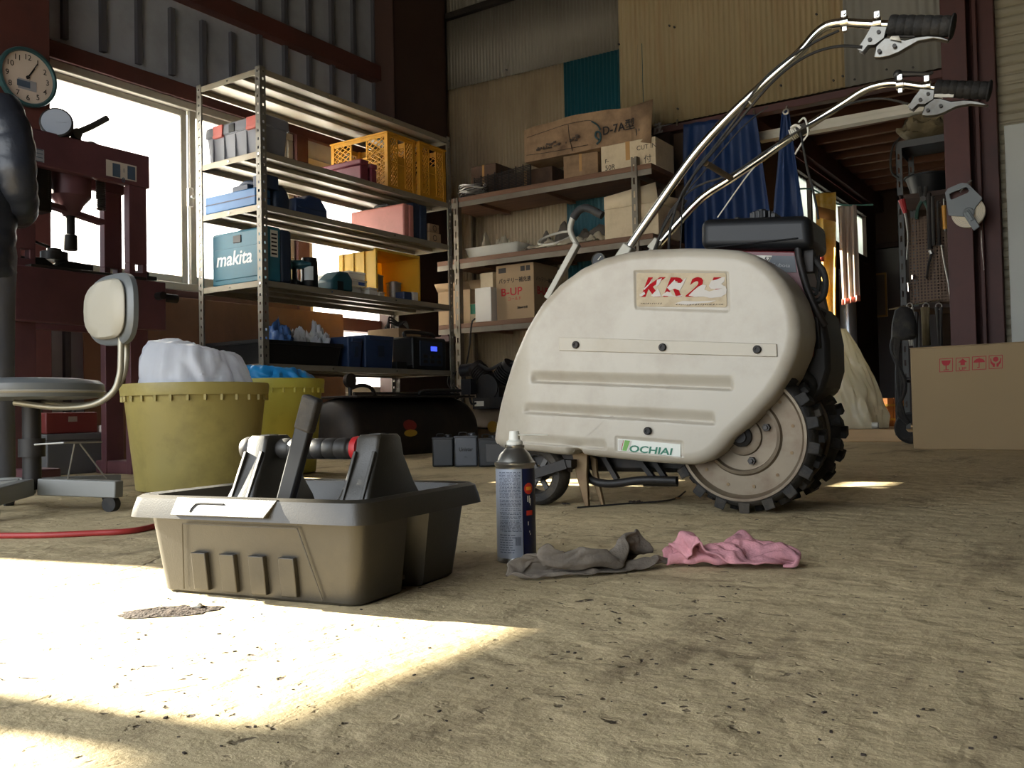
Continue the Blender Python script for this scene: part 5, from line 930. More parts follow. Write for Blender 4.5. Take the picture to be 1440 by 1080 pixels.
b = MB(); b.lathe([(.05, -.03), (.062, -.025), (.066, 0), (.066, .02), (.060, .024)], 32, mg); b.cyl(gp-gd*.02, (gp.x-.02, gp.y+.05, zt-.01), .012); gg = b.build('gauge', 'black_iron', press)
M('gauge_face', (150, 156, 166), .3, 0, .04, 10); b = MB(); b.lathe([(.058, .0245), (.01, .0252)], 32, mg); b.bar(gp+gd*.027, gp+gd*.027+gx*.04, .004, .001, gd); b.build('gauge_face', 'gauge_face', gg)
la_ = XP(104, 192, PX-.03); lb_ = XP(151, 166, PX-.0); la_ = Vector(LP(*la_)); lb_ = Vector(LP(*lb_))
b = MB(); b.bar((la_.x, la_.y, zt-.01), la_+Vector((0, 0, .02)), .05, .03); b.cyl(la_+Vector((-.03, 0, .01)), la_+Vector((.03, 0, .01)), .022); b.tube([la_+Vector((0, 0, .012)), la_*.5+lb_*.5+Vector((0, 0, .002)), lb_], .014, 10); b.build('pump_lever', 'dark_steel', press)
b = MB(); b.lathe([(.03, 0), (.026, .015), (.012, .022)], 20, Matrix.Translation(LP(PX-.06, XP(128, 205, PX-.06).y, zt-.002))); b.build('filler_cap', 'black_iron', press)
def pq(nm, px0, py0, px1, py1, mat, par, off=.001):
    a_ = XP(px0, py0, PX); c_ = XP(px1, py1, PX); b = MB(); b.bb(LP(PX+off-.001, a_.y, c_.z), LP(PX+off, c_.y, a_.z)); return b.build(nm, mat, par)
pl_ = pq('warning_plate', 149, 224, 192, 256, 'clock_dial', hb)
pq('plate_panel', 158, 229, 169, 250, 'dial_blue', pl_, .002); pq('plate_panel', 179, 233, 190, 254, 'dial_blue', pl_, .002)
text('plate_text', '1', .026, 'dial_blue', pl_, LP(PX+.002, XP(172, 236, PX).y, XP(172, 236, PX).z-.02), (0, 1, 0), (0, 0, 1))
text('plate_text', '0', .032, 'dial_blue', pl_, LP(PX+.002, XP(171, 250, PX).y, XP(171, 250, PX).z-.02), (0, 1, 0), (0, 0, 1), bold=.02)
p2_ = pq('type_plate', 40, 206, 62, 229, 'dial_grey', hb)
for k in range(4): pq('plate_line', 42, 208+k*5.5, 60, 211+k*5.5, 'dial_blue', p2_, .002)
# V blocks and a nut on the press bed
b = MB(); vy = XP(70, 390, PX-.12).y
b.prism([(-.17, 0), (.17, 0), (.17, .045), (.05, .05), (.0, .02), (-.05, .05), (-.17, .045)], -.05, .05, axes((PX-.12, vy, lz1+.0125), (0, 1, 0), (0, 0, 1))); tag(b.build('v_block', 'black_iron', bevel=.003), 'black steel V block lying on the press bed', 'block')
b = MB(); b.cyl((PX-.12, vy+.02, lz1+.0635), (PX-.12, vy+.02, lz1+.10), .055, n=24); b.cyl((PX-.12, vy+.02, lz1+.10), (PX-.12, vy+.02, lz1+.115), .03); b.bar((PX-.12, vy, lz1+.118), (PX-.12, vy-.07, lz1+.135), .015, .01); tag(b.build('bearing_cup', 'black_iron', bevel=.002), 'round black cup sitting on the V block of the press', 'cup')
b = MB(); vy2 = XP(200, 395, PX-.05).y; b.bb((PX-.09, vy2-.05, lz1+.0125), (PX-.01, vy2+.05, lz1+.03)); b.cyl((PX-.05, vy2, lz1+.03), (PX-.05, vy2, lz1+.052), .03); tag(b.build('arbor_plate', 'black_iron', bevel=.003), 'small dark arbor plate at the window end of the press bed', 'plate')
# --- things stored under the press
M('tool_red', (110, 40, 36), .5, 0, .12, 8); M('grey_box', (92, 92, 92), .6, 0, .1, 6)
gz = 0.0
p = GP(110, 668); gx0 = -4.03; ga = XP(66, 640, gx0).y; gb = XP(168, 640, gx0).y; gt = XP(120, 609, gx0).z
t = thing('storage_case', 'low grey storage case on the floor below the press', 'case', (gx0-.18, (ga+gb)/2, 0), 0); W_ = gb-ga
b = MB(); b.bb((-.18, -W_/2, 0), (.18, W_/2, gt-.03)); b.build('case_body', 'grey_box', t, bevel=.006); b = MB(); b.bb((-.185, -W_/2-.004, gt-.03), (.185, W_/2+.004, gt)); b.build('lid', 'grey_box', t, bevel=.004)
ra = XP(68, 600, gx0-.02).y; rb = XP(141, 600, gx0-.02).y; rt = XP(100, 580, gx0-.02).z
t = thing('tool_box', 'dark red metal tool box on the low grey case', 'tool box', (gx0-.16, (ra+rb)/2, gt+.001), 0); W_ = rb-ra
b = MB(); b.bb((-.12, -W_/2, 0), (.12, W_/2, rt-gt)); b.build('box_body', 'tool_red', t, bevel=.006); b = MB(); b.tube([(0, -.08, rt-gt-.003), (0, -.07, rt-gt+.03), (0, .07, rt-gt+.03), (0, .08, rt-gt-.003)], .007, 8); b.build('handle', 'black_iron', t); b = MB(); b.bb((.12, -.02, (rt-gt)*.55), (.126, .02, (rt-gt)*.8)); b.build('latch', 'steel', t)
p = XP(156, 604, gx0-.02); b = MB(); b.bb((gx0-.1, p.y-.045, gt+.001), (gx0-.03, p.y+.035, gt+.034)); tag(b.build('carton', 'white_card', bevel=.002), 'small white carton on the low grey case', 'carton')
# brown plywood sheet leaning below the window
M('ply_brown', (112, 78, 56), .75, 0, .2, 4, dirt=(58, 42, 34), damt=.5, dscale=3, stretch=(1, 1, .5))
ypa = yl(20, 430)+.35; ypb = yl(474, 470); zpt = XP(440, 438, WX+.05).z
b = MB(); m = Matrix.Translation((WX+.075, 0, .0)) @ Matrix.Rotation(radians(-1.2), 4, 'Y'); b.bb((0, ypa, 0), (.012, ypb, zpt), m); tag(b.build('plywood_board', 'ply_brown', bevel=.002), 'brown plywood board leaning on the wall below the window', 'board')
# --- roller stool
sc_ = PD(34, 550, 2.55); SO = Vector((sc_.x, sc_.y, 0)); zs = .25+(590-533)/F*2.55
stool = thing('roller_stool', 'grey padded roller stool with tube backrest beside the standing person', 'stool', SO, YAW)
SI = inv(stool)
def sp(px, py, d): return SI @ PD(px, py, d)
M('vinyl_grey', (96, 100, 102), .38, 0, .06, 8); M('vinyl_pad', (150, 146, 134), .5, 0, .06, 8); M('tube_grey', (150, 146, 132), .35, .5, .08, 12); M('stool_white', (122, 122, 118), .5, .1, .1, 8)
b = MB(); SR = .205; b.lathe([(SR-.05, zs-.055), (SR-.006, zs-.05), (SR, zs-.035), (SR-.002, zs-.015), (SR-.015, zs-.004), (SR-.06, zs+.002), (.02, zs+.004)], 48); b.build('seat', 'vinyl_grey', stool)
b = MB(); b.lathe([(SR+.0, zs-.040), (SR+.004, zs-.036), (SR+.0, zs-.032)], 48, cap=False); b.build('piping', 'vinyl_pad', stool)
for k, L_ in enumerate(([(20, 566), (80, 573), (130, 569), (158, 552), (168, 528), (170, 500), (170, 440)], [(40, 564), (110, 570), (147, 561), (170, 535), (177, 510), (178, 485), (177, 440)])):
    b = MB(); b.tube([sp(px, py, 2.5+.07*k) for px, py in L_], .0085, 10); b.build('back_tube', 'tube_grey', stool)
bc = sp(156, 435, 2.52); bd = Vector((-.62, -.78, .0)).normalized(); bx = Vector((0, 0, 1)).cross(bd).normalized(); mb_ = Matrix((bx, Vector((0, 0, 1)), bd)).transposed().to_4x4(); mb_.translation = bc
def pad(w_, h_, n=28): return [(w_*(abs(cos(t))**.7)*(1 if cos(t) > 0 else -1), h_*(abs(sin(t))**.7)*(1 if sin(t) > 0 else -1)) for t in [2*pi*i/n for i in range(n)]]
def padm(name, par, w_, h_, z0, z1, mat):
    b = MB(); R_2 = []
    for s_, z in ((.9, z0), (1, z0+.006), (1, z1-.01), (.93, z1-.003), (.6, z1)): R_2.append([mb_ @ Vector((x*s_, y*s_, z+.9*x*x)) for x, y in pad(w_, h_)])
    b.loft(R_2); return b.build(name, mat, par)
bk = padm('backrest', stool, .125, .098, -.03, .0, 'vinyl_grey'); padm('cushion', bk, .105, .082, .001, .02, 'vinyl_pad')
b = MB(); b.box(sp(172, 438, 2.53), (.045, .05, .045)); b.build('back_clamp', 'black_plastic', stool, bevel=.006)
b = MB(); b.cyl((.02, 0, .06), (.02, 0, zs-.05), .024); b.cyl((.02, 0, .15), (.02, 0, .2), .034); b.build('column', 'black_iron', stool)
for k in range(5):
    a_ = radians(-12+72*k); e = Vector((cos(a_), sin(a_), 0)); b = MB(); b.bar(Vector((.02, 0, .068))+e*.03, Vector((.02, 0, .060))+e*.27, .036, .045); lg = b.build('base_leg', 'stool_white', stool, bevel=.003)
    b = MB(); c_ = Vector((.02, 0, 0))+e*.245; m = axes((c_.x, c_.y, .021), (-e.y, e.x, 0), (0, 0, 1)); b.cyl(c_+Vector((-e.y*.012, e.x*.012, .0205)), c_+Vector((e.y*.012, -e.x*.012, .0205)), .0205, n=20); b.cyl(c_+Vector((0, 0, .02)), c_+Vector((0, 0, .05)), .007); b.build('caster', 'black_rubber', lg)
b = MB(); z = .185; tri = [(.07, -.08, z), (.16, -.11, z+.004), (.19, .05, z), (.08, .08, z)]; b.tube(tri+[tri[0]], .0025, 6, sm=False); b.tube([(.19, -.08, z), (.225, .0, z-.10)], .002, 6, sm=False); b.tube([(.18, -.09, z), (.13, -.03, z-.11)], .002, 6, sm=False); b.build('wire_tray', 'steel', stool)
# --- yellow tubs with plastic bags
M('tub_yellow', (184, 168, 98), .45, 0, .08, 3, dirt=(120, 104, 60), damt=.4, dscale=5, trans=.22)
M('tub_bright', (200, 192, 84), .45, 0, .08, 3, dirt=(110, 110, 50), damt=.35, dscale=5, trans=.3)
def tub(label, cpx, d, pxw, zrim, mat):
    c = PD(cpx, 592, d); R0 = pxw/2/F*d; t = thing('plastic_tub', label, 'tub', (c.x, c.y, 0), YAW, 'yellow plastic tubs')
    rb_ = R0*.80
    b = MB(); b.lathe([(rb_-.02, .0), (rb_, .008), (R0*.945, zrim-.035), (R0*.945-.006, zrim-.035), (rb_-.008, .014), (.02, .014)], 64); b.build('tub_wall', mat, t)
    b = MB(); b.lathe([(R0*.94, zrim-.04), (R0*.985, zrim-.04), (R0, zrim-.008), (R0*.99, zrim), (R0*.94, zrim-.004), (R0*.935, zrim-.03)], 64, cap=False)
    for k in range(28): a_ = 2*pi*k/28; b.box((R0*.965*cos(a_), R0*.965*sin(a_), zrim-.048), (.008, .008, .022), None)
    b.build('rim', mat, t); return t, c, R0, zrim
t1, c1, R1, zr1 = tub('dull yellow tub holding a white plastic bag', 276, 3.2, 200, .25+(592-546)/F*3.2, 'tub_yellow')
t2, c2, R2, zr2 = tub('bright yellow tub holding a sky blue plastic bag', 385, 3.95, 142, .25+(588-538)/F*3.95, 'tub_bright')
M('bag_white', (240, 242, 248), .28, 0, .04, 6, trans=.55); M('bag_blue', (40, 150, 214), .4, 0, .08, 6, trans=.3)
def bag(label, c, R0, zr, hh, mat, seed, prof, n=110):
    t = thing('plastic_bag', label, 'plastic bag', (c.x, c.y, zr-.075), YAW); b = MB(); rows = []
    for j in range(41):
        v = j/40; row = []
        for i in range(n):
            th = 2*pi*i/n; r, z = prof(v, th); k = .06*abs(mnoise.noise(Vector((cos(th)*3+seed, sin(th)*3, v*2))))+.025*mnoise.noise(Vector((cos(th)*9+seed, sin(th)*9, v*3)))
            k = (k+.10*max(0, 1-4*abs(mnoise.noise(Vector((cos(th)*2.2+seed*2, sin(th)*2.2, v*.9)))))*.6)*min(1, v*4+.2)
            row.append(b.V((r*R0*(1-k*1.6)*cos(th), r*R0*(1-k*1.6)*sin(th), .075+z*hh*(1-.5*k)+.01*mnoise.noise(Vector((r*cos(th)*7, r*sin(th)*7, seed))))))
        rows.append(row)
    for A, B in zip(rows[:-1], rows[1:]): b.skin(A, B)
    b.face(rows[0][::-1]); b.face(rows[-1]); b.build('bag_film', mat, t, smooth=60)
def prof1(v, th):
    e = 1+.12*cos(th-.6*0)   # leans to the viewer's left
    a_ = v*pi/2; top = 1-.22*max(0, cos(th))**1
    return (.86*cos(a_)**.55 if v < 1 else .02, (-.5+1.5*sin(a_)**.9)*top if v > .1 else -.5)
def pr_w(v, th):
    if v < .15: return (.80+.05*v/.15, -.45+.45*v/.15)
    u = (v-.15)/.85; c_ = cos(th)
    if u < .62: q = u/.62; r = .85-.16*q*q-.10*q*max(0, c_); z = q*.94
    else: q = (u-.62)/.38; r = (.69-.10*max(0, c_))*(1-q)**.8+.012; z = .94+.06*sin(q*pi/2)
    return (r, z*(1-.30*(.5+.5*c_*(1 if r > .3 else r/.3))))
bag('milky white plastic bag bulging out of the dull yellow tub', c1, R1*.93, zr1, .25+(590-478)/F*3.2-zr1, 'bag_white', 2.0, pr_w)
bag('sky blue plastic bag in the bright yellow tub', c2, R2*.98, zr2, .25+(588-517)/F*3.95-zr2, 'bag_blue', 7.0, pr_w)
# --- person at the left edge: back and side of a standing figure
pg = GP(-66, 702); person = thing('person', 'person standing in dark padded jacket and grey trousers, seen from behind', 'person', (pg.x, pg.y, 0), YAW+radians(8)); person.scale = (.93, .93, .93)
M('skin', (190, 142, 116), .5, 0, .05, 10, ); M('hair', (24, 20, 18), .6, 0, .1, 30); M('jacket', (34, 38, 48), .42, 0, .12, 8, bump=.4, bscale=22); M('trousers', (92, 92, 98), .8, 0, .12, 7, bump=.4, bscale=16); M('shoe', (74, 72, 70), .6, 0, .1, 10); M('jacket_lining', (168, 168, 172), .8)
# body, one skinned surface (facing +y in its own frame)
V_ = [(0, 0, .93, .10), (0, .0, 1.12, .115), (0, -.01, 1.30, .12), (0, -.005, 1.40, .075), (0, .01, 1.46, .05), (0, .025, 1.53, .06), (0, .025, 1.60, .082), (0, .02, 1.66, .075), (0, .015, 1.70, .05),
      (-.09, 0, .90, .082), (-.10, .02, .50, .055), (-.105, -.01, .12, .036), (-.11, .09, .03, .032), (-.112, .15, .022, .024),
      (.09, 0, .90, .082), (.10, .02, .50, .055), (.105, -.01, .12, .036), (.11, .09, .03, .032), (.112, .15, .022, .024),
      (-.17, -.01, 1.36, .058), (-.21, -.02, 1.10, .042), (-.16, .16, 1.04, .030), (-.12, .20, 1.05, .026), (-.085, .23, 1.06, .022),
      (.17, -.01, 1.36, .058), (.21, -.02, 1.10, .042), (.16, .16, 1.04, .030), (.12, .20, 1.05, .026), (.085, .23, 1.06, .022)]
E_ = [(0, 1), (1, 2), (2, 3), (3, 4), (4, 5), (5, 6), (6, 7), (7, 8), (0, 9), (9, 10), (10, 11), (11, 12), (12, 13), (0, 14), (14, 15), (15, 16), (16, 17), (17, 18), (2, 19), (19, 20), (20, 21), (21, 22), (22, 23), (2, 24), (24, 25), (25, 26), (26, 27), (27, 28)]
for h, sx in ((23, -1), (28, 1)):       # five fingers per hand
    bx_, by_, bz_ = V_[h][:3]; wr = V_[h-1]
    for k, (ox, L_) in enumerate(((-.024, .045), (-.009, .055), (.006, .052), (.020, .042))):
        i0 = len(V_); V_ += [(bx_+ox*.9, by_+.018, bz_-.012, .0085), (bx_+ox, by_+.018+L_*.45, bz_-.03, .008), (bx_+ox, by_+.012+L_*.7, bz_-.055, .007)]; E_ += [(h, i0), (i0, i0+1), (i0+1, i0+2)]
    i0 = len(V_); V_ += [(wr[0]-sx*.028, wr[1]+.02, wr[2]-.008, .010), (wr[0]-sx*.042, wr[1]+.045, wr[2]-.022, .0085)]; E_ += [(h-1, i0), (i0, i0+1)]
me = bpy.data.meshes.new('body'); me.from_pydata([v[:3] for v in V_], E_, []); bo = bpy.data.objects.new('body', me); COL.objects.link(bo)
bo.modifiers.new('skin', 'SKIN'); bo.modifiers['skin'].use_smooth_shade = True
for i, v in enumerate(V_): sv_ = me.skin_vertices[0].data[i]; sv_.radius = (v[3], v[3]); sv_.use_root = (i == 0)
q = bo.modifiers.new('sub', 'SUBSURF'); q.levels = q.render_levels = 2
dg = bpy.context.evaluated_depsgraph_get(); me2 = bpy.data.meshes.new_from_object(bo.evaluated_get(dg)); bpy.data.objects.remove(bo); me2.name = 'body'; me2.materials.clear()
fin(me2, 'body', 'skin', person, smooth=180)
b = MB(); b.ball((-.03, .103, 1.605), .012, 10); b.build('eye', 'white_plastic', person); b = MB(); b.ball((.03, .103, 1.605), .012, 10); b.build('eye', 'white_plastic', person)
b = MB(); b.loft([[Vector((x*s_, .095+d_, 1.555+z_)) for x, z_ in ((-.014, 0), (.014, 0), (.006, .05), (-.006, .05))] for s_, d_ in ((1, 0), (.6, .026))]); b.build('nose', 'skin', person, sub=1)
b = MB(); b.box((0, .096, 1.53), (.045, .012, .008)); b.build('mouth', 'maroon_plastic', person, bevel=.003)
for sx in (-1, 1): b = MB(); b.ball((sx*.088, .015, 1.59), (.012, .022, .034), 10); b.build('ear', 'skin', person)
b = MB(); b.ball((0, .0, 1.645), (.094, .105, .088), 24); b.build('hair', 'hair', person)
def ell(cx_, cy_, z, a, b_, n=36, pf=0, seed=0): return [Vector((cx_+a*cos(t)*(1+pf*mnoise.noise(Vector((cos(t)*2+seed, sin(t)*2, z*9)))), cy_+b_*sin(t)*(1+pf*mnoise.noise(Vector((cos(t)*2, sin(t)*2+seed, z*9)))), z)) for t in [2*pi*i/n for i in range(n)]]
prof = [(.76, .185, .145), (.80, .20, .155), (.95, .20, .155), (1.08, .205, .16), (1.22, .21, .165), (1.34, .195, .15), (1.40, .14, .115), (1.46, .088, .088), (1.50, .08, .082)]
R_3 = []; nz_ = 54
for i in range(nz_+1):
    z = .76+.74*i/nz_; k = max(q for q in range(len(prof)-1) if prof[q][0] <= z+1e-6); a_, c_ = prof[k], prof[k+1]; t_ = min(1, (z-a_[0])/(c_[0]-a_[0])); pf_ = 1+(.035*abs(sin((z-.76)*pi/.062)) if z < 1.38 else 0)
    R_3.append(ell(0, -.003, z, (a_[1]+(c_[1]-a_[1])*t_)*pf_, (a_[2]+(c_[2]-a_[2])*t_)*pf_, pf=.045))
b = MB(); b.loft(R_3); jk = b.build('jacket', 'jacket', person, smooth=70)
b = MB(); b.loft([ell(0, .012, 1.44, .084, .086), ell(0, .014, 1.51, .088, .09), ell(0, .014, 1.515, .078, .08), ell(0, .014, 1.45, .074, .076)], cap=False); b.build('collar', 'jacket_lining', jk)
for sx in (-1, 1):
    P = smooth_path([Vector((sx*.15, -.01, 1.385)), Vector((sx*.205, -.025, 1.26)), Vector((sx*.222, -.03, 1.12)), Vector((sx*.205, .055, 1.04)), Vector((sx*.165, .145, 1.03))], 14); R_4 = []; nx = None
    for i, p in enumerate(P):
        t_ = (P[min(i+1, len(P)-1)]-P[max(i-1, 0)]).normalized()
        if nx is None: nx, ny, _ = frame(t_)
        else: nx = (nx-t_*nx.dot(t_)).normalized(); ny = t_.cross(nx)
        u = i/(len(P)-1); rr = (.078-.026*u)*(1+.07*abs(sin(u*pi*8))); R_4.append([p+nx*rr*cos(q)+ny*rr*sin(q) for q in [2*pi*k/20 for k in range(20)]])
    b = MB(); b.loft(R_4); b.build('sleeve', 'jacket', jk, smooth=70)
b = MB()
for sx in (-1, 1): b.loft([[p_ for p_ in ell(sx*(.085+.03*(1-z/.9)), .01, z, r_, r_*1.05, pf=.07, seed=sx)] for z, r_ in ((.055, .082), (.075, .086), (.30, .088), (.50, .093), (.70, .105), (.86, .115), (.93, .11))])
b.build('trousers', 'trousers', person, smooth=70)
for sx in (-1, 1): b = MB(); b.loft([[Vector((sx*.11+.048*s_*cos(t), .05+(.135*s_)*sin(t), z)) for t in [2*pi*i/24 for i in range(24)]] for z, s_ in ((.0, .95), (.018, 1), (.03, .97), (.06, .8), (.08, .55))]); b.build('shoe', 'shoe', person)
# ================================================================== STEEL RACK
YL = XP(368, 300, XS).y; YR = XP(637, 400, XS).y
SZ = [XP(367, 95, XS).z, XP(371, 212, XS).z, XP(374, 287, XS).z, XP(375, 394, XS).z, XP(378, 511, XS).z]
RH = XP(362, 90, XS).z
M('rack_grey', (126, 123, 115), .42, .55, .08, 10, dirt=(120, 104, 84), damt=.25, dscale=9)
M('rack_shelf', (142, 135, 118), .45, .3, .08, 6, dirt=(140, 116, 84), damt=.3, dscale=5)
rack = thing('steel_rack', 'tall grey slotted steel rack with five shelves before the windows', 'shelf rack', (XR, YL, 0), 0)
RD = XS-XR; RW_ = YR-YL
def post_l(x, y, sx, sy):
    b = MB(); w_ = .042; t_ = .0025; n = int(RH/.05)
    for ax in (0, 1):
        def B(u0, u1, z0, z1):
            if ax == 0: b.bb((min(x, x+sx*u0, x+sx*u1) if 0 else min(x+sx*u0, x+sx*u1), min(y, y+sy*t_), z0), (max(x+sx*u0, x+sx*u1), max(y, y+sy*t_), z1))
            else: b.bb((min(x, x+sx*t_), min(y+sy*u0, y+sy*u1), z0), (max(x, x+sx*t_), max(y+sy*u0, y+sy*u1), z1))
        B(0, .016, 0, RH); B(.028, w_, 0, RH)
        for k in range(n+1): B(.016, .028, k*.05 if k else 0, min(k*.05+.034, RH))
    return b.build('post', 'rack_grey', rack, smooth=0)
for x, sx in ((0, 1), (RD, -1)):
    for y, sy in ((0, 1), (RW_, -1)): post_l(x, y, sx, sy)
for z in SZ:
    b = MB(); h_ = .035; t_ = .0015
    b.bb((.003, .003, z-t_), (RD-.003, RW_-.003, z))
    for x in (.003, RD-.003-t_): b.bb((x, .003, z-h_), (x+t_, RW_-.003, z))
    for y in (.003, RW_-.003-t_): b.bb((.003, y, z-h_), (RD-.003, y+t_, z))
    b.bb((.003, .003, z-h_), (.022, RW_-.003, z-h_+t_)); b.bb((RD-.022, .003, z-h_), (RD-.003, RW_-.003, z-h_+t_))
    s_ = b.build('shelf', 'rack_shelf', rack, smooth=0)
    b = MB()
    for x in (RD*.36, RD*.66): b.bb((x-.02, .01, z-.028), (x+.02, RW_-.01, z-.0025))
    b.build('stiffener', 'rack_shelf', s_, bevel=.003)
    for y in (.021, RW_-.021, .55, 1.15):
        b = MB(); b.cyl((RD-.004, y, z-.018), (RD+.004, y, z-.018), .006, n=8); b.build('bolt', 'chrome', s_)
    for x in (.021, RD/2, RD-.021): b = MB(); b.cyl((x, -.002, z-.018), (x, .006, z-.018), .006, n=8); b.build('bolt', 'chrome', s_)
    for y in (.55, 1.15): b = MB(); b.cyl((.001, y, z-.018), (-.006, y, z-.018), .006, n=8); b.build('bolt', 'chrome', s_)
E_Z = .001
def yr(px, py, x): return XP(px, py, x).y
# generic crate with lattice panels
def crate_mesh(t, Lx, Ly, H, mat):
    b = MB(); e = .03; w_ = .004
    for x in (0, Lx-e):
        for y in (0, Ly-e): b.bb((x, y, 0), (x+e, y+e, H))
    b.bb((0, 0, 0), (Lx, Ly, .006)); 
    for z0, z1 in ((0, .03), (H-.035, H), (H*.47, H*.47+.008)):
        b.bb((e, .002, z0), (Lx-e, .010, z1)); b.bb((e, Ly-.010, z0), (Lx-e, Ly-.002, z1)); b.bb((.002, e, z0), (.010, Ly-e, z1)); b.bb((Lx-.010, e, z0), (Lx-.002, Ly-e, z1))
    b.bb((-.006, -.006, H-.012), (Lx+.006, .004, H)); b.bb((-.006, Ly-.004, H-.012), (Lx+.006, Ly+.006, H)); b.bb((-.006, 0, H-.012), (.004, Ly, H)); b.bb((Lx-.004, 0, H-.012), (Lx+.006, Ly, H))
    b.build('crate_frame', mat, t, bevel=.002)
    # lattice: crossing diagonals; the middle bay is a plain plate with a hand hole above it
    def side(o, u, L_):
        b = MB(); u = Vector(u); o = Vector(o); nrm = u.cross(Vector((0, 0, 1)))
        bays = [(e, L_*.36), (L_*.64, L_-e)]
        for a_, c_ in bays:
            for z0, z1 in ((.03, H*.47), (H*.47+.008, H-.035)):
                n = 6; du = (c_-a_); dz = z1-z0
                for k in range(-n, n+1):
                    for sg in (1, -1):
                        # clip the line  s=(k/n)*du + sg*t  to the bay
                        pts = []
                        u0 = k/n*du*2; P = []
                        for tt in (0, dz): pass
                        t0, t1 = 0, dz
                        f = lambda t_: (u0+t_*du/dz*1.6) if sg > 0 else (du-u0-t_*du/dz*1.6)
                        lo_, hi_ = 0, dz; sl_ = du/dz*1.6
                        a1 = (0-u0)/sl_; a2 = (du-u0)/sl_; lo_ = max(lo_, min(a1, a2)); hi_ = min(hi_, max(a1, a2))
                        if hi_-lo_ < .01: continue
                        p_ = o+u*(a_+f(lo_))+Vector((0, 0, z0+lo_)); q_ = o+u*(a_+f(hi_))+Vector((0, 0, z0+hi_)); b.bar(p_, q_, .006, .005, nrm)
        m0, m1 = L_*.36, L_*.64
        for a_ in (m0, m1): b.bar(o+u*a_+Vector((0, 0, .03)), o+u*a_+Vector((0, 0, H-.035)), .010, .010, nrm)
        p0 = o+u*m0; p1 = o+u*m1; hz_ = H*.62
        vs = [b.V(p) for p in (p0+Vector((0, 0, .03)), p1+Vector((0, 0, .03)), p1+Vector((0, 0, hz_)), p0+Vector((0, 0, hz_)))]; v2 = [b.V(v.co-nrm*.004) for v in vs]; b.skin(vs, v2); b.face(vs); b.face(v2[::-1])
        b.build('lattice_panel', mat, t, smooth=0)
    side((0, .006, 0), (1, 0, 0), Lx); side((0, Ly-.006, 0), (1, 0, 0), Lx); side((.006, 0, 0), (0, 1, 0), Ly); side((Lx-.006, 0, 0), (0, 1, 0), Ly)
# top-loaded shelf (second): container, crates, maroon boxes
z = SZ[1]+E_Z
M('grey_plastic', (112, 114, 122), .5, 0, .08, 8); M('clip_red', (176, 84, 74), .5)
ya = yr(374, 190, -4.13); yb = yr(408, 190, -4.13); H_ = XP(400, 166, -4.13).z-z; Ly = yb-ya
t = thing('storage_box', 'grey lidded storage box with red clips on the rack', 'storage box', (-4.66, ya, z), 0)
b = MB(); b.loft([[Vector((x, y, zz)) for x, y in rrect(.01-f, .50+f, .01-f, Ly-.01+f, .02)] for zz, f in ((0, 0), (H_*.7, .012), (H_*.7, .018), (H_*.74, .018))]); bd = b.build('box_body', 'grey_plastic', t)
for k in range(5): b = MB(); b.bb((.06+k*.1, -.006, .02), (.068+k*.1, .004, H_*.66)); b.build('rib', 'grey_plastic', bd)
b = MB(); b.loft([[Vector((x, y, zz)) for x, y in rrect(-.012+f, .522-f, -.012+f, Ly+.012-f, .02)] for zz, f in ((H_*.72, 0), (H_*.95, .004), (H_, .02))]); b.build('lid', 'grey_plastic', t)
for k in (.08, .38): b = MB(); b.bb((k, -.018, H_*.66), (k+.085, .0, H_*.97)); b.bb((k, -.022, H_*.66), (k+.085, -.016, H_*.74)); b.build('clip', 'clip_red', t, bevel=.003)
b = MB(); b.bb((.22, -.016, H_*.72), (.27, -.008, H_*.92)); b.build('latch', 'black_plastic', t, bevel=.002)
c0 = yr(545, 220, -4.14); c1_ = yr(586, 240, -4.14); Ht = XP(545, 184, -4.14).z-z
t = thing('lattice_crate', 'yellow lattice crate beside the maroon boxes on the rack', 'crate', (-4.67, c0, z), 0, 'yellow crates on the rack'); crate_mesh(t, .53, c1_-c0-.012, Ht, 'yellow_crate'); cr1 = t; crL = c1_-c0-.012
c2_ = yr(590, 240, -4.12); dup(cr1, (-4.65, c1_+.012, z), 0, 'yellow lattice crate nearest the right-hand end of the rack', 'yellow crates on the rack')
for k, (p0, p1, w_, hpx, lbl) in enumerate(((507, 519, .36, 222, 'maroon plastic box with lid before the yellow crate'), (522, 531, .26, 229, 'smaller maroon box between maroon box and yellow crate'))):
    ya = yr(p0, 240, -4.12)+.002; yb = yr(p1, 240, -4.12); H_ = XP(p0, hpx, -4.12).z-z; t = thing('plastic_box', lbl, 'box', (-4.12-w_, ya, z), 0, 'maroon boxes on the rack'); Ly = yb-ya
    b = MB(); b.bb((.004, .003, 0), (w_-.004, Ly-.003, H_*.72)); b.build('box_body', 'maroon_plastic', t, bevel=.008); b = MB(); b.bb((0, 0, H_*.72), (w_, Ly, H_)); b.build('lid', 'maroon_plastic', t, bevel=.010)
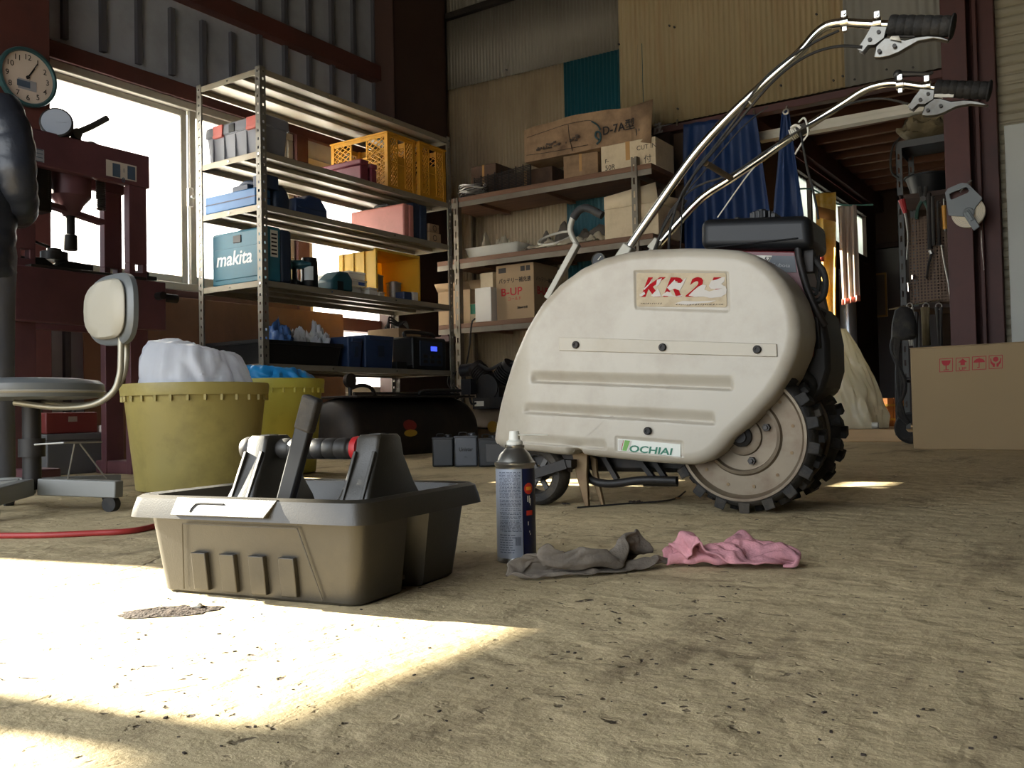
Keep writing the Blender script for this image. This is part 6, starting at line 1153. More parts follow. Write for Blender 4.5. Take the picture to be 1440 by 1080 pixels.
# third shelf
z = SZ[2]+E_Z
def case(name, label, cat, x1, w_, ya, yb, H_, mat, z, handle=None, group=None, latch=True, bev=.012):
    t = thing(name, label, cat, (x1-w_, ya, z), 0, group); Ly = yb-ya
    b = MB(); b.bb((0, 0, 0), (w_, Ly*.5-.001, H_)); b.build('case_half', mat, t, bevel=bev); b = MB(); b.bb((0, Ly*.5+.001, 0), (w_, Ly, H_)); b.build('case_half', mat, t, bevel=bev)
    if latch:
        for k in (.25, .75): b = MB(); b.bb((w_*k-.02, Ly*.5-.02, H_-.012), (w_*k+.02, Ly*.5+.02, H_+.004)); b.build('latch', 'black_plastic', t, bevel=.003)
    if handle: b = MB(); b.tube([(w_*.38, Ly*.5, H_-.004), (w_*.39, Ly*.5, H_+.022), (w_*.61, Ly*.5, H_+.022), (w_*.62, Ly*.5, H_-.004)], .009, 8); b.build('handle', handle, t)
    return t
ya = YL+.008; yb = yr(386, 285, -4.13)
H_ = XP(386, 263, -4.13).z-z
M('flat_blue', (34, 100, 156), .45, 0, .08, 6); M('navy_case', (28, 46, 72), .5, 0, .12, 6); M('case_pink', (196, 128, 118), .5, 0, .1, 5, dirt=(150, 100, 84), damt=.35, dscale=6, trans=.1)
t = thing('flat_case', 'bright blue flat case lying on the rack', 'case', (-4.61, ya, z), 0); Ly = yb-ya
b = MB(); b.bb((0, 0, 0), (.45, Ly, .105)); b.build('case_body', 'flat_blue', t, bevel=.008); b = MB(); b.bb((-.002, -.002, .05), (.452, Ly+.002, .056)); b.build('seam', 'navy_case', t)
b = MB(); b.bb((-4.4, ya+.03, z+.107), (-4.26, ya+.13, z+.145)); b.bb((-4.24, ya+.05, z+.107), (-4.14, ya+.16, z+.19)); b.tube([(-4.4, ya+.08, z+.14), (-4.33, ya+.08, z+.165), (-4.24, ya+.09, z+.15)], .018, 8); tag(b.build('power_tool', 'navy_case', bevel=.006), 'dark power tool lying on the bright blue flat case', 'power tool')
ya2 = yr(389, 280, -4.13); yb2 = yr(412, 290, -4.13)
t = thing('tool_bag', 'dark navy tool pouch beside the bright blue case', 'tool bag', (-4.42, ya2, z), 0)
b = MB(); b.loft([[Vector((x, y, zz)) for x, y in rrect(.0+f, .28-f, .0+f, yb2-ya2-f, .03)] for zz, f in ((0, .005), (.06, 0), (.12, .012), (.15, .03))]); b.build('pouch', 'navy_plastic', t, smooth=60)
ya3 = yr(415, 280, -4.14); yb3 = yr(461, 300, -4.14); Hh = XP(430, 272, -4.14).z-z
t = thing('grinder_case', 'dark blue case with a slanted top beside the navy pouch', 'case', (-4.36, ya3, z), 0); L_ = yb3-ya3
b = MB(); b.prism([(0, 0), (L_, 0), (L_, Hh*.42), (L_*.78, Hh*.95), (L_*.45, Hh), (L_*.3, Hh*.75), (0, Hh*.7)], 0, .22, axes((0, 0, 0), (0, 1, 0), (0, 0, 1))); b.build('case_body', 'blue_plastic', t, bevel=.01); b = MB(); b.bb((.221, L_*.1, Hh*.3), (.224, L_*.9, Hh*.34)); b.build('seam', 'navy_case', t)
pa_ = yr(568, 310, -4.13); pb_ = yr(576, 310, -4.13); Hp = min(XP(568, 280, -4.13).z, SZ[1]-.045)-z-.025
case('drill_case', 'faded pink drill case standing upright on the rack', 'case', -4.13, .50, pa_, pa_+.11, Hp, 'case_pink', z, 'black_plastic')
pc_ = pa_+.118; pd_ = yr(601, 310, -4.15)
case('drill_case', 'dark navy tool case right of the faded pink case', 'case', -4.15, .40, pc_, pd_, min(XP(590, 283, -4.15).z, SZ[1]-.045)-z, 'navy_case', z)
for k, (h0, mat, l) in enumerate(((.075, 'carton', 'lower small brown carton at the end of the third shelf'), (.06, 'carton_aged', 'upper small brown carton at the end of the third shelf'))):
    zz = z if k == 0 else z+.077; b = MB(); b.bb((-4.33, pd_+.008, zz), (-4.14, pd_+.14-.02*k, zz+h0)); cb = b.build('small_carton', mat, bevel=.002); tag(cb, l, 'carton', 'small cartons on the third shelf')
    b = MB(); b.lathe([(.022, 0), (.017, 0)], 20, axes((-4.139, pd_+.07, zz+h0*.5), (0, 1, 0), (0, 0, 1)), cap=False); b.build('oval_mark', 'ink_black', cb)
# fourth shelf
z = SZ[3]+E_Z
ya = yr(377, 360, -4.12); yb = yr(413, 360, -4.12); Hm = XP(377, 316, -4.12).z-z
M('case_teal', (34, 104, 126), .5, 0, .08, 6, dirt=(60, 80, 86), damt=.25); M('logo_white', (222, 228, 230), .5)
t = thing('tool_case', 'teal plastic power tool case with white lettering on the rack', 'case', (-4.62, ya, z), 0); Ly = yb-ya; Lx = .49
b = MB(); b.bb((0, 0, 0), (Lx, Ly*.56, Hm)); fh = b.build('case_half', 'case_teal', t, bevel=.016, seg=3); b = MB(); b.bb((.004, Ly*.57, .004), (Lx-.004, Ly, Hm-.006)); b.build('case_half', 'navy_plastic', t, bevel=.016)
b = MB(); b.bb((.035, -.004, .04), (Lx-.03, .002, Hm-.10)); b.build('face_panel', 'case_teal', t, bevel=.004)
text('lettering', 'makita', .118, 'logo_white', fh, (.045, -.0046, .125), (1, 0, 0), (0, 0, 1), bold=.018, shear=.18, sx=1.02)
b = MB(); b.bb((.20, -.005, Hm-.075), (.27, .003, Hm-.03)); b.build('latch', 'black_plastic', t, bevel=.003)
b = MB(); b.bb((.20, Ly*.2, Hm-.002), (.42, Ly*.5, Hm+.012)); b.build('handle', 'navy_plastic', t, bevel=.005)
b = MB(); b.bb((Lx-.001, Ly*.14, Hm*.45), (Lx+.0015, Ly*.42, Hm*.93)); sl_ = b.build('side_label', 'paper', t)
for k in range(6): b = MB(); b.bb((Lx+.001, Ly*.17, Hm*(.49+.07*k)), (Lx+.002, Ly*.38, Hm*(.52+.07*k))); b.build('label_block', 'ink_black', sl_)
def pistol(label, y, x, s, rz):
    t = thing('cordless_tool', label, 'power tool', (x, y, z), rz)
    b = MB(); b.lathe([(.028*s, -.09*s), (.034*s, -.08*s), (.034*s, .05*s), (.02*s, .09*s), (.012*s, .12*s)], 20, axes((0, 0, .17*s), (0, 1, 0), (0, 0, 1)) @ Matrix.Rotation(0, 4, 'X')); b.build('motor_housing', 'teal_plastic', t)
    b = MB(); b.bar((0, 0, .16*s), (0, 0, .06*s), .045*s, .035*s); b.build('handle', 'black_plastic', t, bevel=.008); b = MB(); b.box((.0, 0, .03*s), (.07*s, .12*s, .058*s)); b.build('battery', 'black_plastic', t, bevel=.008)
yA_ = yr(421, 390, -4.2); pistol('teal cordless driver beside the lettered teal case', yA_, -4.24, .85, .6)
yA_ = yr(445, 395, -4.14)
t = thing('battery_pack', 'black battery with white print standing on the rack', 'battery', (-4.2, yA_, z), 0); hb_ = XP(440, 362, -4.16).z-z
b = MB(); b.lathe([(.048, 0), (.052, .01), (.052, hb_*.8), (.046, hb_), (.02, hb_+.003)], 24, Matrix.Translation((0, 0, .0))); b.build('battery_body', 'black_plastic', t); b = MB(); arc(b, -1.4, -.3, hb_*.25, hb_*.7, .0526, 8); b.build('print', 'logo_white', t)
yA_ = yr(468, 395, -4.14); t = thing('circular_saw', 'dark blue rounded tool body beside the black battery', 'power tool', (-4.26, yA_-.03, z), 0)
b = MB(); b.prism([(0, 0), (.19, 0), (.19, .08), (.15, .125), (.08, .125), (.0, .06)], 0, .14, axes((0, 0, 0), (0, 1, 0), (0, 0, 1))); b.build('motor_housing', 'teal_plastic', t, bevel=.012); b = MB(); b.bb((.139, .05, .0), (.143, .1, .06)); b.build('vent', 'black_plastic', t)
M('clear_tray', (222, 220, 210), .3, 0, .05, 8, trans=.3, sss=.25); M('blue_print', (60, 90, 170), .6)
for k, (p0, p1, zz, h0, w_, l) in enumerate(((490, 508, 0, .045, .34, 'clear parts tray at the bottom of the white pile'), (492, 516, .047, .04, .36, 'white parts tray with blue print in the pile'), (491, 514, .089, .05, .38, 'clear parts tray on top of the white pile'), (519, 531, 0, .05, .16, 'white open carton before the tipped yellow crate'), (534, 541, 0, .03, .10, 'tiny white carton before the tipped yellow crate'))):
    ya = yr(p0, 400, -4.13); yb = yr(p1, 405, -4.13); t = thing('parts_tray', l, 'tray', (-4.13-w_, ya, z+zz), 0, 'trays and cartons on the fourth shelf'); L_ = yb-ya
    b = MB(); b.bb((0, 0, 0), (w_, L_, h0*.75)); b.build('tray_body', 'clear_tray' if k != 3 else 'white_card', t, bevel=.005); b = MB(); b.bb((-.003, -.003, h0*.75), (w_+.003, L_+.003, h0)); b.build('lid', 'clear_tray' if k in (0, 2) else 'white_card', t, bevel=.004)
    if k == 1: b = MB(); b.bb((w_, L_*.5, .006), (w_+.003, L_*.85, .026)); b.build('print', 'blue_print', t)
# tipped yellow crate lying on its side, open to the room
ya = yr(543, 380, -4.16); yb = yr(602, 400, -4.16); Hc = XP(520, 352, -4.3).z-z
M('yellow_solid', (222, 180, 60), .5, 0, .08, 6, trans=.3)
t = thing('tipped_crate', 'yellow plastic crate tipped on its side and open to the room', 'crate', (-4.6, ya, z), 0); L_ = yb-ya; D_ = .36
b = MB(); w_ = .006
b.bb((0, 0, 0), (D_, w_, Hc)); b.bb((0, L_-w_, 0), (D_, L_, Hc)); b.bb((0, 0, 0), (w_, L_, Hc)); b.bb((0, 0, 0), (D_, L_, w_)); b.bb((0, 0, Hc-w_), (D_, L_, Hc)); b.build('crate_wall', 'yellow_solid', t, bevel=.002)
b = MB(); b.bb((D_-.02, -.012, 0), (D_, .0, Hc+.012)); b.bb((D_-.02, L_, 0), (D_, L_+.012, Hc+.012)); b.bb((D_-.02, 0, Hc), (D_, L_, Hc+.012)); b.build('rim', 'yellow_solid', t, bevel=.003)
for k in range(3): b = MB(); b.bb((.04+.1*k, -.010, .0), (.05+.1*k, .0, Hc)); b.build('rib', 'yellow_solid', t)
M('can_dull', (140, 136, 128), .45, .6, .2, 12, dirt=(90, 70, 50), damt=.4)
for k, (fy, fx, r, h0, l) in enumerate(((.30, .22, .055, .17, 'dull metal can inside the tipped yellow crate'), (.68, .24, .052, .135, 'shorter dull metal can inside the tipped yellow crate'))):
    t = thing('metal_can', l, 'can', (-4.6+fx, ya+L_*fy, z+.0075), 0, 'cans in the tipped crate'); b = MB(); b.lathe([(r, 0), (r, h0), (r+.003, h0+.003), (r+.003, h0+.008), (r-.01, h0+.004)], 24); b.build('can_body', 'can_dull', t); b = MB(); b.lathe([(r*.6, h0+.004), (r*.6, h0+.018), (.01, h0+.018)], 18); b.build('can_lid', 'can_dull', t)
yq = yr(575, 412, -4.12); b = MB(); b.bb((-4.2, yq-.05, z), (-4.12, yq+.03, z+.055)); tag(b.build('small_box', 'blue_plastic', bevel=.004), 'small dark blue box before the tipped yellow crate', 'box')
b = MB(); b.bb((-4.19, yq+.045, z), (-4.12, yq+.10, z+.06)); tag(b.build('small_carton', 'white_card', bevel=.003), 'small white carton beside the small dark blue box', 'carton')
# fifth shelf
z = SZ[4]+E_Z
ya = yr(372, 495, -4.14)-.02; yb = yr(487, 500, -4.14); Ht = XP(440, 481, -4.14).z-z
yt0 = ya; t = thing('black_tray', 'long black plastic tray full of bags on the lowest shelf', 'tray', (-4.64, ya, z), 0); L_ = yb-ya
b = MB(); b.loft([[Vector((x, y, zz)) for x, y in rrect(.02-f, .46+f, .03-f, L_-.03+f, .02)] for zz, f in ((0, 0), (Ht*.85, .018), (Ht*.85, .03), (Ht, .03), (Ht, .014), (.006, -.004))]); b.build('tray_body', 'black_plastic', t)
M('film_pale', (206, 208, 212), .3, 0, .08, 10, trans=.4); M('film_blue', (70, 110, 170), .35, 0, .1, 10, trans=.25)
def lump(name, label, c, r, mat, seed, cat='plastic bag', group=None):
    t = thing(name, label, cat, c, 0, group); b = MB(); n = 48; rows = []
    for j in range(1, 24):
        v = pi*j/24
        rows.append([Vector((sin(v)*cos(a_), sin(v)*sin(a_), -cos(v))) for a_ in [2*pi*i/n for i in range(n)]])
    rows = [[Vector((p.x*r[0], p.y*r[1], max(0.0, (p.z*.5+.5))*r[2]))*(1+.35*mnoise.noise(p*2.2+Vector((seed, 0, 0)))+.18*mnoise.noise(p*5+Vector((0, seed, 0)))+.08*mnoise.noise(p*11)) for p in R] for R in rows]
    rows = [[Vector((p.x, p.y, max(0, p.z))) for p in R] for R in rows]; b.loft(rows); b.build('bag_film', mat, t, smooth=70); return t
for k, (px, py, r, mat, l) in enumerate(((330, 480, (.09, .09, .03), 'film_blue', 'flat blue bag at the window end of the black tray'), (395, 475, (.10, .08, .12), 'film_blue', 'blue plastic bag behind the rack post in the black tray'), (420, 478, (.09, .07, .09), 'film_pale', 'low pale plastic bag in the middle of the black tray'), (452, 485, (.09, .07, .13), 'film_pale', 'knotted pale plastic bag at the end of the black tray'))):
    yy = yr(px, py, -4.3); lump('plastic_bag', l, (-4.34, max(yt0+.2, yy), z+.012), (r[0], r[1], r[2]+Ht*.75), mat, k*3.1, group='bags in the black tray')
ya = yb+.006; M('bin_blue', (32, 54, 88), .5, 0, .1, 8)
for k, (p0, p1, l) in enumerate(((490, 512, 'blue plastic bin beside the black tray'), (514, 556, 'larger blue plastic bin beside the power station'))):
    a_ = max(ya, yr(p0, 495, -4.15)); c_ = yr(p1, 500, -4.15); L_ = c_-a_; H_ = XP(p1, 474 if k else 476, -4.15).z-z; t = thing('parts_bin', l, 'bin', (-4.55, a_, z), 0, 'blue bins on the lowest shelf'); w_ = .40-.0*k
    b = MB(); b.loft([[Vector((x, y, zz)) for x, y in rrect(.015-f, w_-.015+f, .015-f, L_-.015+f, .012)] for zz, f in ((0, 0), (H_, .012), (H_, .004), (.006, -.006))]); b.build('bin_wall', 'bin_blue', t); b = MB(); b.bb((w_-.008, .03, H_*.86), (w_+.008, L_-.03, H_*.99)); b.build('rim', 'bin_blue', t, bevel=.002)
    ya = c_+.006
    b = MB(); b.bb((w_-.005, L_*.42, H_*.35), (w_+.001, L_*.62, H_*.7)); b.build('label_slot', 'navy_plastic', t)
ya = yr(561, 480, -4.36); yb = yr(592, 480, -4.36); H_ = XP(560, 461, -4.36).z-z
t = thing('brown_carton', 'brown cardboard carton behind the power station on the lowest shelf', 'carton', (-4.66, ya-.0, z), 0); L_ = yb-ya
b = MB(); b.bb((0, 0, 0), (.30, L_, H_)); b.build('box_body', 'carton', t, bevel=.003)
b = MB()
for k in range(9): b.bb((.08+k*.014, -.002, H_*.42), (.088+k*.014, .002, H_*.72))
b.build('barcode', 'ink_black', t)
b = MB(); yq = yr(575, 446, -4.36); zc = z+H_
for k in range(3): b.tube([(-4.52+.02*k, ya+.03, zc+.008), (-4.5, ya+.06, zc+.05+.02*k), (-4.46, ya+.11, zc+.03+.01*k), (-4.42-.02*k, ya+.15, zc+.06), (-4.4, ya+.16, zc+.008)], .007, 8)
o = b.build('jump_cable', 'black_rubber'); tag(o, 'black cable clamps piled on the brown carton', 'cable')
ya = yr(581, 490, -4.14); yb = yr(628, 495, -4.14); H_ = XP(600, 474, -4.14).z-z
t = thing('power_station', 'black portable power station with a blue lit display on the rack', 'power station', (-4.34, ya, z), 0); L_ = yb-ya
b = MB(); b.bb((0, 0, 0), (.2, L_, H_)); pw = b.build('station_body', 'black_plastic', t, bevel=.018, seg=3)
b = MB(); b.tube([(.1, .03, H_-.006), (.1, .05, H_+.035), (.1, L_-.05, H_+.035), (.1, L_-.03, H_-.006)], .014, 10); b.build('handle', 'black_plastic', t)
b = MB(); b.bb((.199, L_*.18, H_*.12), (.206, L_*.86, H_*.88)); b.build('front_panel', 'navy_plastic', t, bevel=.006)
M('lcd_blue', (30, 50, 220), .3, emit=(60, 80, 255), es=1.2)
b = MB(); b.bb((.206, L_*.50, H_*.58), (.2075, L_*.68, H_*.72)); b.build('display', 'lcd_blue', t)
for k in range(6): b = MB(); b.bb((.206, L_*(.27+.2*(k % 3)), H_*(.2+.16*(k//3))), (.209, L_*(.39+.2*(k % 3)), H_*(.3+.16*(k//3)))); b.build('outlet', 'black_iron', t)
b = MB(); yy = yr(566, 508, -4.14); b.bb((-4.3, yy-.07, z), (-4.13, yy+.035, z+.05)); b.tube([(-4.2, yy+.035, z+.03), (-4.16, yy+.055, z+.02), (-4.15, ya-.0, z+.03)], .005, 6); tag(b.build('charger', 'black_plastic', bevel=.006), 'black charger block beside the power station', 'charger')
# ================================================================== COMPRESSORS AND TINS
M('tank_black', (34, 30, 27), .5, .3, .15, 6, dirt=(70, 56, 42), damt=.4, dscale=5)
M('brass_dull', (176, 140, 60), .4, .5, .1, 10)
xc_ = -3.72; ya = yr(462, 600, xc_); yb = yr(642, 600, xc_+.0); zt_ = XP(550, 556, xc_+.2).z
R = .21; zc = zt_-R-.01
t = thing('air_compressor', 'long dark air compressor tank under the steel rack', 'air compressor', (xc_, (ya+yb)/2, 0), 0); L_ = yb-ya
b = MB(); b.lathe([(.04, -L_/2), (R*.8, -L_/2+.01), (R*.96, -L_/2+.04), (R, -L_/2+.08), (R, L_/2-.08), (R*.96, L_/2-.04), (R*.8, L_/2-.01), (.04, L_/2)], 40, axes((0, 0, zc), (1, 0, 0), (0, 0, 1)) @ Matrix.Rotation(0, 4, 'X')); b.build('tank', 'tank_black', t)
b = MB(); b.bb((-.2, -L_/2+.02, zt_-.012), (.2, L_/2-.06, zt_)); b.bb((.0, -L_/2+.2, zt_-.1), (.01, L_/2-.2, zt_-.01)); b.build('deck', 'tank_black', t, bevel=.003)
for yy in (-L_*.32, L_*.32): b = MB(); b.bb((-.16, yy-.02, 0), (.16, yy+.02, zc-R*.6)); b.build('foot', 'tank_black', t)
b = MB(); b.tube([(.1, -L_/2+.1, zt_+.012), (.1, -L_*.1, zt_+.014), (.1, L_/2-.1, zt_+.012)], .009, 8); b.tube([(.12, L_*.05, zt_), (.13, L_*.08, zt_+.03), (.13, L_/2-.12, zt_+.035)], .01, 8); b.build('pipe', 'dark_steel', t)
gq = XP(494, 535, xc_+.1); gl = Vector((.1, gq.y-(ya+yb)/2, gq.z))
b = MB(); b.lathe([(.02, -.03), (.04, -.025), (.042, 0), (.036, .004)], 24, axes(gl, (0, 1, 0), (0, 0, 1))); b.cyl((gl.x-.01, gl.y, gl.z-.03), (gl.x-.01, gl.y, zt_), .012); b.tube([(gl.x-.01, gl.y, zt_+.04), (gl.x, gl.y+.08, zt_+.06), (gl.x, gl.y+.16, zt_+.045), (gl.x, gl.y+.2, zt_-.005)], .011, 8); b.build('regulator', 'black_iron', t)
wq = XP(577, 588, xc_+R); M('warn_yellow', (190, 150, 50), .5); M('warn_red', (130, 40, 34), .5)
def stick(a0, a1, mat, nm='warning_label'):
    b = MB(); rows = []
    for i in range(9):
        v = i/8; zz = a0+(a1-a0)*v; hw = .055*sqrt(max(0, 1-(2*v-1)**2))+.004; dz = zz-zc; x = sqrt(max(0, (R+.002)**2-dz*dz)); yy = wq.y-(ya+yb)/2; rows.append((b.V((x, yy-hw, zz)), b.V((x, yy+hw, zz))))
    for a_, c_ in zip(rows[:-1], rows[1:]): b.face((a_[0], a_[1], c_[1], c_[0]))
    b.build(nm, mat, t)
stick(XP(577, 606, xc_+R).z, XP(577, 590, xc_+R).z, 'warn_red'); stick(XP(577, 614, xc_+R).z, XP(577, 604, xc_+R).z, 'warn_yellow')
# second compressor by the corrugated wall
cx2 = YP(668, 600, 5.35).x
t = thing('air_compressor', 'grey compressor tank carrying a black twin-cylinder pump', 'air compressor', (cx2+.25, 5.45, 0), 0)
M('tank_grey', (120, 104, 84), .5, .2, .15, 6, dirt=(90, 70, 50), damt=.4)
zt2 = YP(680, 572, 5.3).z; R2_ = .17; zc2 = zt2-R2_
b = MB(); b.lathe([(.04, -.36), (R2_*.7, -.34), (R2_, -.27), (R2_, .45), (R2_*.7, .53), (.04, .55)], 36, axes((0, 0, zc2), (0, 1, 0), (0, 0, 1))); b.build('tank', 'tank_grey', t)
for xx in (-.2, .35): b = MB(); b.bb((xx-.02, -.13, 0), (xx+.02, .13, zc2-R2_*.5)); b.build('foot', 'tank_black', t)
pb0 = YP(662, 560, 5.3); pbx = pb0.x-(cx2+.25); pz = zt2+.005
b = MB(); b.bb((pbx, -.13, pz-.02), (pbx+.42, .12, pz+.06)); b.build('base_plate', 'black_iron', t, bevel=.003); b = MB(); b.bb((pbx+.02, -.133, pz), (pbx+.1, -.13, pz+.035)); b.build('type_plate', 'paper', t)
pc = Vector((YP(692, 545, 5.4).x-(cx2+.25), -.03, YP(692, 545, 5.4).z))
b = MB(); b.lathe([(.02, -.10), (.095, -.09), (.10, .0), (.095, .09), (.02, .1)], 24, axes(pc, (1, 0, 0), (0, 0, 1))); b.bb((pc.x-.1, pc.y-.08, pz+.06), (pc.x+.1, pc.y+.08, pc.z)); pm = b.build('crankcase', 'black_iron', t, bevel=.003)
for sx in (-1, 1):
    d = Vector((sx*.72, 0, .7)).normalized(); prof = [(.05, .06)]
    for k in range(6): s0 = .08+k*.018; prof += [(.07, s0), (.07, s0+.007), (.052, s0+.009), (.052, s0+.016)]
    prof += [(.066, .19), (.066, .225), (.02, .228)]; x_, y_, z_ = frame(d); m = Matrix((x_, y_, z_)).transposed().to_4x4(); m.translation = pc; b = MB(); b.lathe(prof, 24, m); cyl = b.build('cylinder', 'black_iron', pm)
    e = pc+d*.2; b = MB(); f0 = e+Vector((sx*.03, 0, .0)); b.cyl(f0, f0+Vector((sx*.1, -.02, -.01)), .046, n=20); b.build('air_filter', 'black_plastic', cyl)
b = MB(); b.tube([pc+Vector((-.1, -.03, .17)), pc+Vector((0, -.05, .13)), pc+Vector((.1, -.03, .17))], .012, 8); b.build('pipe', 'dark_steel', t)
sw = YP(659, 544, 5.25); b = MB(); b.box((sw.x-(cx2+.25), -.2, sw.z), (.085, .07, .11)); b.tube([(sw.x-(cx2+.25), -.2, sw.z-.05), (sw.x-(cx2+.25)+.01, -.18, sw.z-.12), (pbx+.03, -.1, pz+.03)], .008, 8); b.build('pressure_switch', 'black_plastic', t, bevel=.004)
b = MB(); b.tube([(pbx-.12, -.16, zc2+.12), (pbx, -.175, zc2+.04), (pbx+.2, -.178, zc2+.02), (pbx+.45, -.17, zc2+.06)], .007, 8); b.build('hose', 'black_rubber', t)
pv = YP(693, 583, 5.26); b = MB(); b.lathe([(.04, -.01), (.04, .01)], 20, axes((pv.x-(cx2+.25), -.19, zc2+.03), (1, 0, 0), (0, 0, 1))); b.build('drain_cap', 'brass_dull', t)
# square tins on the floor
M('tin_grey', (50, 51, 52), .4, .5, .12, 8, dirt=(60, 54, 48), damt=.4); M('tin_silver', (78, 80, 84), .38, .5, .12, 8, dirt=(80, 76, 70), damt=.35)
for k, (p0, p1, top, bot, mat, l) in enumerate(((608, 636, 616, 657, 'tin_grey', 'plain dark square tin on the floor, left of the lettered tin'), (639, 670, 614, 657, 'tin_silver', 'silver square tin with dark lettering on the floor'), (673, 700, 617, 657, 'tin_grey', 'plain dark square tin on the floor behind the white cover'))):
    g0 = GP(p0, bot); g1 = GP(p1, bot); w_ = (g1-g0).length; d_ = (g0-CAM).dot(FWD); H_ = (bot-top)/F*d_
    t = thing('square_tin', l, 'tin', (g0.x, g0.y, 0), YAW, 'square tins by the compressor')
    b = MB(); b.bb((0, 0, 0), (w_, w_*.8, H_)); b.build('tin_body', mat, t, bevel=.008); b = MB(); b.bb((-.001, -.001, H_-.006), (w_+.001, w_*.8+.001, H_+.002)); b.lathe([(.016, H_), (.016, H_+.014), (.003, H_+.015)], 16, Matrix.Translation((w_*.75, w_*.4, 0))); b.build('tin_top', mat, t, bevel=.002)
    b = MB(); b.tube([(w_*.2, w_*.4, H_), (w_*.22, w_*.4, H_+.016), (w_*.52, w_*.4, H_+.016), (w_*.54, w_*.4, H_)], .003, 6); b.build('handle', 'dark_steel', t)
    if k == 1: text('lettering', 'Unistar', H_*.17, 'ink_black', t, (w_*.5, -.001, H_*.52), (1, 0, 0), (0, 0, 1), align='CENTER', bold=.02, sx=.9); text('lettering', '4 L', H_*.08, 'ink_black', t, (w_*.5, -.001, H_*.3), (1, 0, 0), (0, 0, 1), align='CENTER')
# ================================================================== WOODEN SHELF ON THE BACK WALL
FYB = 5.62
bz = [YP(892, 233, FYB).z, YP(892, 331, FYB).z, YP(740, 447, FYB).z]
bx0 = YP(622, 300, FYB).x-.06; bx1 = YP(916, 240, FYB).x
M('dexion', (120, 112, 98), .5, .4, .12, 10, dirt=(90, 70, 52), damt=.4)
M('board', (112, 80, 58), .75, 0, .22, 5, stretch=(.5, 5, 5), dirt=(70, 46, 34), damt=.45, dscale=3)
shf = thing('wooden_shelf_rack', 'slotted angle rack with three timber boards on the corrugated back wall', 'shelf rack', (bx0, FYB, 0), 0)
BWD = bx1-bx0; BD = BY-.09-FYB
pxs = YP(893, 300, FYB).x-bx0
def slot_post(x, y, sy, top):
    b = MB(); w_ = .045; n = int(top/.09)
    b.bb((x, y, 0), (x+.013, y+.003*sy, top)) if sy > 0 else b.bb((x, y-.003, 0), (x+.013, y, top))
    y0_, y1_ = (y, y+.003) if sy > 0 else (y-.003, y)
    b.bb((x+.026, y0_, 0), (x+w_, y1_, top))
    for k in range(n+1): b.bb((x+.013, y0_, k*.09), (x+.026, y1_, min(top, k*.09+.045)))
    b.bb((x+w_-.003, min(y, y+sy*w_), 0), (x+w_, max(y, y+sy*w_), top)); return b.build('post', 'dexion', shf, smooth=0)
slot_post(pxs-.02, -.004, 1, bz[0]+.06); slot_post(pxs-.02, BD-.01, -1, bz[0]+.06); slot_post(YP(660, 300, BY-.12).x-bx0, BD-.01, -1, bz[0]+.02); slot_post(YP(638, 300, FYB).x-bx0, -.004, 1, bz[0]+.0)
for z in bz:
    b = MB(); b.bb((0, 0, z-.035), (BWD, BD, z)); b.build('shelf_board', 'board', shf, bevel=.003)
    b = MB(); b.bb((0, .001, z-.075), (BWD, .004, z-.036)); b.bb((pxs, .0, z-.075), (pxs+.004, BD, z-.036)); b.build('rail', 'dexion', shf)
    for x in (.3, .9): b = MB(); b.bb((x, .02, z-.06), (x+.05, BD-.02, z-.0355)); b.build('batten', 'board', shf)
def bxat(px, py, y): return YP(px, py, y).x
# --- top board
z = bz[0]+.001
def carton(label, px0, px1, pyt, yf, d, mat, z, tilt=0, flaps=False, group=None, name='carton', hmax=None):
    xa = bxat(px0, (pyt+230)/2, yf); xc = bxat(px1, (pyt+230)/2, yf); H_ = YP((px0+px1)/2, pyt, yf).z-z; t = thing(name, label, 'carton', (xa, yf, z), tilt, group); W_ = xc-xa
    H_ = min(H_, hmax-z) if hmax else H_
    b = MB(); b.bb((0, 0, 0), (W_, d, H_)); b.build('box_body', mat, t, bevel=.004)
    b = MB(); b.bb((W_*.46, -.001, H_*.35), (W_*.54, .0005, H_)); b.bb((W_*.46, -.001, H_-.0005), (W_*.54, d, H_+.001)); b.build('tape', 'tape_tan', t); return t, W_, H_
M('tape_tan', (176, 132, 74), .4)
M('carton_pale', (206, 188, 156), .85, 0, .12, 6, dirt=(130, 104, 78), damt=.4, dscale=6)
M('carton_dark', (92, 70, 54), .9, 0, .2, 6, dirt=(40, 30, 26), damt=.5)
t, W_, H_ = carton('pale carton with black print under the long torn carton', 845, 922, 199, 5.70, .3, 'carton_pale', z)
text('print', 'F-', .04, 'ink_black', t, (.03, -.001, H_*.38), (1, 0, 0), (0, 0, 1)); text('print', '50R', .05, 'ink_black', t, (.03, -.001, H_*.12), (1, 0, 0), (0, 0, 1)); topz = z+H_
M('print_grey', (60, 54, 50), .8)
text('print', 'CUT IN', .045, 'print_grey', t, (W_*.66, -.001, H_*.62), (1, 0, 0), (0, 0, 1)); text('print', '91 付', .06, 'print_grey', t, (W_*.6, -.001, H_*.16), (1, 0, 0), (0, 0, 1))
t, W_, H_ = carton('stained small carton left of the pale printed carton', 792, 838, 212, 5.74, .26, 'carton_aged', z, .12, hmax=topz-.002)
t, W_, H_ = carton('dark dirty carton behind the black grille on the top board', 700, 776, 218, 5.9, .18, 'carton_dark', z, hmax=topz-.002); dz_ = z+H_
t, W_, H_ = carton('low dark carton in the corner of the top board', 662, 697, 232, 5.86, .26, 'carton_dark', z)
xa = bxat(668, 240, 5.80); b = MB()
for k in range(13): b.bar((xa+.0, 5.78, z+.02+.012*k), (xa+.52, 5.78, z+.05+.012*k), .006, .006)
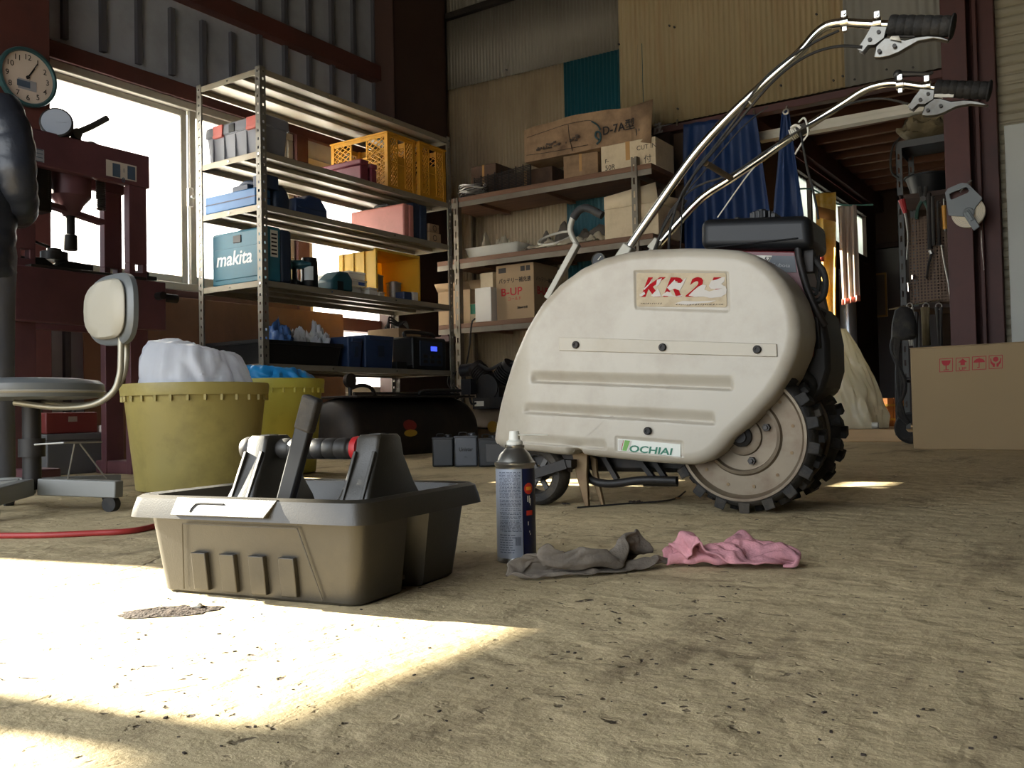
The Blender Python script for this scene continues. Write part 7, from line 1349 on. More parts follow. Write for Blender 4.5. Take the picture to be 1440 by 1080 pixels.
for k in range(9): b.bar((xa+.065*k, 5.785, z+.015+.004*k), (xa+.065*k, 5.785, z+.18+.004*k), .008, .006)
tag(b.build('grille', 'black_iron'), 'black metal grille leaning on the dark cartons', 'grille')
xa = bxat(662, 256, 5.70); b = MB(); rn = random.Random(9)
for k in range(9): r_ = .075+.012*(k % 3); cz = z+.012+.009*k; b.tube([(xa+r_*1.2*cos(t_)+rn.uniform(-.006, .006), 5.72+r_*.8*sin(t_), cz+.006*sin(t_*3+k)+.012) for t_ in [i*pi/10 for i in range(20)]], .004, 6)
tag(b.build('wire_coil', 'steel'), 'bright coil of wire at the window end of the top board', 'coil')
# long torn carton lying on the others
zl0 = max(topz+.004, YP(880, 214, 5.72).z); xa = bxat(737, 190, 5.72); xm = bxat(888, 190, 5.72); xe = bxat(922, 185, 5.80); Hl = YP(760, 168, 5.72).z-YP(760, 214, 5.72).z
t = thing('long_carton', 'long torn carton with black lettering lying on top of the cartons', 'carton', (xa, 5.72, topz+.002), 0); W_ = xm-xa
b = MB(); rows = []
def lc(u, v, y): sag = -.0*u; return Vector((W_*u, y+.012*mnoise.noise(Vector((u*4, v*3, 1)))*(1 if y < .1 else 0), Hl*v+.028*sin(pi*u)*v-.0*(1-u)+.012*mnoise.noise(Vector((u*5, v*2, 3)))*v))
for u in [i/24 for i in range(25)]: rows.append([lc(u, 0, 0), lc(u, .5, 0), lc(u, 1, 0), lc(u, 1, .28), lc(u, 0, .28)])
b.loft(rows); b.build('box_body', 'carton_aged', t, smooth=35)
b = MB(); a_ = Vector((W_+.002, 0, 0)); vs = [b.V(p) for p in (a_, a_+Vector((0, 0, Hl)), a_+Vector((.15, .03, Hl+.03)), a_+Vector((.16, -.04, -.05)))]; b.face(vs); b.build('flap', 'carton_aged', t, solid=.004)
M('band_teal', (44, 74, 78), .7)
b = MB(); b.tube([(W_*.66, -.016, Hl*.80), (W_*.71, -.016, Hl*.66), (W_*.735, -.016, Hl*.50)], .006, 6); b.tube([(W_*.70, -.016, Hl*.10), (W_*.735, -.016, Hl*.22), (W_*.73, -.016, Hl*.42), (W_*.70, -.016, Hl*.46), (W_*.69, -.016, Hl*.34), (W_*.72, -.016, Hl*.22)], .007, 6); b.build('hand_drawn_mark', 'band_teal', t)
b = MB(); b.tube([(W_*.04, -.014, Hl*.74), (W_*.2, -.014, Hl*.80), (W_*.42, -.015, Hl*.88), (W_*.62, -.015, Hl*.86), (W_*.67, -.015, Hl*.78)], .0016, 6); b.tube([(W_*.03, -.014, Hl*.20), (W_*.2, -.014, Hl*.16), (W_*.42, -.015, Hl*.14), (W_*.62, -.015, Hl*.14)], .0016, 6); b.tube([(W_*.44, -.015, Hl*.86), (W_*.45, -.016, Hl*.5), (W_*.475, -.015, Hl*.05)], .002, 6); b.build('crease', 'ink_black', t)
text('print', 'D-7A型', Hl*.34, 'ink_black', t, (W_*.755, -.016, Hl*.33), (1, 0, .03), (0, 0, 1), bold=.012, sx=.95)
text('print', '川面茂', Hl*.34, 'print_grey', t, (W_+.03, -.003, Hl*.06), (.98, .15, .1), (0, 0, 1), bold=.012, sx=.8)
M('print_faded', (84, 72, 62), .9)
b = MB(); rn = random.Random(4)
for k in range(34): u = rn.uniform(.12, .55); v = .3+.22*(u-.12)+rn.uniform(-.07, .07); b.bb((W_*u, -.016, Hl*v), (W_*u+rn.uniform(.006, .03), -.012, Hl*v+rn.uniform(.006, .016)))
b.build('faded_print', 'print_faded', t, smooth=0)
# --- middle board
z = bz[1]+.001
M('sheet_clear', (206, 196, 172), .35, 0, .1, 10, trans=.3)
xa = bxat(655, 345, 5.68); xc = bxat(730, 340, 5.68)
t = thing('shallow_tray', 'pale shallow tray at the window end of the middle board', 'tray', (xa, 5.66, z), 0)
b = MB(); W_ = xc-xa; b.loft([[Vector((x, y, zz)) for x, y in rrect(.02-f, W_-.02+f, .02-f, .33+f, .02)] for zz, f in ((0, 0), (.075, .018), (.08, .024), (.08, .012), (.006, -.006))]); b.build('tray_body', 'clear_tray', t)
def film(name, label, x0, x1, y0, y1, z, h, mat, seed, cat):
    b = MB(); b.grid(lambda u, v: (x0+(x1-x0)*u, y0+(y1-y0)*v, z+.004+h*abs(mnoise.noise(Vector((u*5+seed, v*3, 1))))*(1.4*sin(pi*min(1, max(0, v)))+.15)+.25*h*abs(mnoise.noise(Vector((u*19+seed, v*11, 2))))), 60, 26); return tag(b.build(name, mat, smooth=60, solid=.002), label, cat)
film('plastic_sheet', 'crumpled clear plastic sheet lying in the pale shallow tray', xa+.06, xc-.05, 5.72, 5.94, z+.012, .22, 'sheet_clear', 3, 'sheet')
film('plastic_sheet', 'crumpled yellowish plastic sheet spread along the middle board', xc+.04, bxat(840, 330, 5.68), 5.64, 5.88, z, .10, 'sheet_clear', 8, 'sheet')
M('sack_dark', (92, 84, 74), .6, 0, .2, 12)
film('sack', 'dark folded sack behind the white hoop on the middle board', bxat(745, 320, 5.95), bxat(880, 320, 5.95), 5.90, 6.14, z, .22, 'sack_dark', 14, 'sack')
hc = YP(781, 320, 5.76); b = MB(); b.tube([(hc.x+.13*cos(t_), 5.76+.11*sin(t_), z+.085+.062*sin(t_)) for t_ in [i*2*pi/40 for i in range(41)]], .009, 10, sm=False); b.tube([(hc.x, 5.65, z+.004), (hc.x, 5.652, z+.023)], .006, 6, sm=False); tag(b.build('hoop', 'white_plastic'), 'white plastic hoop lying on the middle board', 'hoop')
xa = bxat(848, 300, 5.66); xc = bxat(924, 300, 5.66); H_ = YP(880, 262, 5.66).z-z
t = thing('pale_carton', 'large pale carton with bent flaps behind the slotted post', 'carton', (xa, 5.68, z), 0); W_ = xc-xa
b = MB(); b.bb((0, 0, 0), (W_, .36, H_*.62)); b.build('box_body', 'carton_pale', t, bevel=.004)
b = MB(); vs = [b.V(p) for p in ((0, 0, H_*.62), (W_, 0, H_*.62), (W_*.93, .03, H_*1.02), (-.01, .02, H_*.88))]; b.face(vs); b.build('flap', 'carton_pale', t, solid=.004)
b = MB(); vs = [b.V(p) for p in ((W_, 0.01, H_*.6), (W_, .35, H_*.6), (W_+.07, .33, H_*.78), (W_+.06, .02, H_*.70))]; b.face(vs); b.build('flap', 'carton_pale', t, solid=.004)
# --- low board
z = bz[2]+.001
xa = bxat(698, 410, 5.72); xc = bxat(751, 410, 5.72); H_ = YP(725, 371, 5.72).z-z
t = thing('battery_fluid_carton', 'brown carton with red and black Japanese lettering on the low board', 'carton', (xa, 5.72, z), 0); W_ = xc-xa
b = MB(); b.bb((0, 0, 0), (W_, .34, H_)); b.build('box_body', 'carton', t, bevel=.004)
text('print', 'バッテリー補充液', W_*.122, 'ink_black', t, (W_*.07, -.001, H_*.68), (1, 0, 0), (0, 0, 1), bold=.012, sx=.88)
text('print', 'B-UP', H_*.19, 'ink_red', t, (W_*.12, -.001, H_*.45), (1, 0, 0), (0, 0, 1), bold=.014, sx=1.15)
text('print', 'コールド', H_*.075, 'ink_red', t, (W_*.3, -.001, H_*.36), (1, 0, 0), (0, 0, 1)); text('print', '300ml×20本', H_*.06, 'ink_black', t, (W_*.55, -.001, H_*.2), (1, 0, 0), (0, 0, 1), bold=.01, sx=.75)
for x_, w_ in ((.07, .2), (.66, .11), (.80, .11)): b = MB(); b.bb((W_*x_, -.0012, H_*.86), (W_*(x_+w_), .0, H_*.95)); b.build('stamp', 'print_grey', t)
text('print', 'バッテリー補充液', .040, 'ink_black', t, (W_+.001, .03, H_*.68), (0, 1, 0), (0, 0, 1), sx=.85); text('print', 'B-UP', H_*.19, 'ink_red', t, (W_+.001, .04, H_*.45), (0, 1, 0), (0, 0, 1), bold=.014)
xd = xa; xa = bxat(668, 425, 5.66); H_ = YP(683, 404, 5.66).z-z; t = thing('slim_carton', 'slim white carton left of the lettered brown carton', 'carton', (xa, 5.66, z), 0); b = MB(); b.bb((0, 0, 0), (xd-xa-.008, .30, H_)); b.build('box_body', 'white_card', t, bevel=.003); zt_ = z+H_
b = MB(); b.bb((.01, .06, H_+.001), (xd-xa-.03, .26, H_+.12)); o = b.build('small_carton', 'carton_pale', bevel=.003); o.location = (xa, 5.66, z); tag(o, 'small tan carton on top of the slim white carton', 'carton')
xe = xa; xa = bxat(641, 425, 5.68)-.19; H_ = YP(640, 408, 5.68).z-z; t = thing('open_carton', 'open brown carton in the corner of the low board', 'carton', (xa, 5.70, z), 0); W_ = xe-xa-.07
b = MB(); w_ = .004
b.bb((0, 0, 0), (W_, w_, H_)); b.bb((0, .3, 0), (W_, .3+w_, H_)); b.bb((0, 0, 0), (w_, .3, H_)); b.bb((W_-w_, 0, 0), (W_, .3, H_)); b.bb((0, 0, 0), (W_, .3, w_)); b.build('box_body', 'carton', t)
b = MB(); b.face([b.V(p) for p in ((0, .305, H_), (W_, .305, H_), (W_, .36, H_+.12), (0, .36, H_+.13))]); b.build('flap', 'carton', t, solid=.003); b = MB(); b.face([b.V(p) for p in ((0, -.002, H_), (W_, -.002, H_), (W_+.01, -.04, H_+.05), (0, -.045, H_+.06))]); b.build('flap', 'carton', t, solid=.003)
M('green_pack', (36, 130, 100), .5); b = MB(); b.bb((xe-.062, 5.68, z), (xe-.008, 5.78, z+.15)); gp_ = b.build('small_pack', 'carton_pale', bevel=.002); tag(gp_, 'small green and tan pack beside the slim white carton', 'pack')
b = MB(); b.bb((xe-.058, 5.678, z+.07), (xe-.012, 5.681, z+.145)); b.build('green_label', 'green_pack', gp_)
# red brick-like wood offcut under the low board, cables
p = YP(626, 470, 5.75); b = MB(); b.bb((p.x-.09, 5.72, bz[2]-.12), (p.x+.06, 5.86, bz[2]-.077)); b.bb((p.x-.05, 5.76, bz[2]-.08), (p.x+.02, 5.8, bz[2]-.036)); tag(b.build('wood_block', 'red_oxide', bevel=.003), 'short reddish wood block fixed under the low board', 'block')
b = MB(); b.tube([YP(664, 452, 5.60), YP(662, 465, 5.56), YP(660, 490, 5.56), YP(654, 525, 5.54), YP(650, 570, 5.45), YP(640, 590, 5.35)], .006, 8); b.tube([YP(668, 448, 5.60), YP(664, 452, 5.60)], .006, 8, sm=False); tag(b.build('hanging_cable', 'black_rubber'), 'dark power cable hanging from the low board', 'cord')
b = MB()
for k, off in enumerate((0, 4, 8)): b.tube([YP(633+off, 522, 5.4), YP(630+off, 540, 5.36), YP(640+off*1.5, 556, 5.34), YP(629+off, 572, 5.34), YP(636+off, 600, 5.30)], .005, 6)
tag(b.build('cable_bundle', 'black_rubber'), 'tangled thin cables behind the rack post', 'cable')
# ================================================================== BLUE TARPS AND BACK ROOM
M('tarp_blue', (18, 46, 90), .55, 0, .15, 4, bump=.2, bscale=30)
def drape(name, label, cat, pts_top, pts_bot, y, mat, folds, amp, peak=None, hook=True, group=None, n=70, m_=40, par=None):
    t = thing(name, label, cat, (0, 0, 0), 0, group)
    def P(u, v):
        (ax, ay), (bx_, by_) = pts_top; (cx_, cy_), (dx_, dy_) = pts_bot
        x = (ax+(bx_-ax)*u)*(1-v)+(cx_+(dx_-cx_)*u)*v; yy = (ay+(by_-ay)*u)*(1-v)+(cy_+(dy_-cy_)*u)*v
        if peak: yy -= 0
        q = YP(x, yy, y); d = amp*(sin(u*folds*2*pi+1.2*sin(v*2))*(.35+.65*v)+.5*mnoise.noise(Vector((u*5, v*3, y))))
        return q+Vector((0, d, 0))
    b = MB(); b.grid(P, n, m_); b.build('cloth', mat, t, smooth=80, solid=.003)
    return t
t = drape('blue_tarp', 'wide dark blue tarp hanging in the left of the opening', 'tarp', ((961, 175), (1062, 160)), ((960, 420), (1100, 420)), BY-.13, 'tarp_blue', 4.3, .035)
b = MB(); b.tube([YP(952, 176, BY-.11), YP(952, 170, BY-.07), YP(954, 168, BY-.03)], .006, 6); b.tube([YP(1060, 161, BY-.11), YP(1060, 155, BY-.07), YP(1062, 153, BY-.03)], .006, 6); b.build('hook', 'steel', t)
t = drape('blue_tarp', 'narrow brighter blue tarp hanging from one point beside the wide tarp', 'tarp', ((1100, 156), (1109, 154)), ((1082, 330), (1136, 330)), BY-.20, 'tarp_blue', 1.5, .03, n=40)
b = MB(); b.lathe([(.012, -.004), (.022, 0), (.012, .004)], 16, axes(YP(1105, 157, BY-.215), (1, 0, 0), (0, 0, 1)), cap=False); b.tube([YP(1105, 157, BY-.2), YP(1106, 150, BY-.1), YP(1107, 149, BY-.04)], .004, 6); b.build('eyelet', 'steel', t)
# washing line and cloths in the back room
M('towel_yellow', (222, 178, 74), .85, 0, .15, 5, dirt=(232, 212, 160), damt=.6, dscale=7, trans=.25)
M('towel_print', (150, 98, 40), .85); M('towel_stripe', (196, 182, 166), .85, 0, .2, 9, stretch=(9, 9, .3), dirt=(150, 110, 100), damt=.4, dscale=5, trans=.2)
M('red_print', (186, 60, 46), .8)
YT = 7.0
t = drape('yellow_towel', 'yellow printed towel hanging on the line in the back room', 'towel', ((1146, 272), (1176, 270)), ((1150, 440), (1177, 446)), YT, 'towel_yellow', 1.6, .03, n=40)
def tq(nm, pts, mat, y): b = MB(); b.face([b.V(YP(px, py, y)) for px, py in pts]); b.build(nm, mat, t, solid=.002)
tq('printed_band', [(1150, 290), (1174, 296), (1176, 312), (1152, 306)], 'towel_print', YT-.04); tq('printed_mark', [(1151, 352), (1158, 350), (1159, 368), (1152, 368)], 'red_print', YT-.04)
t = drape('striped_towel', 'pale striped towel with pink hem beside the yellow towel', 'towel', ((1178, 290), (1204, 288)), ((1184, 428), (1209, 422)), YT+.15, 'towel_stripe', 3.2, .025, n=50)
M('hem_pink', (206, 130, 112), .85); b = MB(); b.grid(lambda u, v: YP(1184+25*u, 421+(-6*u)+8*v, YT+.11)+Vector((0, .02*sin(u*3.2*2*pi), 0)), 30, 2); b.build('hem', 'hem_pink', t, solid=.003)
q0 = YP(1140, 268, YT+.05); q1 = YP(1228, 288, YT+.2); b = MB(); b.tube([(AX, q0.y+.0, q0.z+.02), q0+Vector((0, 0, .012)), YP(1178, 288, YT+.12)+Vector((0, 0, .006)), (q1.x, q1.y, q1.z)], .007, 8); M('rod_green', (70, 120, 110), .5); tag(b.build('drying_rod', 'rod_green'), 'thin green rod carrying the towels in the back room', 'rod')
M('duct', (166, 172, 180), .3, .8, .06, 8)
g = YP(1192, 420, 7.6); b = MB(); b.cyl((g.x, 7.6, AZ), (g.x, 7.6, YP(1190, 378, 7.6).z), .062, n=28); b.cyl((g.x, 7.6, AZ+.45), (g.x, 7.6, AZ+.48), .066, n=28); tag(b.build('metal_pipe', 'duct'), 'shiny upright metal pipe below the striped towel', 'pipe')
# big bag of plastic film on the sill
M('film_bag', (240, 230, 200), .28, 0, .05, 6, trans=.45, sss=.05)
yb_ = 6.75; xa = YP(1150, 540, yb_).x; xc = YP(1250, 560, yb_).x; ztop = YP(1180, 463, yb_).z
t = thing('film_bag', 'large translucent bag of plastic film standing in the opening', 'bag', ((xa+xc)/2, yb_, AZ), 0); W_ = (xc-xa)/2
b = MB(); rows = []
for j in range(36):
    v = j/35; w_ = (1.0-.58*v**1.3)*(.86+.14*min(1, v*8)); row = []; cxo = -W_*.62*v**1.2
    for i in range(80):
        a_ = 2*pi*i/80; k = 1+.13*(1-4*abs(mnoise.noise(Vector((cos(a_)*1.7+3, sin(a_)*1.7, v*1.4)))))*.7+.16*mnoise.noise(Vector((cos(a_)*2, sin(a_)*2, v*3+4)))+.14*mnoise.noise(Vector((cos(a_)*6, sin(a_)*6, v*5)))+.05*mnoise.noise(Vector((cos(a_)*14, sin(a_)*14, v*9)))
        row.append(Vector((cxo+W_*w_*k*cos(a_), W_*.8*w_*k*sin(a_), (ztop-AZ)*v+.012*mnoise.noise(Vector((cos(a_)*4, sin(a_)*4, 9)))*(1 if 0 < j else 0))))
    rows.append(row)
b.loft(rows); b.build('bag_film', 'film_bag', t, smooth=70)
M('tub_wood', (150, 96, 48), .6, 0, .2, 5, stretch=(6, 6, .8))
g = YP(1250, 585, 7.3); zt_ = YP(1250, 560, 7.3).z
t = thing('wooden_tub', 'small brown wooden tub behind the translucent bag', 'tub', (g.x, 7.3, AZ), 0)
b = MB(); 
for k in range(18):
    a0 = 2*pi*k/18; a1 = 2*pi*(k+.92)/18; ro0, ro1 = .10, .118; P = []
    for zz, ro in ((0, ro0), (zt_-AZ, ro1)): P.append([Vector((r_*cos(a_), r_*sin(a_), zz)) for r_, a_ in ((ro, a0), (ro, a1), (ro-.012, a1), (ro-.012, a0))])
    b.loft(P)
b.lathe([(.01, .01), (.09, .01), (.09, .02), (.01, .02)], 24); b.build('staves', 'tub_wood', t, smooth=0)
for zz in (.05, (zt_-AZ)*.75): b = MB(); b.lathe([(.103+.018*zz/(zt_-AZ), zz-.008), (.107+.018*zz/(zt_-AZ), zz-.008), (.107+.018*zz/(zt_-AZ), zz+.008), (.103+.018*zz/(zt_-AZ), zz+.008)], 32, cap=False); b.build('hoop', 'brass_dull', t)
g = YP(1231, 603, 6.55); b = MB(); b.lathe([(.010, -.02), (.021, -.02), (.021, .02), (.010, .02), (.010, -.02)], 20, axes((g.x, 6.55, AZ+.022), (0, 1, 0), (0, 0, 1)), cap=False); tag(b.build('pipe_piece', 'white_plastic'), 'short white pipe piece on the wooden sill', 'pipe')
# ================================================================== TOOL RACK RIGHT OF THE OPENING
YK = 6.42
kx0 = YP(1262, 300, YK).x; kx1 = YP(1347, 300, YK).x+.10; kzt = YP(1300, 193, YK).z
M('rack_dark', (74, 74, 72), .55, .3, .12, 8, dirt=(50, 40, 34), damt=.4)
trk = thing('tool_rack', 'dark steel tool rack with perforated panels behind the red column', 'tool rack', (kx0, YK, AZ), 0); KW = kx1-kx0; KD = .45; KH = kzt-AZ
def kslot(x, y):
    b = MB(); n = int(KH/.09); b.bb((x, y, 0), (x+.012, y+.003, KH)); b.bb((x+.024, y, 0), (x+.038, y+.003, KH))
    for k in range(n+1): b.bb((x+.012, y, k*.09), (x+.024, y+.003, min(KH, k*.09+.05)))
    b.bb((x, y, 0), (x+.003, y+.038, KH)); b.build('post', 'rack_dark', trk, smooth=0)
kslot(0, 0); kslot(0, KD-.04); kslot(KW-.04, 0); kslot(KW-.04, KD-.04)
b = MB(); b.bb((0, -.002, KH-.045), (KW, .002, KH)); b.bb((0, 0, KH-.045), (.003, KD, KH)); b.bb((0, 0, KH-.004), (KW, KD, KH)); b.build('top_shelf', 'rack_dark', trk)
zmid = YP(1300, 270, YK).z-AZ
b = MB(); b.bb((0, 0, zmid-.03), (KW, KD, zmid)); b.build('shelf_board', 'dark_wood', trk)
zlow = YP(1300, 430, YK).z-AZ
b = MB(); b.bb((0, 0, zlow-.02), (KW, KD, zlow)); b.build('shelf_board', 'dark_wood', trk); b = MB(); b.bb((0, 0, .3), (KW, KD, .32)); b.build('shelf_board', 'dark_wood', trk)
M('perforated', (150, 138, 112), .5, .4, .1, 8, dirt=(84, 66, 48), damt=.4)
def perf(x0, x1, z0, z1, y, mat, pitch=.018):
    b = MB(); nx = int((x1-x0)/pitch); nz = int((z1-z0)/pitch); h = pitch*.28
    for i in range(nx):
        for j in range(nz):
            cx_ = x0+(i+.5)*pitch; cz_ = z0+(j+.5)*pitch; o_ = [b.V((cx_+sx*pitch/2, y, cz_+sz*pitch/2)) for sx, sz in ((-1, -1), (1, -1), (1, 1), (-1, 1))]; n_ = [b.V((cx_+sx*h, y, cz_+sz*h)) for sx, sz in ((-1, -1), (1, -1), (1, 1), (-1, 1))]
            for k in range(4): b.face((o_[k], o_[(k+1) % 4], n_[(k+1) % 4], n_[k]))
    bmesh.ops.remove_doubles(b.bm, verts=b.bm.verts, dist=1e-5); return b.build('perforated_panel', mat, trk, smooth=0)
def kx(px, py=350): return YP(px, py, YK).x-kx0
def kz(py, px=1300): return YP(px, py, YK).z-AZ
perf(.04, kx(1275), zlow+.0, kz(272), .004, 'perforated'); M('perf_dark', (92, 72, 54), .55, .4, .1, 8, dirt=(50, 38, 30), damt=.5); perf(kx(1277), kx(1343), zlow+.02, kz(300), .02, 'perf_dark', .02)
# load on the rack
M('sack_brown', (104, 92, 66), .9, 0, .2, 8, bump=.4, bscale=50); M('green_bag', (40, 84, 66), .6, 0, .15, 8)
lump('cloth_bundle', 'brown cloth bundle lying on top of the tool rack', (kx0+KW*.42, YK+.2, kzt+.002), (KW*.42, .2, YP(1300, 150, YK).z-kzt), 'sack_brown', 5.0, 'bundle')
t = thing('black_basin', 'black plastic basin on the upper board of the tool rack', 'basin', (kx0+KW*.36, YK+.2, AZ+zmid+.002), 0)
b = MB(); b.lathe([(.10, 0), (.145, .13), (.155, .132), (.155, .14), (.138, .14), (.09, .01), (.01, .01)], 36); b.build('basin_wall', 'black_plastic', t)
o = bpy.data.objects.new('x', None); bpy.data.objects.remove(o)
lump('green_bag', 'dark green bag on the tool rack beside the black basin', (kx0+KW*.82, YK+.16, AZ+zmid+.002), (.06, .06, .09), 'green_bag', 9.0, 'bag')
b = MB(); p0 = YP(1266, 200, YK-.02); b.tube([p0+Vector((-.0, 0, .03)), p0+Vector((-.04, -.02, -.02)), p0+Vector((-.06, -.02, -.12)), p0+Vector((-.05, -.02, -.20)), p0+Vector((-.015, -.012, -.235))], .007, 8); tag(b.build('strap', 'black_rubber'), 'dark strap looped over the corner of the tool rack', 'strap')
# hanging tools
M('tool_red_grip', (160, 36, 40), .45); M('tool_green', (36, 70, 58), .5); M('tool_yellow', (196, 140, 50), .5, 0, .1, 9)
def T(px, py, off=-.02): p = YP(px, py, YK+off); return p
def pliers(name, label, px, py0, py1, mat, spread=8, off=-.03):
    t = thing(name, label, 'hand tool', (0, 0, 0), 0, 'hanging hand tools'); pm = py0+(py1-py0)*.38
    b = MB(); b.tube([T(px-spread*.35, py0, off), T(px-spread*.3, (py0+pm)/2, off), T(px, pm, off)], [.010, .014], 8); b.tube([T(px+spread*.35, py0, off), T(px+spread*.3, (py0+pm)/2, off), T(px, pm, off)], [.010, .014], 8); b.cyl(T(px, pm, off-.014), T(px, pm, off+.014), .018); b.build('jaw', 'dark_steel', t)
    for s in (-1, 1): b = MB(); b.tube([T(px, pm, off), T(px+s*spread*.6, (pm+py1)/2, off), T(px+s*spread*.8, py1, off)], [.011, .012], 8); b.build('grip', mat, t)
    b = MB(); b.tube([T(px, pm, off), T(px, pm-1, off+.03), T(px, pm-1.5, .02)], .003, 6, sm=False); b.build('peg', 'steel', t)
pliers('garden_shears', 'green handled shears hanging at the top of the perforated panel', 1298, 262, 308, 'tool_green', 12)
t = thing('putty_tool', 'red handled tool hanging by the left post of the tool rack', 'hand tool', (0, 0, 0), 0, 'hanging hand tools')
b = MB(); b.tube([T(1268, 281, -.03), T(1271, 292, -.03), T(1273, 300, -.03)], [.022, .012], 8); b.build('grip', 'tool_red_grip', t); b = MB(); b.tube([T(1273, 300, -.03), T(1275, 312, -.03), T(1277, 335, -.03), T(1275, 365, -.03)], [.009, .004], 8); b.build('shaft', 'steel', t); b = MB(); b.tube([T(1268, 281, -.03), T(1267, 280, .01)], .003, 6, sm=False); b.build('peg', 'steel', t)
def stickt(name, label, pts, r, mat, grip=None, gm=None, off=-.03):
    t = thing(name, label, 'hand tool', (0, 0, 0), 0, 'hanging hand tools'); b = MB(); b.tube([T(px, py, off) for px, py in pts], r, 8); b.build('shaft', mat, t)
    if grip: b = MB(); b.tube([T(px, py, off) for px, py in grip], .013, 10); b.build('grip', gm, t)
    b = MB(); p = T(pts[0][0], pts[0][1], off); b.tube([p, p+Vector((0, .07, .004))], .003, 6, sm=False); b.build('peg', 'steel', t); return t
stickt('screwdriver', 'yellow handled screwdriver hanging beside the tape reel', [(1327, 280), (1329, 325)], .004, 'steel', [(1327, 289), (1329, 322)], 'tool_yellow')
stickt('long_rod', 'long thin steel rod leaning down the perforated panel', [(1324, 345), (1328, 370), (1334, 400), (1337, 424)], .006, 'steel')
stickt('file', 'dark flat file hanging in the middle of the panel', [(1311, 276), (1313, 345)], .012, 'dark_steel'); stickt('flat_tool', 'long dark blade hanging beside the green shears', [(1306, 272), (1308, 350)], .015, 'black_iron'); stickt('chisel', 'slim dark chisel hanging near the screwdriver', [(1319, 283), (1321, 345)], .010, 'black_iron')
stickt('brush', 'dark handled brush hanging low on the panel', [(1310, 356), (1306, 372), (1303, 392)], .008, 'black_iron', [(1308, 352), (1310, 357)], 'steel'); stickt('round_bar', 'small shiny bar hanging low on the panel', [(1277, 398), (1278, 410)], .006, 'chrome'); stickt('lighter_clip', 'twin chrome clip on the perforated panel', [(1284, 387), (1284, 393)], .012, 'chrome')
b = MB(); b.tube([T(1250, 435, -.06), T(1272, 431, -.05), T(1322, 421, -.05)], .006, 8, sm=False); b.tube([T(1300, 425, -.05), T(1300, 424, .01)], .004, 6, sm=False); tag(b.build('hanging_bar', 'chrome'), 'thin chrome bar carrying the lower pliers', 'bar')
for k, (px, mat, nm, l) in enumerate(((1279, 'steel', 'long_pliers', 'bright long pliers hanging from the chrome bar'), (1302, 'sack_brown', 'leather_tool', 'wide leather handled tool hanging from the chrome bar'), (1320, 'dark_steel', 'tongs', 'dark straight tongs hanging from the chrome bar'))):
    t = thing(nm, l, 'hand tool', (0, 0, 0), 0, 'tools on the chrome bar'); o_ = -.055
    b = MB(); c_ = T(px, 428, o_); b.tube([c_+Vector((.018*cos(a_), 0, .02*sin(a_)-.012)) for a_ in [i*pi/8 for i in range(17)]], .004, 6, sm=False); b.build('ring', 'steel', t)
    b = MB(); b.tube([T(px-3, 432, o_), T(px-1, 450, o_), T(px+1, 486, o_)], [.013, .008] if k != 1 else [.02, .026], 8); b.build('leg', mat, t); b = MB(); b.tube([T(px+4, 432, o_-.01), T(px+3, 450, o_-.01), T(px+4, 486, o_-.01)], [.010, .007], 8); b.build('leg', mat, t)
# things on the lower boards
b = MB(); b.bb((kx0+.06, YK+.06, AZ+.322), (kx0+KW*.5, YK+.36, AZ+.50)); tag(b.build('crate_box', 'dark_wood', bevel=.004), 'dark wooden box on the lowest board of the tool rack', 'box')
b = MB(); b.bb((kx0+KW*.56, YK+.06, AZ+.322), (kx0+KW*.95, YK+.30, AZ+.46)); tag(b.build('tin_box', 'black_iron', bevel=.004), 'black tin box on the lowest board of the tool rack', 'box')
# dark hand truck with hoses left of the cardboard box
hx = YP(1281, 560, 5.95).x
t = thing('hand_truck', 'dark hand truck hung with hoses beside the cardboard box', 'hand truck', (hx, 5.95, AZ*0), 0)
zt_ = YP(1272, 440, 5.95).z
for s in (-.05, .05): b = MB(); b.tube([(s-.03, .0, .05), (s-.02, -.02, zt_*.5), (s-.0, -.01, zt_)], .012, 10); b.build('upright', 'black_iron', t)
b = MB(); b.bar((-.08, 0, zt_*.5), (.04, 0, zt_*.5), .02, .012); b.bar((-.09, -.01, .06), (.07, -.01, .06), .02, .02); b.build('cross_bar', 'black_iron', t)
b = MB(); b.lathe([(.07, -.018), (.08, -.024), (.09, -.02), (.095, 0), (.09, .02), (.08, .024), (.07, .018), (.03, .01), (.03, -.01)], 36, axes((-.0, -.03, .0955), (1, 0, 0), (0, 0, 1)), cap=False); b.build('wheel', 'black_rubber', t)
for k in range(3): b = MB(); b.tube([(.0, -.03, zt_*.97), (-.05-.02*k, -.05, zt_*.75), (-.06+.02*k, -.05, zt_*.45), (-.04-.015*k, -.05, zt_*.25), (-.01, -.04, .12)], .012, 8); b.build('hose', 'black_rubber', t)
hz = YP(1267, 455, 5.92).z; b = MB(); b.loft([[Vector((-.02+r_*cos(a_), -.03+r_*.6*sin(a_), zz)) for a_ in [2*pi*i/20 for i in range(20)]] for zz, r_ in ((hz-.10, .05), (hz-.08, .075), (hz, .07), (hz+.08, .05), (hz+.1, .02))]); b.build('cap', 'black_rubber', t)
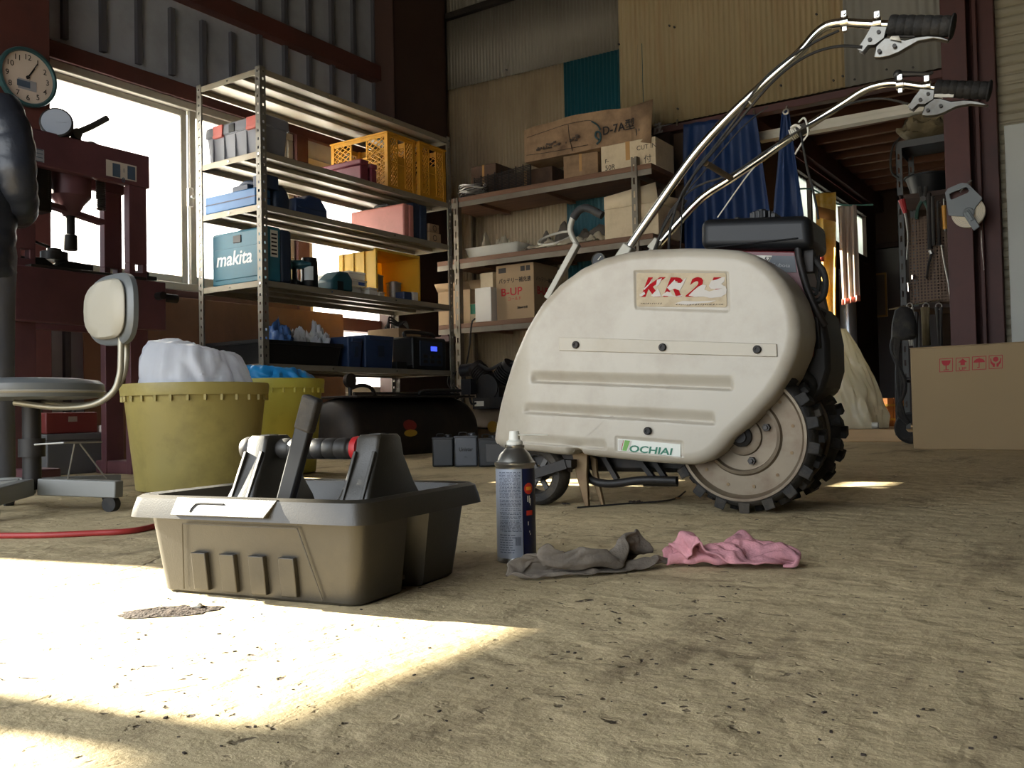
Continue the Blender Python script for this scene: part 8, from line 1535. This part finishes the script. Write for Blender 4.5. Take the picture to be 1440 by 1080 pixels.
# tape reel on the red column
YRR = BY-.30
M('reel_grey', (108, 114, 116), .45, 0, .06, 10); M('reel_tape', (216, 204, 178), .6, 0, .05, 30)
rc_ = YP(1362, 302, YRR); t = thing('tape_reel', 'grey measuring tape reel hanging on the red column', 'tape reel', (rc_.x, YRR, rc_.z), 0)
def rp(px, py, y=0): p = YP(px, py, YRR+y); return Vector((p.x-rc_.x, y, p.z-rc_.z))
rr = (rp(1386, 300)-rp(1338, 305)).length/2
b = MB(); ctr = rp(1362, 299); b.lathe([(rr, -.022), (rr, .008), (.02, .008)], 40, ym(ctr.x, .0, ctr.z), cap=False); b.lathe([(rr, -.022), (.012, -.022)], 40, ym(ctr.x, 0, ctr.z), cap=False); rl = b.build('tape_coil', 'reel_tape', t)
b = MB()
for k in range(4): b.lathe([(rr*(.95-.1*k), -.0235), (rr*(.96-.1*k), -.0235)], 40, ym(ctr.x, 0, ctr.z), cap=False)
b.build('winding_line', 'dial_grey', rl)
body = [(1329, 271), (1333, 265), (1352, 257), (1361, 258), (1382, 279), (1371, 292), (1368, 305), (1334, 303)]
hole = [(1335, 273), (1338, 271), (1358, 263), (1363, 268), (1361, 271), (1338, 281), (1336, 279)]
b = MB(); m_ = len(hole)
A = [rp(*p, -.040) for p in body]; Hh_ = [rp(*p, -.040) for p in hole]
# ring of quads between body outline and hand hole: resample both by angle about the hole centre
hcx = sum((h for h in Hh_), Vector())/m_
def resamp(L_, n):
    P = np.array([(p.x, p.z) for p in L_]); return resample(P, n)
n_ = 48; Ao = resamp(A, n_); Ho = resamp(Hh_, n_)
def sortang(Q): ang = np.arctan2(Q[:, 1]-hcx.z, Q[:, 0]-hcx.x); return Q[np.argsort(ang)]
Ao = sortang(Ao); Ho = sortang(Ho)
for y0_, y1_ in ((-.042, -.026),):
    f_o = [b.V((p[0], y0_, p[1])) for p in Ao]; f_h = [b.V((p[0], y0_, p[1])) for p in Ho]; k_o = [b.V((p[0], y1_, p[1])) for p in Ao]; k_h = [b.V((p[0], y1_, p[1])) for p in Ho]
    b.skin(f_o, f_h); b.skin(k_h, k_o); b.skin(f_o, k_o); b.skin(k_h, f_h)
b.build('reel_body', 'reel_grey', t, bevel=.003)
b = MB(); b.cyl(rp(1362, 299, -.03), rp(1362, 299, -.055), .03, n=24); b.bar(rp(1358, 297, -.058), rp(1374, 322, -.058), .04, .016, (0, 1, 0)); b.bar(rp(1359, 298, -.07), rp(1367, 310, -.07), .02, .012, (0, 1, 0)); b.build('crank', 'reel_grey', t, bevel=.004)
b = MB(); b.tube([rp(1357, 262, -.03), rp(1360, 258, -.02), rp(1366, 254, -.0), rp(1366, 254, .03)], .005, 6, sm=False); b.tube([rp(1357, 262, -.032), rp(1350, 270, -.032)], .004, 6, sm=False); b.build('hanger', 'steel', t); b = MB(); b.tube([rp(1380, 324, -.03), rp(1381, 350, -.02), rp(1384, 380, -.01)], .002, 6); b.build('tape_end', 'steel', t)
# ================================================================== CARDBOARD BOX
M('carton_new', (156, 134, 100), .8, 0, .03, 4); M('ink_box_red', (170, 40, 50), .7)
g = GP(1284, 632); BR = radians(-6)
bxt = thing('cardboard_box', 'large plain cardboard box with red handling marks on the floor', 'box', (g.x, g.y, 0), BR); BI = inv(bxt)
nrm = Matrix.Rotation(BR, 3, 'Z') @ Vector((0, 1, 0))
def bp_(px, py, y=-.0008): return BI @ NP(px, py, g+nrm*y, nrm)
zt_ = bp_(1284, 490).z; BL = .95
b = MB(); b.bb((0, 0, 0), (BL, .55, zt_)); b.build('box_body', 'carton_new', bxt, bevel=.006)
b = MB(); b.bb((-.002, .0, zt_-.001), (BL+.002, .27, zt_+.004)); b.bb((-.002, .276, zt_-.001), (BL+.002, .552, zt_+.004)); b.build('flap', 'carton_new', bxt, bevel=.002)
def mark(n, shapes, x0, x1, yl_, yr_):
    pass
cells = [(1321, 504.5, 1340, 523.5), (1344, 503.2, 1363.5, 522.3), (1367, 501.5, 1387, 520.5), (1390.5, 500, 1410, 519)]
for k, (x0_, yt_, x1_, yb_2) in enumerate(cells):
    TL = bp_(x0_, yt_); TRr = bp_(x1_, yt_-1.2); BLl = bp_(x0_, yb_2); ux = TRr-TL; uz = BLl-TL
    def cp2(u, v, dy=0): p = TL+ux*u+uz*v; return Vector((p.x, -.0006-dy, p.z))
    b = MB(); t_ = .045
    for (u0, v0, u1, v1) in ((0, 0, 1, t_), (0, 1-t_, 1, 1), (0, t_, t_, 1-t_), (1-t_, t_, 1, 1-t_)): b.face([b.V(cp2(u, v)) for u, v in ((u0, v0), (u1, v0), (u1, v1), (u0, v1))])
    def poly(P): b.face([b.V(cp2(u, v)) for u, v in P])
    if k == 0:
        poly([(.14, .16), (.84, .16), (.80, .36), (.70, .50), (.56, .54), (.44, .54), (.30, .50), (.20, .36)]); poly([(.46, .54), (.54, .54), (.54, .82), (.46, .82)]); poly([(.30, .82), (.70, .82), (.70, .88), (.30, .88)])
    if k == 1:
        poly([(.5, .08), (.84, .36), (.66, .36), (.66, .56), (.34, .56), (.34, .36), (.16, .36)])
    if k == 2:
        poly([(.10, .46)]+[(.5+.40*cos(a_), .46-.30*sin(a_)) for a_ in [pi-i*pi/12 for i in range(13)]]); poly([(.47, .46), (.53, .46), (.53, .82), (.47, .82)]); poly([(.36, .80), (.53, .80), (.53, .86), (.40, .87), (.34, .82)]); poly([(.47, .10), (.53, .10), (.53, .17), (.47, .17)])
    if k == 3:
        poly([(.5+.20*cos(a_), .30+.19*sin(a_)) for a_ in [i*pi/10 for i in range(20)]])
        for s in (-1, 1): poly([(.5+s*u, v) for u, v in ((.40, .22), (.33, .22), (.30, .44), (.16, .58), (.06, .62), (.06, .86), (.20, .86), (.24, .72), (.38, .56))])
    mk = b.build('handling_mark', 'ink_box_red', bxt, smooth=0)
    if k == 1: text('lettering', 'UP', .32*uz.length, 'ink_box_red', mk, cp2(.5, .93, .0004), ux, (0, 0, 1), align='CENTER', bold=.01, sx=1.35)
